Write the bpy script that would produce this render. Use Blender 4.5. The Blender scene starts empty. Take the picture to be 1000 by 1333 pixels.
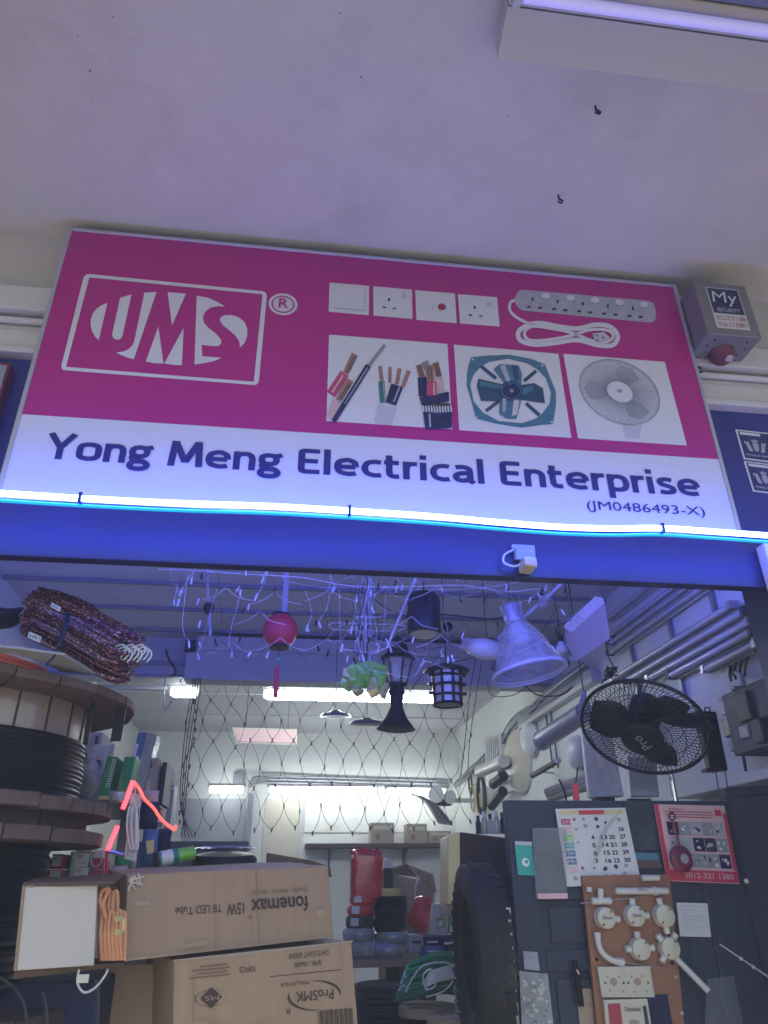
import bpy, math, random
from mathutils import Vector, Matrix
random.seed(7)
SC = bpy.context.scene
COL = SC.collection
V = Vector
# ---------------------------------------------------------------- camera
FPX = 932.62
CAM = V((0, -2.0, 1.6))
RX = V((0.99158788, -0.05193124, -0.11856063))      # world X, Y, Z written in camera axes
RY = V((-0.12912644, -0.46012328, -0.87841501))
RZ = V((-0.00893533, 0.88633499, -0.46295837))
cd = bpy.data.cameras.new('camera')
cam = bpy.data.objects.new('camera', cd); COL.objects.link(cam)
cam.matrix_world = Matrix((( *RX, CAM.x), (*RY, CAM.y), (*RZ, CAM.z), (0, 0, 0, 1)))
cd.sensor_fit = 'HORIZONTAL'; cd.sensor_width = 36; cd.lens = 36 * FPX / 1000
cd.clip_start = 0.02; cd.clip_end = 3000
SC.camera = cam
# ---------------------------------------------------------------- sky, sun, exposure
world = bpy.data.worlds.new('World'); SC.world = world; world.use_nodes = True
wn = world.node_tree.nodes; wl = world.node_tree.links
sky = wn.new('ShaderNodeTexSky'); sky.sky_type = 'NISHITA'; sky.sun_disc = False
SUN_EL, SUN_AZ = math.radians(52), math.radians(165)
sky.sun_elevation = SUN_EL; sky.sun_rotation = SUN_AZ; sky.air_density = 1.6; sky.dust_density = 1.0; sky.ozone_density = 3
wl.new(sky.outputs[0], wn['Background'].inputs[0]); wn['Background'].inputs[1].default_value = 0.08
sd = bpy.data.lights.new('sun', 'SUN'); sd.energy = 1.5; sd.angle = math.radians(12); sd.color = (1, .93, .85)
sun = bpy.data.objects.new('sun', sd); COL.objects.link(sun)
sdir = V((math.sin(SUN_AZ) * math.cos(SUN_EL), math.cos(SUN_AZ) * math.cos(SUN_EL), math.sin(SUN_EL)))
sun.rotation_euler = sdir.to_track_quat('Z', 'Y').to_euler()
sun.location = (0, -8, 12)
SC.view_settings.view_transform = 'Standard'; SC.view_settings.look = 'None'
SC.view_settings.exposure = 1.95; SC.view_settings.gamma = 1.0
SC.cycles.use_denoising = True
SC.cycles.max_bounces = 6; SC.cycles.diffuse_bounces = 3; SC.cycles.transparent_max_bounces = 12
SC.cycles.sample_clamp_indirect = 6.0
TUBE_L = 17.0       # radiance of the white fluorescent tubes
BLUE_L = 18.0       # radiance of the blue LED rope

# ---------------------------------------------------------------- helpers
def ray(px, py):
    c = V((px - 500, -(py - 666.5), -FPX)) / FPX
    return V((RX.dot(c), RY.dot(c), RZ.dot(c)))
def A(px, py, Y):
    r = ray(px, py); return CAM + r * ((Y - CAM.y) / r.y)
def AX(px, py, X):
    r = ray(px, py); return CAM + r * ((X - CAM.x) / r.x)
def AZ(px, py, Z):
    r = ray(px, py); return CAM + r * ((Z - CAM.z) / r.z)
def depth(p):
    d = V(p) - CAM
    return -(RX.z * d.x + RY.z * d.y + RZ.z * d.z)
def M_(n, px, py, Y):                  # metres that n pixels span at that place
    return n * depth(A(px, py, Y)) / FPX

class MB:
    def __init__(s): s.v = []; s.f = []
    def add(s, vs, fs):
        o = len(s.v); s.v += [V(p) for p in vs]; s.f += [[i + o for i in f] for f in fs]; return s
    def hexa(s, a, b):                 # two quads, same winding: front a (seen side), back b
        return s.add(list(a) + list(b), [(0, 1, 2, 3), (7, 6, 5, 4), (4, 5, 1, 0), (5, 6, 2, 1), (6, 7, 3, 2), (7, 4, 0, 3)])
    def box(s, x0, x1, y0, y1, z0, z1):
        return s.hexa([(x0, y0, z0), (x1, y0, z0), (x1, y0, z1), (x0, y0, z1)], [(x0, y1, z0), (x1, y1, z0), (x1, y1, z1), (x0, y1, z1)])
    def obox(s, c, ax, ay, az):        # centre and three half-axis vectors
        c, ax, ay, az = V(c), V(ax), V(ay), V(az)
        return s.hexa([c - ax - ay - az, c + ax - ay - az, c + ax - ay + az, c - ax - ay + az], [c - ax + ay - az, c + ax + ay - az, c + ax + ay + az, c - ax + ay + az])
    def poly(s, pts): return s.add(pts, [list(range(len(pts)))])
    def prism(s, pts, vec):
        n = len(pts); vec = V(vec); p = [V(q) for q in pts]
        return s.add(p + [q + vec for q in p], [list(range(n))[::-1], list(range(n, 2 * n))] + [(i, (i + 1) % n, (i + 1) % n + n, i + n) for i in range(n)])
    def tube(s, path, r, seg=6, closed=False, cap=True, up=None, flat=1.0):
        P = [V(p) for p in path]; n = len(P)
        if n < 2: return s
        t0 = (P[1] - P[0]).normalized()
        nrm = V(up) if up else (t0.cross(V((0, 0, 1))) if abs(t0.z) < .9 else t0.cross(V((1, 0, 0))))
        nrm = (nrm - t0 * nrm.dot(t0)).normalized()
        vs = []
        for i in range(n):
            if closed: t = P[(i + 1) % n] - P[i - 1]
            else: t = P[min(i + 1, n - 1)] - P[max(i - 1, 0)]
            if t.length < 1e-9: t = t0
            t = t.normalized(); nrm = nrm - t * nrm.dot(t)
            if nrm.length < 1e-6: nrm = t.orthogonal()
            nrm.normalize(); b = t.cross(nrm)
            rr = r[i] if isinstance(r, (list, tuple)) else r
            for k in range(seg):
                a = 2 * math.pi * k / seg
                vs.append(P[i] + nrm * (rr * math.cos(a)) + b * (rr * flat * math.sin(a)))
        fs = []
        for i in range(n if closed else n - 1):
            j = (i + 1) % n
            for k in range(seg):
                l = (k + 1) % seg
                fs.append((i * seg + k, i * seg + l, j * seg + l, j * seg + k))
        if cap and not closed:
            fs.append(tuple(range(seg))[::-1]); fs.append(tuple((n - 1) * seg + k for k in range(seg)))
        return s.add(vs, fs)
    def lathe(s, prof, c, axis=(0, 0, 1), seg=20, cap=True, up=None):    # prof: (radius, distance along axis)
        c = V(c); ax = V(axis).normalized()
        u = V(up) if up else ax.orthogonal()
        u = (u - ax * u.dot(ax)).normalized(); w = ax.cross(u)
        vs = []
        for r, h in prof:
            for k in range(seg):
                a = 2 * math.pi * k / seg
                vs.append(c + ax * h + u * (r * math.cos(a)) + w * (r * math.sin(a)))
        fs = []
        for i in range(len(prof) - 1):
            for k in range(seg):
                l = (k + 1) % seg
                fs.append((i * seg + k, i * seg + l, (i + 1) * seg + l, (i + 1) * seg + k))
        if cap: fs.append(tuple(range(seg))[::-1]); fs.append(tuple((len(prof) - 1) * seg + k for k in range(seg)))
        return s.add(vs, fs)
    def ball(s, c, r, seg=12, rings=8, sc=(1, 1, 1)):
        prof = [(max(1e-4, math.sin(math.pi * i / rings)) * r, -math.cos(math.pi * i / rings) * r) for i in range(rings + 1)]
        n0 = len(s.v); s.lathe(prof, (0, 0, 0), seg=seg)
        for i in range(n0, len(s.v)):
            q = s.v[i]; s.v[i] = V((q.x * sc[0], q.y * sc[1], q.z * sc[2])) + V(c)
        return s
    def build(s, name, mat, parent=None, smooth=False, bevel=0):
        o = ORG.get(parent.name, V((0, 0, 0))) if parent else V((0, 0, 0))
        if parent is None:
            o = V((sum(q.x for q in s.v) / len(s.v), sum(q.y for q in s.v) / len(s.v), min(q.z for q in s.v)))
        me = bpy.data.meshes.new(name)
        me.from_pydata([tuple(q - o) for q in s.v], [], s.f); me.update()
        me.materials.append(MT[mat] if isinstance(mat, str) else mat)
        if smooth:
            me.shade_smooth()
            me.set_sharp_from_angle(angle=math.radians(38))
        ob = bpy.data.objects.new(name, me); COL.objects.link(ob)
        if parent: ob.parent = parent
        else: ob.location = o
        ORG[ob.name] = o.copy()
        if bevel:
            md = ob.modifiers.new('bevel', 'BEVEL'); md.width = bevel; md.segments = 2; md.limit_method = 'ANGLE'
        return ob
ORG = {}
def T(name, label, cat, loc, group=None):
    o = bpy.data.objects.new(name, None); COL.objects.link(o)
    o.location = V(loc); ORG[o.name] = V(loc); o.empty_display_size = .05
    o['label'] = label; o['category'] = cat
    if group: o['group'] = group
    return o
def tag(o, label, cat, group=None):
    o['label'] = label; o['category'] = cat
    if group: o['group'] = group
    return o
def struct(o, label=None):
    o['kind'] = 'structure'
    if label: o['label'] = label
    return o

# ---------------------------------------------------------------- materials
MT = {}
def mat(name, col, rough=.6, metal=0, var=.12, scale=8, bump=0, bscale=None, emit=None, es=0, trans=0, alpha=None, spec=.5, dirt=None, dscale=3, dth=.55, stretch=None, coat=0):
    m = bpy.data.materials.new(name); m.use_nodes = True; MT[name] = m
    nt = m.node_tree; n = nt.nodes; l = nt.links; b = n['Principled BSDF']
    b.inputs['Roughness'].default_value = rough; b.inputs['Metallic'].default_value = metal
    b.inputs['Specular IOR Level'].default_value = spec
    b.inputs['Coat Weight'].default_value = coat
    tc = n.new('ShaderNodeTexCoord'); src = tc.outputs['Object']
    if stretch:
        mp = n.new('ShaderNodeMapping'); mp.inputs['Scale'].default_value = stretch
        l.new(src, mp.inputs[0]); src = mp.outputs[0]
    nz = n.new('ShaderNodeTexNoise'); nz.inputs['Scale'].default_value = scale; nz.inputs['Detail'].default_value = 6; nz.inputs['Roughness'].default_value = .62
    l.new(src, nz.inputs['Vector'])
    mx = n.new('ShaderNodeMix'); mx.data_type = 'RGBA'
    mx.inputs[6].default_value = (*[max(0, c * (1 - var * 1.6)) for c in col], 1); mx.inputs[7].default_value = (*[min(1, c * (1 + var)) for c in col], 1)
    l.new(nz.outputs[0], mx.inputs[0]); out = mx.outputs[2]
    if dirt:
        n2 = n.new('ShaderNodeTexNoise'); n2.inputs['Scale'].default_value = dscale; n2.inputs['Detail'].default_value = 9; n2.inputs['Roughness'].default_value = .72
        l.new(tc.outputs['Object'], n2.inputs['Vector'])
        rp = n.new('ShaderNodeValToRGB'); rp.color_ramp.elements[0].position = dth; rp.color_ramp.elements[1].position = dth + .16
        l.new(n2.outputs[0], rp.inputs[0])
        m2 = n.new('ShaderNodeMix'); m2.data_type = 'RGBA'; m2.inputs[7].default_value = (*dirt, 1)
        l.new(rp.outputs[0], m2.inputs[0]); l.new(out, m2.inputs[6]); out = m2.outputs[2]
    l.new(out, b.inputs['Base Color'])
    rr = n.new('ShaderNodeMapRange'); rr.inputs[3].default_value = max(.03, rough - .12); rr.inputs[4].default_value = min(1, rough + .15)
    l.new(nz.outputs[0], rr.inputs[0]); l.new(rr.outputs[0], b.inputs['Roughness'])
    if bump:
        nb = n.new('ShaderNodeTexNoise'); nb.inputs['Scale'].default_value = bscale or scale * 3; nb.inputs['Detail'].default_value = 5
        l.new(src, nb.inputs['Vector'])
        bp = n.new('ShaderNodeBump'); bp.inputs['Strength'].default_value = bump; bp.inputs['Distance'].default_value = .01
        l.new(nb.outputs[0], bp.inputs['Height']); l.new(bp.outputs[0], b.inputs['Normal'])
    if emit:
        b.inputs['Emission Color'].default_value = (*emit, 1); b.inputs['Emission Strength'].default_value = es
    if trans: b.inputs['Transmission Weight'].default_value = trans
    if alpha is not None: b.inputs['Alpha'].default_value = alpha
    return m
mat('ceiling_paint', (.64, .61, .55), .8, var=.10, scale=3.0, bump=.55, bscale=9, dirt=(.52, .49, .43), dscale=1.1, dth=.50)
mat('beige_wall', (.60, .57, .52), .7, var=.08, scale=5, bump=.2, dirt=(.42, .39, .35), dscale=4, dth=.62)
mat('white_timber', (.62, .61, .60), .5, var=.08, scale=6, bump=.1, dirt=(.36, .34, .32), dscale=9, dth=.64)
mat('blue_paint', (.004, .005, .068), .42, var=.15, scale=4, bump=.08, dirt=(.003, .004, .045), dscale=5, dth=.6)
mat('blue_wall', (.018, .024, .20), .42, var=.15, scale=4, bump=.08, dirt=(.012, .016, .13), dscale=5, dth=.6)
mat('shop_wall', (.65, .67, .63), .75, var=.06, scale=3, bump=.12, dirt=(.48, .46, .38), dscale=2.2, dth=.60)
mat('back_wall', (.63, .64, .61), .75, var=.06, scale=3, bump=.12, dirt=(.50, .45, .34), dscale=1.8, dth=.58)
mat('inner_ceiling', (.52, .52, .54), .7, var=.07, scale=3, bump=.1, dirt=(.36, .36, .38), dscale=2.2, dth=.6)
mat('beam_paint', (.46, .46, .49), .7, var=.08, scale=4, bump=.1, dirt=(.30, .30, .33), dscale=4, dth=.6)
mat('concrete_floor', (.30, .28, .25), .7, var=.2, scale=4, bump=.2)
mat('pavement', (.50, .42, .29), .7, var=.2, scale=3, bump=.2)
mat('asphalt', (.05, .05, .052), .85, var=.25, scale=20, bump=.3)
mat('steel', (.42, .43, .46), .38, .8, var=.15, scale=14)
mat('dull_steel', (.26, .27, .30), .5, .6, var=.2, scale=10, dirt=(.16, .12, .10), dscale=14, dth=.62)
mat('galv', (.40, .40, .41), .42, .55, var=.12, scale=18)
mat('alarm_metal', (.25, .24, .25), .45, .4, var=.15, scale=18, dirt=(.15, .13, .12), dscale=12, dth=.6)
mat('aluminium', (.55, .56, .60), .35, .7, var=.06)
mat('magenta', (.44, .011, .20), .32, var=.04, scale=2, coat=.15)
mat('sign_white', (.64, .64, .66), .34, var=.03, scale=2, coat=.15)
mat('sign_blue', (.008, .006, .15), .45, var=.05)
mat('print_white', (.66, .67, .69), .36, var=.04)
mat('print_grey', (.28, .30, .33), .4, var=.2, scale=25)
mat('print_mid', (.42, .43, .48), .4, var=.2, scale=25)
mat('print_shade', (.52, .53, .57), .4, var=.06)
mat('print_black', (.02, .02, .025), .4)
mat('print_navy', (.015, .02, .09), .4, var=.3, scale=30)
mat('print_teal', (.06, .19, .27), .4, var=.25, scale=20)
mat('print_teal_dark', (.025, .08, .14), .4, var=.3, scale=30)
mat('print_pink', (.50, .06, .15), .4, var=.15, scale=30)
mat('print_flesh', (.62, .42, .42), .4, var=.15, scale=30)
mat('print_copper', (.38, .20, .15), .4, var=.4, scale=60)
mat('print_green', (.03, .18, .16), .4, var=.2)
mat('print_red', (.35, .03, .06), .4)
mat('led_rope', (.3, .4, .9), .4, emit=(.045, .10, 1.0), es=BLUE_L)
mat('led_rope_unseen_fill', (.3, .4, .9), .4, emit=(.13, .17, 1.0), es=BLUE_L * 2.3)  # for the added rope out of view behind the header
mat('led_edge', (.02, .3, .5), .4, emit=(.0, .30, .55), es=.3)
mat('led_rope_joint', (.01, .02, .12), .5)
mat('rope_light_block', (.10, .13, .5), .4, var=.1)
mat('tube_lit', (.9, .9, .9), .4, emit=(.90, .98, 1.0), es=TUBE_L)
mat('tube_lit_soft', (.9, .9, .9), .4, emit=(.90, .98, 1.0), es=TUBE_L * .38)
mat('tube_violet', (.8, .8, .9), .3, emit=(.32, .28, 1.0), es=.10)
mat('tube_glass', (.38, .39, .44), .3, var=.12, coat=.15)
mat('white_plastic', (.54, .53, .49), .35, var=.05, dirt=(.5, .48, .42), dscale=8, dth=.66)
mat('cream_plastic', (.50, .47, .37), .35, var=.08, scale=12, dirt=(.36, .30, .2), dscale=16, dth=.64)
mat('white_enamel', (.50, .49, .47), .35, var=.05, dirt=(.4, .37, .33), dscale=7, dth=.62)
mat('black_plastic', (.010, .010, .013), .42, var=.3, spec=.22)
mat('black_metal', (.012, .012, .016), .42, .2, var=.3, spec=.22)
mat('black_rubber', (.014, .014, .016), .62, var=.3, scale=20, bump=.2, dirt=(.05, .05, .05), dscale=10, dth=.6, spec=.22)
mat('dark_grey', (.045, .047, .055), .5, var=.2, spec=.22)
mat('wire_black', (.010, .010, .012), .5, spec=.22)
mat('wire_white', (.55, .56, .58), .45)
mat('wire_dark', (.03, .028, .03), .5)
mat('wire_green', (.03, .28, .09), .38, var=.3, scale=30)
mat('wire_green_dark', (.012, .13, .05), .38, var=.3, scale=30)
mat('wire_orange', (.55, .10, .05), .4, var=.25, scale=30)
mat('red_fabric', (.50, .02, .05), .55, var=.15)
mat('red_film', (.55, .035, .05), .25, var=.2, scale=14, bump=.5, bscale=25, coat=.5)
mat('silver_film', (.30, .32, .34), .22, var=.25, scale=16, bump=.5, bscale=30, coat=.6)
mat('yellow_plastic', (.62, .52, .22), .4, var=.2)
mat('cardboard', (.34, .232, .150), .75, stretch=(16, 16, 1.6), var=.13, scale=3, bump=.08, bscale=60, dirt=(.30, .18, .09), dscale=3, dth=.6)
mat('cardboard_light', (.37, .255, .155), .75, stretch=(16, 16, 1.6), var=.13, scale=3, bump=.08, bscale=60, dirt=(.36, .21, .10), dscale=3, dth=.6)
mat('cardboard_grey', (.36, .30, .24), .75, var=.1, scale=4, bump=.1)
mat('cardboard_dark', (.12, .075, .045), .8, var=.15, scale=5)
mat('cardboard_print', (.06, .04, .03), .8)
mat('cardboard_print_soft', (.20, .12, .065), .8)
mat('white_card', (.58, .54, .46), .6, var=.05, scale=3, dirt=(.55, .52, .45), dscale=3, dth=.6)
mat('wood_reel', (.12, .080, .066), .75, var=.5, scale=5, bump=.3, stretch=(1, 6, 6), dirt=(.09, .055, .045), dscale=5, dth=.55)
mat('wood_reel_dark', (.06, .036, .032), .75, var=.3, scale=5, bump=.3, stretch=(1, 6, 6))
mat('wood_drum', (.27, .205, .175), .35, var=.2, scale=4, coat=.6, bump=.15, stretch=(6, 6, 1))
mat('wood_pale', (.34, .26, .19), .7, var=.25, scale=6, bump=.2, stretch=(1, 8, 8))
mat('wood_peg', (.26, .115, .06), .6, var=.18, scale=5, bump=.15, stretch=(6, 6, 1), dirt=(.22, .09, .04), dscale=4, dth=.58)
mat('door_paint', (.042, .050, .075), .55, var=.25, scale=5, bump=.25, stretch=(5, 5, 1), dirt=(.10, .11, .12), dscale=5, dth=.6, spec=.22)
mat('door_paint_dark', (.028, .032, .052), .55, var=.25, scale=5, bump=.2, spec=.22)
mat('grey_sheet', (.30, .31, .34), .5, var=.15, dirt=(.2, .2, .2), dscale=6, dth=.6)
mat('paper', (.60, .60, .60), .7, var=.05, scale=8)
mat('paper_pink', (.66, .42, .45), .7, var=.1)
mat('paper_red', (.50, .03, .08), .6, var=.1)
mat('teal', (.03, .36, .31), .5)
mat('green_box', (.01, .25, .10), .45, var=.1)
mat('blue_box', (.05, .12, .30), .45, var=.15, scale=6)
mat('red_box', (.50, .03, .06), .5, var=.1)
mat('navy_stuff', (.012, .018, .06), .5, var=.3, spec=.22)
mat('tan_tube', (.62, .28, .13), .5, var=.18, scale=14)
mat('neon_red', (.9, .2, .2), .4, emit=(1.0, .045, .06), es=1.0)
mat('neon_orange', (.9, .3, .2), .4, emit=(1.0, .06, .035), es=.55)
mat('frosted', (.62, .64, .62), .4, var=.05)
mat('lamp_glass', (.75, .77, .8), .15, trans=.8, var=.05)
mat('chrome', (.62, .63, .66), .18, .95, var=.1)
mat('tyre', (.022, .022, .025), .7, var=.35, scale=16, bump=.25, dirt=(.07, .065, .06), dscale=7, dth=.56, spec=.22)
mat('sticker_blue', (.015, .02, .14), .4)
mat('maroon_wire', (.16, .02, .05), .4, var=.3)
mat('foil_green', (.22, .55, .07), .3, .1, var=.35, scale=12)
mat('foil_gold', (.62, .60, .22), .25, .4, var=.3)
def bagmat(name, col, op, rough=.22):
    m = bpy.data.materials.new(name); m.use_nodes = True; MT[name] = m
    nt = m.node_tree; n = nt.nodes; l = nt.links; b = n['Principled BSDF']
    b.inputs['Base Color'].default_value = (*col, 1); b.inputs['Roughness'].default_value = rough; b.inputs['Coat Weight'].default_value = .6
    tr = n.new('ShaderNodeBsdfTransparent'); mx = n.new('ShaderNodeMixShader')
    tc = n.new('ShaderNodeTexCoord'); nz = n.new('ShaderNodeTexNoise'); nz.inputs['Scale'].default_value = 13; nz.inputs['Detail'].default_value = 5; nz.inputs['Distortion'].default_value = 1.2
    l.new(tc.outputs['Object'], nz.inputs['Vector'])
    rp = n.new('ShaderNodeMapRange'); rp.inputs[1].default_value = .3; rp.inputs[2].default_value = .7; rp.inputs[3].default_value = max(0, op - .1); rp.inputs[4].default_value = min(1, op + .1)
    bp = n.new('ShaderNodeBump'); bp.inputs['Strength'].default_value = .7; bp.inputs['Distance'].default_value = .02
    l.new(nz.outputs[0], bp.inputs['Height']); l.new(bp.outputs[0], b.inputs['Normal'])
    l.new(nz.outputs[0], rp.inputs[0]); l.new(rp.outputs[0], mx.inputs[0]); l.new(tr.outputs[0], mx.inputs[1]); l.new(b.outputs[0], mx.inputs[2]); l.new(mx.outputs[0], n['Material Output'].inputs[0])
bagmat('clear_bag', (.62, .64, .66), .30)
bagmat('grey_bag', (.22, .23, .26), .32)
bagmat('lamp_film', (.60, .60, .63), .40, .25)
def twistmat():
    m = mat('twisted_wire', (.13, .012, .045), .38, var=.3, scale=20)
    n = m.node_tree.nodes; l = m.node_tree.links; b = n['Principled BSDF']
    nz = n.new('ShaderNodeTexNoise'); nz.inputs['Scale'].default_value = 150; nz.inputs['Detail'].default_value = 2
    tc = n.new('ShaderNodeTexCoord'); l.new(tc.outputs['Object'], nz.inputs['Vector'])
    rp = n.new('ShaderNodeValToRGB'); e = rp.color_ramp.elements
    e[0].position = .0; e[0].color = (.012, .01, .03, 1); e[1].position = .50; e[1].color = (.10, .008, .03, 1)
    for p, c in ((.44, (.012, .010, .03, 1)), (.56, (.17, .014, .045, 1)), (.66, (.42, .34, .38, 1))): k = rp.color_ramp.elements.new(p); k.color = c
    l.new(nz.outputs[0], rp.inputs[0]); l.new(rp.outputs[0], b.inputs['Base Color'])
twistmat()

# ---------------------------------------------------------------- text and flat print
TXT = {}
def text_shape(s, bold=0):
    k = (s, bold)
    if k not in TXT:
        cu = bpy.data.curves.new('t', 'FONT'); cu.body = s; cu.offset = bold; cu.resolution_u = 3; cu.fill_mode = 'FRONT'
        ob = bpy.data.objects.new('t', cu); COL.objects.link(ob)
        bpy.context.view_layer.update()
        me = bpy.data.meshes.new_from_object(ob.evaluated_get(bpy.context.evaluated_depsgraph_get()))
        vs = [tuple(q.co) for q in me.vertices]; fs = [tuple(p.vertices) for p in me.polygons]
        bpy.data.objects.remove(ob); bpy.data.curves.remove(cu); bpy.data.meshes.remove(me)
        x0 = min(q[0] for q in vs); x1 = max(q[0] for q in vs); y0 = min(q[1] for q in vs); y1 = max(q[1] for q in vs)
        TXT[k] = ([((q[0] - x0) / (x1 - x0), (q[1] - y0) / (y1 - y0)) for q in vs], fs, (x1 - x0) / (y1 - y0))
    return TXT[k]
def on_quad(q, u, v, off=0.0015):      # q: TL, TR, BR, BL in world; u to the right, v downwards
    a = q[0].lerp(q[1], u); b = q[3].lerp(q[2], u); p = a.lerp(b, v)
    n = (q[1] - q[0]).cross(q[3] - q[0]).normalized()
    return p - n * off if False else p + n * off * QS
QS = -1
def text_on(mb, q, rect, s, bold=0, off=.0015, flip=False, lean=0):
    vs, fs, _ = text_shape(s, bold); u0, v0, u1, v1 = rect
    pts = []
    for x, y in vs:
        x2 = x + lean * (y - .5)
        if flip: pts.append(on_quad(q, u1 - x2 * (u1 - u0), v0 + y * (v1 - v0), off))
        else: pts.append(on_quad(q, u0 + x2 * (u1 - u0), v1 - y * (v1 - v0), off))
    return mb.add(pts, fs)
def rect_on(mb, q, u0, v0, u1, v1, off=.0015):
    return mb.poly([on_quad(q, u0, v1, off), on_quad(q, u1, v1, off), on_quad(q, u1, v0, off), on_quad(q, u0, v0, off)])
def poly_on(mb, q, pts, off=.0015): return mb.poly([on_quad(q, u, v, off) for u, v in pts])
def disc_on(mb, q, u, v, ru, rv, off=.0015, n=16): return poly_on(mb, q, [(u + ru * math.cos(6.2832 * k / n), v + rv * math.sin(6.2832 * k / n)) for k in range(n)], off)
def smooth_path(pts, n=6, closed=False):
    P = [V(p) for p in pts]; out = []; m = len(P)
    rng = range(m if closed else m - 1)
    for i in rng:
        if closed: a, b, c, d = P[i - 1], P[i], P[(i + 1) % m], P[(i + 2) % m]
        else: a, b, c, d = P[max(i - 1, 0)], P[i], P[i + 1], P[min(i + 2, m - 1)]
        for k in range(n):
            t = k / n
            out.append(.5 * ((2 * b) + (c - a) * t + (2 * a - 5 * b + 4 * c - d) * t * t + (3 * b - a - 3 * c + d) * t * t * t))
    if not closed: out.append(P[-1])
    return out
def wire(pxs, r, Y=None, n=5):         # pxs: (px, py, Y) or (px, py)
    return MB().tube(smooth_path([A(p[0], p[1], p[2] if len(p) > 2 else Y) for p in pxs], n), r, 5)

def blob(c, rx, ry, rz, seed, amp=.12, seg=20, rings=12):
    rnd = random.Random(seed); ph = [rnd.uniform(0, 6.28) for _ in range(6)]
    mb = MB()
    vs = []
    for i in range(rings + 1):
        th = math.pi * i / rings
        for k in range(seg):
            a = 6.2832 * k / seg
            f = 1 + amp * (math.sin(3 * a + ph[0] + 2 * th) + .7 * math.sin(5 * a + ph[1] - 3 * th) + .6 * math.sin(4 * th + ph[2] + a)) * .5
            vs.append(V(c) + V((rx * f * max(.02, math.sin(th)) * math.cos(a), ry * f * max(.02, math.sin(th)) * math.sin(a), -rz * math.cos(th))))
    fs = [(i * seg + k, i * seg + (k + 1) % seg, (i + 1) * seg + (k + 1) % seg, (i + 1) * seg + k) for i in range(rings) for k in range(seg)]
    return mb.add(vs, fs)

# ================================================================ THE SETTING
RW, LW, BW, CZ = 1.90, -1.62, 6.45, 3.15      # right wall, left wall, back wall, inner ceiling
WC = 3.825                                     # walkway ceiling
struct(MB().box(-60, 60, -60, 60, -.3, -.16).build('street', 'asphalt'), 'grey asphalt street beyond the covered walkway')
struct(MB().box(-7, 7, -3.0, .1, -.159, 0).build('pavement', 'pavement'), 'tiled covered walkway in front of the shop')
struct(MB().box(LW, RW, .1, BW, -.155, .004).build('shop_floor', 'concrete_floor'))
struct(MB().box(-7, 7, -3.0, .12, WC, WC + .25).build('walkway_ceiling', 'ceiling_paint'), 'off-white plastered walkway ceiling above the sign')
struct(MB().box(-7, 7, .10, .24, 3.515, WC - .001).build('upper_wall', 'beige_wall'))
struct(MB().box(-7, 7, .101, .24, 2.60, 3.228).build('facade_wall', 'blue_wall'), 'blue painted facade wall behind the sign')
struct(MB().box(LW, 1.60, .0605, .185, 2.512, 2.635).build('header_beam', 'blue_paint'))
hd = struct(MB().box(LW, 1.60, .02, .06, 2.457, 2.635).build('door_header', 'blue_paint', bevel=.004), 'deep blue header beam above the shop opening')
struct(MB().box(1.63, 7, .101, .24, 0, 2.598).build('facade_wall', 'blue_wall'))
struct(MB().box(-7, LW - .01, .101, .24, 0, 2.598).build('facade_wall', 'blue_wall'))
struct(MB().box(1.535, 1.629, -.03, .0185, 0, 2.60).build('door_jamb', 'white_timber', bevel=.006), 'pale painted door jamb at the right of the opening')
struct(MB().box(1.602, 1.629, .03, .24, 0, 2.597).build('door_frame', 'blue_paint', bevel=.004))
struct(MB().box(RW, RW + .15, .245, BW + .1, 0, CZ + .2).build('wall_right', 'shop_wall'), 'pale green-white right wall of the shop')
struct(MB().box(LW - .15, LW, .245, BW + .1, 0, CZ + .2).build('wall_left', 'shop_wall'))
bwall = struct(MB().box(LW, RW, BW, BW + .12, 0, CZ + .2).build('wall_back', 'back_wall'), 'pale back wall of the shop')
icl = struct(MB().box(LW, RW, .242, BW, CZ, CZ + .12).build('shop_ceiling', 'inner_ceiling'), 'grey shop ceiling with thin battens')
# ceiling battens and board joints
for yy in (1.30, 1.62, 1.93, 2.36, 2.78):
    MB().box(LW + .01, RW - .01, yy - .012, yy + .012, CZ - .022, CZ - .002).build('batten', 'dull_steel', icl)
for yy in (3.75, 4.6, 5.5):
    MB().box(LW + .01, RW - .01, yy - .02, yy + .02, CZ - .012, CZ - .002).build('batten', 'inner_ceiling', icl)
bm_ = struct(MB().box(LW, RW, 2.98, 3.14, 2.865, CZ - .001).build('ceiling_beam', 'beam_paint', bevel=.006), 'grey ceiling beam across the shop carrying the front tubes')
MB().box(LW + .01, RW - .01, 2.958, 2.978, 2.95, 2.98).build('beam_batten', 'dull_steel', bm_)
MB().box(LW + .01, RW - .01, 2.958, 2.978, 2.866, 2.888).build('beam_batten', 'dull_steel', bm_)
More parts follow.
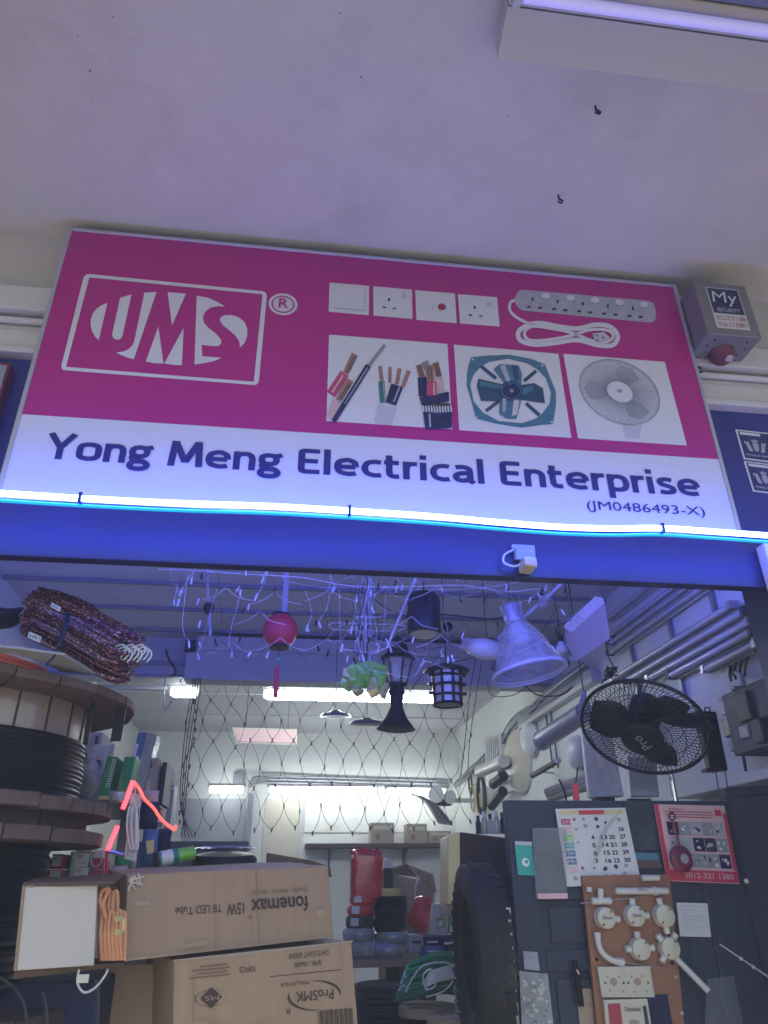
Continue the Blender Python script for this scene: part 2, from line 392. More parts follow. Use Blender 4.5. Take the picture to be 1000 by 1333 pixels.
# timber bands (old shutter housing) beside the sign: one pair of boards each side
for x0, x1 in ((-7, 7),):
    pb = struct(MB().box(x0, x1, .04, .24, 3.405, 3.513).build('shutter_housing', 'white_timber', bevel=.006), 'white timber bands above the blue wall')
    MB().box(x0, x1, .085, .24, 3.345, 3.400).build('board', 'white_timber', pb, bevel=.004)
    MB().tube([(x0, .07, 3.375), (x1, .07, 3.375)], .013, 10).build('conduit', 'white_timber', pb, smooth=True)
    MB().box(x0, x1, .075, .24, 3.262, 3.340).build('board', 'white_timber', pb, bevel=.004)
    MB().box(x0, x1, .06, .24, 3.231, 3.256).build('board', 'white_timber', pb, bevel=.004)
    for sx in (-1.36, -1.20, 1.62, 1.86, 2.0):
        MB().lathe([(.004, 0), (.004, .004), (.002, .006)], (sx, .04, 3.46 + .02 * math.sin(sx * 9)), (0, -1, 0), 8).build('nail_head', 'dull_steel', pb)
for px, py in ((106, 412), (909, 482)):
    p = A(px, py, .02)
    o = MB().tube(smooth_path([p + V((.018 * math.cos(a), -.004, .013 * math.sin(a))) for a in (.6, 1.5, 2.4, 3.3, 4.2, 5.1, 5.8)], 4), .004, 6).build('iron_ring', 'black_metal', smooth=True)
    side = 'left' if px < 500 else 'right'
    tag(o, 'small black iron ring on the white band %s of the sign' % side, 'ring')

# ================================================================ THE SHOP SIGN
SX0, SX1, SZ0, SZ1, SZM = -.884, 1.472, 2.640, 3.760, 2.9365
sg = T('shop_sign', 'large magenta and white shop sign reading Yong Meng Electrical Enterprise', 'sign', (.29, .05, 2.64))
MB().box(SX0 - .012, SX1 + .012, .004, .098, SZ0 - .005, SZ1 + .012).build('casing', 'aluminium', sg, bevel=.003)
for x0, x1, z0, z1 in ((SX0 - .014, SX0, SZ0, SZ1 + .014), (SX1, SX1 + .014, SZ0, SZ1 + .014), (SX0 + .0005, SX1 - .0005, SZ1, SZ1 + .014)):
    MB().box(x0, x1, -.006, .0035, z0, z1).build('frame_edge', 'aluminium', sg, bevel=.002)
fp = MB().box(SX0, SX1, -.001, .003, SZM + .0005, SZ1 - .0005).build('magenta_panel', 'magenta', sg)
np_ = MB().box(SX0, SX1, -.001, .003, SZ0, SZM - .0005).build('name_panel', 'sign_white', sg)
def S(px, py, lay=1): return A(px, py, -.001 - .0014 * lay)      # a point printed on the sign
def spoly(mb, pts, lay=1, ox=0, oy=0, k=1): return mb.poly([S(ox + x * k, oy + y * k, lay) for x, y in pts])
def ring_of(mb, outer, inner, lay=1):
    n = len(outer)
    return mb.add([S(*p, lay) for p in outer] + [S(*p, lay) for p in inner], [(i, (i + 1) % n, (i + 1) % n + n, i + n) for i in range(n)])
# logo frame: rounded outline, outer and inner
def rrect(c, r, n=4):                 # c: 4 pixel corners TL TR BR BL
    out = []
    for i in range(4):
        p = V((*c[i], 0)); a = V((*c[i - 1], 0)); b = V((*c[(i + 1) % 4], 0))
        s0 = p + (a - p).normalized() * r; s1 = p + (b - p).normalized() * r
        for k in range(n + 1):
            t = k / n; q = s0 * (1 - t) ** 2 + p * 2 * t * (1 - t) + s1 * t * t; out.append((q.x, q.y))
    return out
lf = ring_of(MB(), rrect([(110, 356), (348, 379.5), (336.5, 501.5), (78.5, 481.5)], 7), rrect([(116.3, 361), (341.8, 383), (330.6, 497), (86, 477.5)], 1.2)).build('logo_frame', 'print_white', sg)
k1 = 160 / 1000; ox1, oy1 = 70, 350; k2 = 210 / 1000; ox2, oy2 = 190, 360
logo = [(1, [(437, 275), (365, 583), (335, 550), (312, 505), (300, 455), (302, 410), (318, 362), (350, 322), (390, 295)]),
        (1, [(540, 235), (632, 207), (560, 540), (548, 565), (520, 578), (490, 568), (476, 545), (478, 520)]),
        (1, [(738, 192), (836, 187), (652, 735), (600, 722), (550, 702), (505, 680), (560, 674), (605, 655), (638, 625), (655, 590), (661, 560)]),
        (1, [(851, 468), (893, 770), (820, 768), (750, 752)]),
        (2, [(135, 97), (248, 105), (162, 302)]),
        (2, [(234, 318), (223, 549), (170, 548), (114, 538)]),
        (2, [(315, 118), (380, 130), (440, 155), (492, 186), (445, 183), (400, 193), (370, 215), (353, 250), (360, 285), (385, 315), (430, 350), (462, 385), (468, 412), (450, 430), (415, 432), (345, 422), (350, 494), (470, 503), (420, 524), (360, 537), (301, 545)]),
        (2, [(458, 270), (465, 250), (490, 239), (530, 238), (575, 252), (610, 280), (629, 325), (628, 370), (612, 410), (584, 440), (578, 400), (555, 365), (515, 332), (475, 300)])]
for w, pts in logo:
    spoly(MB(), pts, 1, *((ox1, oy1, k1) if w == 1 else (ox2, oy2, k2))).build('logo_mark', 'print_white', sg)
# registered mark
cR = (368.5, 396)
def ell(c, rx, ry, n=28, rot=.1): return [(c[0] + rx * math.cos(a) * math.cos(rot) - ry * math.sin(a) * math.sin(rot), c[1] + rx * math.cos(a) * math.sin(rot) + ry * math.sin(a) * math.cos(rot)) for a in (6.28319 * k / n for k in range(n))]
rm = spoly(MB(), ell(cR, 19, 14.2), 1).build('registered_mark', 'print_white', sg)
ring_of(MB(), ell(cR, 15.2, 11.2), ell(cR, 13.2, 9.6), 2).build('mark_ring', 'magenta', rm)
SQ = [V((SX0, -.001, SZ1)), V((SX1, -.001, SZ1)), V((SX1, -.001, SZ0)), V((SX0, -.001, SZ0))]
def suv(px, py): p = A(px, py, -.001); return ((p.x - SX0) / (SX1 - SX0), (SZ1 - p.z) / (SZ1 - SZ0))
def stext(pxl, pyt, pxr, pyb, s, bold, m, name='lettering', parent=None, off=.0028):
    u0, v0 = suv(pxl, pyt); u1, v1 = suv(pxr, pyb)
    return text_on(MB(), SQ, (u0, v0, u1, v1), s, bold, off).build(name, m, parent or sg)
stext(363.5, 389, 375.5, 402.5, 'R', .012, 'magenta', 'mark_letter', rm, .0045)
# company name: each word between its own left and right edges; rows in sign height
def word(x0, x1, zc, zt, s, bold=.022, name='lettering'):
    # zc baseline height, zt cap height; descenders scale by the letters' own box
    vs, fs, asp = text_shape(s, bold)
    ys = text_shape('E', bold)
    cu = CAPS[(s, bold)]
    lo, hi = cu
    mb = MB(); H = (zt - zc)
    mb.add([V((x0 + x * (x1 - x0), -.0038, zc + (lo + y * (hi - lo)) * H)) for x, y in vs], fs)
    return mb.build(name, 'sign_blue', sg)
def cap_range(s, bold):               # lowest and highest point of the word, in cap heights
    def yr(t):
        cu = bpy.data.curves.new('t', 'FONT'); cu.body = t; cu.offset = bold
        ob = bpy.data.objects.new('t', cu); COL.objects.link(ob); bpy.context.view_layer.update()
        me = bpy.data.meshes.new_from_object(ob.evaluated_get(bpy.context.evaluated_depsgraph_get()))
        ys = [q.co.y for q in me.vertices]; r = (min(ys), max(ys))
        bpy.data.objects.remove(ob); bpy.data.curves.remove(cu); bpy.data.meshes.remove(me); return r
    e = yr('E'); w = yr(s); h = e[1] - e[0]
    return ((w[0] - e[0]) / h, (w[1] - e[0]) / h)
CAPS = {}
CAPS[('(JM0486493-X)', .0)] = cap_range('(JM0486493-X)', .0)
zb, zt = A(200, 604, 0).z, A(228, 574.5, 0).z
zb = (A(64, 598, 0).z + A(222, 606, 0).z + A(392, 617, 0).z + A(655, 632, 0).z) / 4
zt = (A(60, 563, 0).z + A(225, 574, 0).z + A(394, 584.5, 0).z + A(657, 601.5, 0).z) / 4
GL = {'o': (.64, [('c', [(.32, .635), (.12, .57), (.085, .36), (.12, .15), (.32, .085), (.52, .15), (.555, .36), (.52, .57)])]),
      'n': (.57, [('l', [(.085, 0), (.085, .72)]), ('s', [(.085, .46), (.15, .59), (.29, .635), (.42, .59), (.475, .46), (.475, .2), (.475, 0)])]),
      'g': (.60, [('c', [(.27, .64), (.12, .59), (.085, .47), (.12, .34), (.27, .29), (.42, .34), (.455, .47), (.42, .59)]), ('s', [(.38, .60), (.46, .62), (.60, .67)]), ('s', [(.14, .33), (.10, .22), (.16, .13), (.34, .10), (.45, .06)]), ('c', [(.28, .085), (.13, .05), (.07, -.07), (.13, -.17), (.28, -.20), (.43, -.17), (.50, -.06), (.44, .05)])]),
      'M': (.86, [('l', [(.085, 0), (.135, .99)]), ('l', [(.150, .97), (.43, .16)]), ('l', [(.43, .16), (.71, .97)]), ('l', [(.775, 0), (.725, .99)])]),
      'e': (.63, [('l', [(.10, .36), (.54, .36)]), ('s', [(.545, .36), (.52, .53), (.42, .615), (.32, .635), (.14, .56), (.085, .36), (.14, .16), (.32, .085), (.45, .09), (.55, .12)])]),
      'E': (.58, [('l', [(.54, .915), (.16, .915), (.105, .89), (.085, .84), (.085, .16), (.105, .11), (.16, .085), (.54, .085)]), ('l', [(.10, .505), (.49, .505)])]),
      'l': (.20, [('l', [(.085, 0), (.085, 1.02)])]),
      'c': (.52, [('s', [(.50, .61), (.34, .635), (.15, .56), (.085, .36), (.15, .16), (.34, .085), (.50, .11)])]),
      't': (.42, [('s', [(.13, .93), (.13, .6), (.13, .25), (.17, .12), (.27, .085), (.38, .095)]), ('l', [(.0, .635), (.38, .635)])]),
      'r': (.38, [('l', [(.085, 0), (.085, .72)]), ('s', [(.085, .42), (.13, .57), (.23, .63), (.37, .635)])]),
      'i': (.20, [('l', [(.085, 0), (.085, .72)]), ('l', [(.085, .84), (.085, 1.02)])]),
      'a': (.60, [('s', [(.09, .61), (.27, .64), (.43, .58), (.465, .44), (.465, .25), (.465, .1), (.56, .0)]), ('s', [(.46, .39), (.25, .375), (.11, .30), (.10, .17), (.2, .085), (.36, .10), (.46, .20)])]),
      'Y': (.70, [('l', [(.05, 1), (.35, .45), (.35, 0)]), ('l', [(.65, 1), (.35, .45)])]),
      'p': (.60, [('l', [(.085, -.27), (.085, .72)]), ('s', [(.085, .46), (.15, .59), (.31, .635), (.46, .56), (.51, .36), (.46, .16), (.32, .085), (.085, .10)])]),
      's': (.52, [('s', [(.44, .61), (.25, .64), (.11, .57), (.14, .43), (.28, .365), (.42, .29), (.43, .15), (.28, .085), (.07, .11)])])}
def ribbon(pts, w, closed=False):     # outline strip of a stroke: left and right rails
    n = len(pts); L = []; Rr = []
    for i in range(n):
        p = V((*pts[i], 0))
        a = V((*pts[i - 1], 0)) if (i > 0 or closed) else None; b = V((*pts[(i + 1) % n], 0)) if (i < n - 1 or closed) else None
        d0 = (p - a).normalized() if a is not None else (b - p).normalized(); d1 = (b - p).normalized() if b is not None else d0
        n0 = V((-d0.y, d0.x, 0)); n1 = V((-d1.y, d1.x, 0)); m = (n0 + n1).normalized(); k = w / max(.35, m.dot(n0))
        L.append(p + m * k); Rr.append(p - m * k)
    return L, Rr
def sign_word(s, x0, x1):
    H = zt - zb; W = sum(GL[c][0] + .06 for c in s) - .06; kx = (x1 - x0) / W; cx = 0; wt = T_W
    for ch in s:
        mb = MB(); lay = 0
        for kind, pts in GL[ch][1]:
            pp = pts if kind == 'l' else [(q.x, q.y) for q in smooth_path([(x, y, 0) for x, y in pts], 6, kind == 'c')]
            L, Rr = ribbon(pp, wt, kind == 'c'); n = len(L); yy = -.0032 - lay * .0006; lay += 1
            mb.add([V((x0 + (cx + q.x) * kx, yy, zb + q.y * H)) for q in L + Rr], [((i + 1) % n, i, i + n, (i + 1) % n + n) for i in range(n if kind == 'c' else n - 1)])
        mb.build('letter', 'sign_blue', sg)
        cx += GL[ch][0] + .06
T_W = .086
for s_, xl, xr in (('Yong', 57, 196.5), ('Meng', 217.5, 366.5), ('Electrical', 387.5, 632), ('Enterprise', 652, 912)):
    sign_word(s_, A(xl, 595 + xl * .05, 0).x, A(xr, 595 + xr * .05, 0).x)
zb2 = (A(768, 664, 0).z + A(912, 671, 0).z) / 2; zt2 = (A(772, 652.5, 0).z + A(910, 660.5, 0).z) / 2
word(A(764, 660, 0).x, A(917, 667, 0).x, zb2, zt2, '(JM0486493-X)', .0)
# printed pictures: four switch plates
def pic(name, c, m='print_white', lay=1): return MB().poly([S(*p, lay) for p in (c[3], c[2], c[1], c[0])]).build(name, m, sg)
k3, o3x, o3y = .24, 420, 360
def Z3(x, y): return (o3x + x * k3, o3y + y * k3)
plates = [[(38, 32), (253, 50), (251, 210), (33, 190)], [(275, 52), (485, 71), (488, 230), (276, 211)], [(503, 73), (718, 92), (728, 253), (509, 234)], [(734, 95), (946, 112), (961, 271), (746, 254)]]
def quad_px(c, u, v):
    a = (c[0][0] + (c[1][0] - c[0][0]) * u, c[0][1] + (c[1][1] - c[0][1]) * u); b = (c[3][0] + (c[2][0] - c[3][0]) * u, c[3][1] + (c[2][1] - c[3][1]) * u)
    return (a[0] + (b[0] - a[0]) * v, a[1] + (b[1] - a[1]) * v)
def prect(mb, c, u0, v0, u1, v1, lay=2): return mb.poly([S(*quad_px(c, u, v), lay) for u, v in ((u0, v1), (u1, v1), (u1, v0), (u0, v0))])
for i, pl in enumerate(plates):
    c = [Z3(*p) for p in pl]; o = pic('switch_picture', c)
    if i == 0:
        prect(MB(), c, .13, .13, .9, .86, 2).build('rocker_shadow', 'print_mid', o); prect(MB(), c, .13, .12, .88, .84, 3).build('rocker', 'print_white', o)
    elif i in (1, 3):
        for u0, v0, u1, v1 in ((.38, .36, .43, .46), (.24, .66, .32, .71), (.5, .67, .58, .72)): prect(MB(), c, u0, v0, u1, v1).build('pin_hole', 'print_black', o)
        prect(MB(), c, .72, .2, .84, .32).build('button', 'print_shade', o)
        if i == 1: prect(MB(), c, .74, .12, .84, .15).build('mark', 'print_grey', o)
    else:
        spoly(MB(), ell(quad_px(c, .65, .5), 5.4, 4.3, 14)).build('dark_button', 'print_red', o)
        spoly(MB(), ell(quad_px(c, .42, .52), 1.7, 3, 10)).build('button', 'print_shade', o)
for ob_ in [o for o in bpy.data.objects if o.name.startswith(('dark_button', 'button')) and o.parent]:
    ob_.location.y -= .002
# picture of cut cables
cp = [(428.5, 435.5), (582.5, 447.5), (589, 559), (425, 548)]
po = pic('cable_picture', cp)
def band(mb, p, q, w0, w1, lay):      # a tapered strip from p to q in zoom coordinates
    d = V((q[0] - p[0], q[1] - p[1], 0)).normalized(); n = V((-d.y, d.x, 0))
    pts = [(p[0] + n.x * w0, p[1] + n.y * w0), (q[0] + n.x * w1, q[1] + n.y * w1), (q[0] - n.x * w1, q[1] - n.y * w1), (p[0] - n.x * w0, p[1] - n.y * w0)]
    return mb.poly([S(*Z3(*t), lay) for t in pts])
for m_, strips in (('print_pink', [((45, 640), (120, 525), 27, 27, 2)]), ('print_flesh', [((38, 770), (80, 672), 22, 25, 3), ((640, 625), (628, 545), 24, 22, 3)]),
                   ('print_navy', [((60, 785), (250, 480), 13, 15, 4), ((370, 690), (405, 590), 30, 34, 3), ((548, 650), (540, 545), 26, 24, 2), ((605, 640), (615, 690), 82, 74, 4), ((630, 825), (622, 700), 72, 80, 4)]),
                   ('print_green', [((328, 685), (320, 568), 16, 17, 3)]), ('print_copper', [((125, 525), (175, 420), 16, 18, 2), ((85, 672), (150, 560), 16, 20, 3), ((322, 568), (312, 485), 10, 10, 2), ((365, 575), (366, 490), 9, 9, 2), ((402, 585), (418, 498), 11, 11, 2), ((435, 598), (468, 510), 11, 12, 2), ((540, 545), (522, 478), 16, 16, 3), ((585, 568), (578, 480), 20, 22, 4), ((632, 545), (612, 465), 17, 17, 2)]),
                   ('print_grey', [((255, 478), (338, 370), 8, 8, 3), ((570, 500), (552, 460), 20, 20, 1.6)]), ('print_shade', [((330, 800), (352, 700), 45, 50, 2)]), ('print_pink', [((592, 645), (592, 570), 27, 27, 5)])):
    for st in strips: band(MB(), *st).build('printed_cable', m_, po)
for k in range(11):
    x = 545 + k * 15
    band(MB(), (x + 4, 738 - abs(k - 5) * 1.0), (x, 705 - abs(k - 5) * 1.0), 4, 4, 5).build('printed_strand', 'print_white', po)
for m_, strips in (('print_flesh', [((52, 628), (112, 535), 5, 5, 3), ((606, 640), (604, 575), 5, 5, 6)]), ('print_mid', [((120, 690), (245, 492), 2.5, 3, 5), ((385, 680), (418, 600), 4, 4, 4), ((338, 680), (331, 575), 3, 3, 4), ((585, 815), (580, 745), 5, 5, 5)]),
                   ('print_black', [((132, 520), (168, 432), 2, 2, 3), ((148, 515), (184, 428), 2, 2, 3), ((95, 665), (140, 580), 2, 2, 4), ((106, 668), (152, 582), 2, 2, 4), ((560, 690), (690, 690), 4, 4, 5), ((368, 690), (385, 596), 2, 2, 4), ((532, 540), (516, 482), 2, 2, 4), ((545, 540), (530, 482), 2, 2, 4), ((580, 560), (572, 488), 2, 2, 5), ((594, 560), (588, 488), 2, 2, 5), ((628, 540), (606, 470), 2, 2, 3), ((640, 540), (620, 470), 2, 2, 3), ((625, 760), (690, 768), 3, 3, 5)])):
    for st in strips: band(MB(), *st).build('printed_highlight', m_, po)
# picture of the exhaust fan
k4, o4x, o4y = .33, 580, 360
def Z4(x, y): return (o4x + x * k4, o4y + y * k4)
po = pic('exhaust_fan_picture', [(591, 448.5), (727, 460.5), (744, 570), (598, 560)])
oc = [(100, 318), (160, 312), (255, 308), (340, 325), (392, 345), (410, 390), (435, 450), (437, 500), (425, 582), (380, 585), (300, 596), (200, 580), (120, 560), (105, 500), (84, 430), (85, 380)]
ic = [(257 + 160 * math.cos(a), 452 + 128 * math.sin(a)) for a in [math.atan2((y - 452) / 128, (x - 257) / 160) for x, y in oc]]
ic = [(x + (y - 452) * .06, y + (x - 257) * .05) for x, y in ic]
ring_of(MB(), [Z4(*p) for p in oc], [Z4(*p) for p in ic], 2).build('printed_fan_frame', 'print_teal', po)
def strip4(p, q, w, lay, m_, nm):
    d = V((q[0] - p[0], q[1] - p[1], 0)).normalized(); n = V((-d.y, d.x, 0)) * w
    MB().poly([S(*Z4(*t), lay) for t in ((p[0] + n.x, p[1] + n.y), (q[0] + n.x, q[1] + n.y), (q[0] - n.x, q[1] - n.y), (p[0] - n.x, p[1] - n.y))]).build(nm, m_, po)
for p, q in (((138, 352), (200, 402)), ((358, 372), (310, 412)), ((160, 530), (210, 492)), ((372, 548), (318, 500))): strip4(p, q, 7, 2, 'print_teal_dark', 'printed_strut')
for pts, m_ in (([(240, 430), (190, 365), (215, 345), (290, 350), (303, 385), (298, 440)], 'print_teal'), ([(245, 430), (130, 402), (124, 430), (140, 490), (240, 492)], 'print_teal_dark'), ([(275, 470), (215, 475), (212, 540), (240, 560), (280, 562), (300, 485)], 'print_teal'), ([(280, 430), (350, 420), (385, 440), (393, 500), (290, 485)], 'print_teal_dark')):
    MB().poly([S(*Z4(*t), 3) for t in pts]).build('printed_blade', m_, po)
spoly(MB(), ell(Z4(260, 450), 15, 13, 18), 4).build('printed_hub', 'print_navy', po)
spoly(MB(), ell(Z4(261, 450), 3, 2.5, 10), 5).build('printed_cap', 'print_grey', po)
for pts, m_ in (([(215, 352), (235, 348), (262, 425), (248, 430)], 'print_mid'), ([(262, 350), (285, 352), (292, 400), (275, 420)], 'print_teal_dark'), ([(225, 480), (240, 478), (238, 530), (226, 535)], 'print_mid'), ([(270, 480), (292, 490), (282, 545), (262, 550)], 'print_shade'), ([(300, 440), (345, 430), (350, 450), (305, 465)], 'print_teal'), ([(135, 412), (225, 430), (225, 445), (138, 432)], 'print_teal')):
    MB().poly([S(*Z4(*t), 4) for t in pts]).build('printed_highlight', m_, po)
ring_of(MB(), [Z4(260 + 40 * math.cos(a), 450 + 34 * math.sin(a)) for a in (6.28319 * k / 20 for k in range(20))], [Z4(260 + 36 * math.cos(a), 450 + 30 * math.sin(a)) for a in (6.28319 * k / 20 for k in range(20))], 5).build('printed_hub_ring', 'print_teal', po)
for p in ((108, 327), (382, 350), (420, 574), (122, 556)): spoly(MB(), ell(Z4(*p), 1.6, 1.3, 8), 3).build('printed_bolt', 'print_white', po)
# picture of the white table fan
po = pic('table_fan_picture', [(733.5, 460.5), (865.5, 471), (894.5, 580), (752.5, 570.5)])
fc = (688, 455)
def Fp(a, r): return Z4(fc[0] + 158 * r * math.cos(a) + 14 * r * math.sin(a), fc[1] + 127 * r * math.sin(a) + 26 * r * math.cos(a))
for k in range(3):
    a0 = .7 + k * 2.094
    MB().poly([S(*Fp(a0 + da, r), 2) for da, r in ((0, .25), (-.25, .6), (-.1, .85), (.3, .9), (.65, .75), (.6, .28))]).build('printed_blade', 'print_mid', po)
mb = MB()
for k in range(88):
    a = 6.28319 * k / 88; w = .007
    mb.poly([S(*Fp(a - w / .3, .3), 3), S(*Fp(a - w, .98), 3), S(*Fp(a + w, .98), 3), S(*Fp(a + w / .3, .3), 3)])
go = mb.build('printed_guard_wires', 'print_grey', po); go['kind'] = 'stuff'
N = 48
ring_of(MB(), [Fp(6.28319 * k / N, 1.0) for k in range(N)], [Fp(6.28319 * k / N, .975) for k in range(N)], 4).build('printed_guard_rim', 'print_grey', po)
MB().poly([S(*Fp(6.28319 * k / 24, .32), 4) for k in range(24)]).build('printed_hub', 'print_white', po)
MB().poly([S(*Z4(*t), 5) for t in ((678, 456), (697, 457), (696, 446), (677, 445))]).build('printed_mark', 'print_grey', po)
MB().poly([S(*Z4(*t), 2) for t in ((700, 585), (775, 590), (765, 640), (715, 640))]).build('printed_stand', 'print_shade', po)
# picture of the extension socket
def R4(pts, lay, m_, nm): return MB().poly([S(*Z4(*t), lay) for t in pts]).build(nm, m_, sg)
ext = R4([(275, 80), (285, 60), (300, 51), (800, 95), (822, 105), (831, 140), (828, 170), (812, 182), (305, 134), (285, 122), (274, 100)], 1, 'print_mid', 'extension_socket_picture')
for k in range(5):
    bx, by = 330 + k * 99, 105 + k * 9
    for dx, dy, w, h in ((14, -16, 4, 7), (0, 14, 8, 4), (44, 18, 8, 4)):
        x, y = bx + dx, by + dy
        MB().poly([S(*Z4(*t), 2) for t in ((x - w, y - h), (x + w, y - h), (x + w, y + h), (x - w, y + h))]).build('printed_pin_hole', 'print_black', ext)
    spoly(MB(), ell(Z4(396 + k * 97, 76 + k * 8.3), 5.6, 3.9, 14), 2).build('printed_button', 'print_white', ext)
    spoly(MB(), ell(Z4(396 + k * 97, 79 + k * 8.3), 5.9, 4.2, 14), 1.6).build('printed_button_shadow', 'print_grey', ext)
def flat_line(pts, w, lay, closed=False):
    P = smooth_path([(x, y, 0) for x, y in pts], 7, closed); n = len(P); L = []; Rr = []
    for i in range(n):
        d = (P[(i + 1) % n] - P[i - 1]) if closed else (P[min(i + 1, n - 1)] - P[max(i - 1, 0)])
        d.normalize(); nn = V((-d.y, d.x, 0)) * w
        L.append(S(*Z4((P[i] + nn).x, (P[i] + nn).y), lay)); Rr.append(S(*Z4((P[i] - nn).x, (P[i] - nn).y), lay))
    return MB().add(L + Rr, [((i + 1) % n, i, i + n, (i + 1) % n + n) for i in range(n if closed else n - 1)])
flat_line([(274, 92), (255, 105), (258, 140), (300, 172), (360, 195)], 5.5, 1, False).build('printed_cord', 'print_white', ext)
flat_line([(330, 190), (290, 215), (295, 250), (350, 268), (430, 262), (520, 250), (600, 270), (660, 270), (680, 235), (650, 198), (590, 190), (520, 205), (440, 196), (380, 184)], 9, 1, True).build('printed_cord', 'print_white', ext)
flat_line([(345, 196), (312, 220), (330, 250), (400, 250), (500, 232), (570, 210), (640, 212), (662, 238), (630, 258), (570, 250), (500, 222), (420, 205)], 6, 2, True).build('printed_cord', 'print_white', ext)
R4([(580, 225), (625, 218), (650, 240), (630, 258), (590, 255)], 3, 'print_shade', 'printed_plug')
for x, y in ((598, 232), (622, 240), (600, 250)): R4([(x - 6, y - 4), (x + 6, y - 4), (x + 6, y + 4), (x - 6, y + 4)], 4, 'print_grey', 'printed_plug_pin')

# ================================================================ BLUE LED ROPE
rp = smooth_path([A(x, y, -.15) for x, y in ((-90, 636), (0, 642), (110, 649), (230, 655), (350, 659), (455, 665), (560, 672), (650, 680), (730, 686), (800, 688), (860, 687.5), (930, 692), (1000, 697), (1080, 702))], 6)
lr = T('led_rope_light', 'lit blue white LED rope light running along the bottom of the sign', 'led strip', rp[10])
MB().tube(rp, .0100, 8, up=(0, 0, 1), flat=.7).build('light_tube', 'led_rope', lr, smooth=True)
for x, y in ((105, 648.5), (455, 665), (862, 688)):
    p = A(x, y, -.15); MB().obox(p, (.004, 0, 0), (0, .011, 0), (0, 0, .0145)).build('joint_clip', 'led_rope_joint', lr)
MB().tube([p + V((0, .012, -.017)) for p in rp], .005, 6).build('edge_glow', 'led_edge', lr, smooth=True)  # cyan glow of the rope's lower edge, put on as emission
ir = T('led_rope_light', 'unseen blue LED rope light added behind the header beam to tint the shop ceiling', 'led strip', (0, .2, 2.6))  # unseen second rope, added to throw blue light on the shop ceiling
MB().box(LW + .05, 1.55, .2415, .34, 2.605, 2.625).build('ledge', 'rope_light_block', ir)  # unseen ledge added to keep the rope's light off things below
MB().tube([(LW + .1, .268, 2.65), (1.50, .268, 2.65)], .010, 8).build('light_tube', 'led_rope_unseen_fill', ir, smooth=True)

# ================================================================ WALKWAY CEILING THINGS
fz = 3.70
fx = T('ceiling_batten_light', 'white twin wing batten light on the walkway ceiling at top right', 'light', (1.1, -1.0, 3.7))
X0, X1 = .50, 1.78
MB().box(X0, X1, -1.03, -.955, 3.745, WC - .001).build('spine', 'white_enamel', fx, bevel=.004)
MB().prism([(X0, -.95, 3.748), (X0, -.835, 3.705), (X0, -.832, 3.712), (X0, -.832, 3.79), (X0, -.95, 3.79)], (X1 - X0, 0, 0)).build('reflector_wing', 'white_enamel', fx)
MB().prism([(X0, -1.035, 3.748), (X0, -1.035, 3.79), (X0, -1.155, 3.79), (X0, -1.155, 3.712), (X0, -1.152, 3.705)], (X1 - X0, 0, 0)).build('reflector_wing', 'dull_steel', fx)
MB().tube([(X0 + .03, -.992, 3.722), (X1 - .03, -.992, 3.722)], .016, 12).build('tube', 'tube_violet', fx, smooth=True)
for x in (X0 + .012, X1 - .012): MB().box(x - .01, x + .01, -1.012, -.972, 3.700, 3.744).build('tube_holder', 'white_plastic', fx)
for px, py, w in ((775, 138, 'nearer the batten light'), (727, 254, 'nearer the sign')):
    p = AZ(px, py, WC)
    o = MB().tube(smooth_path([p, p + V((0, 0, -.018)), p + V((.010, -.004, -.034)), p + V((.002, -.006, -.048)), p + V((-.008, -.004, -.038))], 4), .0035, 6).build('ceiling_hook', 'black_metal', smooth=True)
    tag(o, 'small rusty screw hook in the walkway ceiling, %s' % w, 'hook')
# ---------------------------------------------------------------- alarm siren box
al = T('alarm_box', 'grey metal alarm siren box with My Security label beside the sign', 'alarm box', A(945, 450, .05))
f = [A(904, 367, -.1), A(970, 371, -.1), A(992, 439, -.1), A(921, 435, -.1)]
ax0, ax1, az1, az0 = (f[0].x + f[3].x) / 2, (f[1].x + f[2].x) / 2, (f[0].z + f[1].z) / 2, (f[2].z + f[3].z) / 2
MB().box(ax0, ax1, -.1, .098, az0, az1).build('housing', 'alarm_metal', al, bevel=.004)
q = [V((ax0, -.1, az1)), V((ax1, -.1, az1)), V((ax1, -.1, az0)), V((ax0, -.1, az0))]
st = rect_on(MB(), q, .2, .1, .82, .88, .0012).build('label_plate', 'print_white', al)
rect_on(MB(), q, .22, .12, .80, .60, .0026).build('label_field', 'print_navy', st)
text_on(MB(), q, (.27, .18, .73, .46), 'My', .0, .004, lean=.08).build('lettering', 'print_white', st)
text_on(MB(), q, (.29, .50, .73, .57), 'SECURITY', 0, .004).build('lettering', 'print_white', st)
text_on(MB(), q, (.25, .645, .79, .73), '012-7171188', .0, .0026).build('lettering', 'print_red', st)
text_on(MB(), q, (.25, .765, .79, .85), '016-7170891', .0, .0026).build('lettering', 'print_red', st)
pc = V(((ax0 + ax1) / 2, -.0, az0))
MB().lathe([(.001, -.045), (.03, -.04), (.045, -.02), (.05, 0)], pc, (0, 0, 1), 18).build('strobe_dome', 'maroon_wire', al, smooth=True)
MB().lathe([(.001, -.052), (.014, -.047), (.016, -.038)], pc + V((.012, -.02, 0)), (0, 0, 1), 10).build('strobe_cap', 'print_flesh', al, smooth=True)
for i in range(4):
    for sx in (-1, 1):
        p = pc + V((sx * (.065 + .012 * (i % 2)), -.07 + i * .035, -.0012)); MB().lathe([(.0045, 0), (.0045, .001)], p, (0, 0, 1), 8).build('vent_hole', 'black_metal', al)
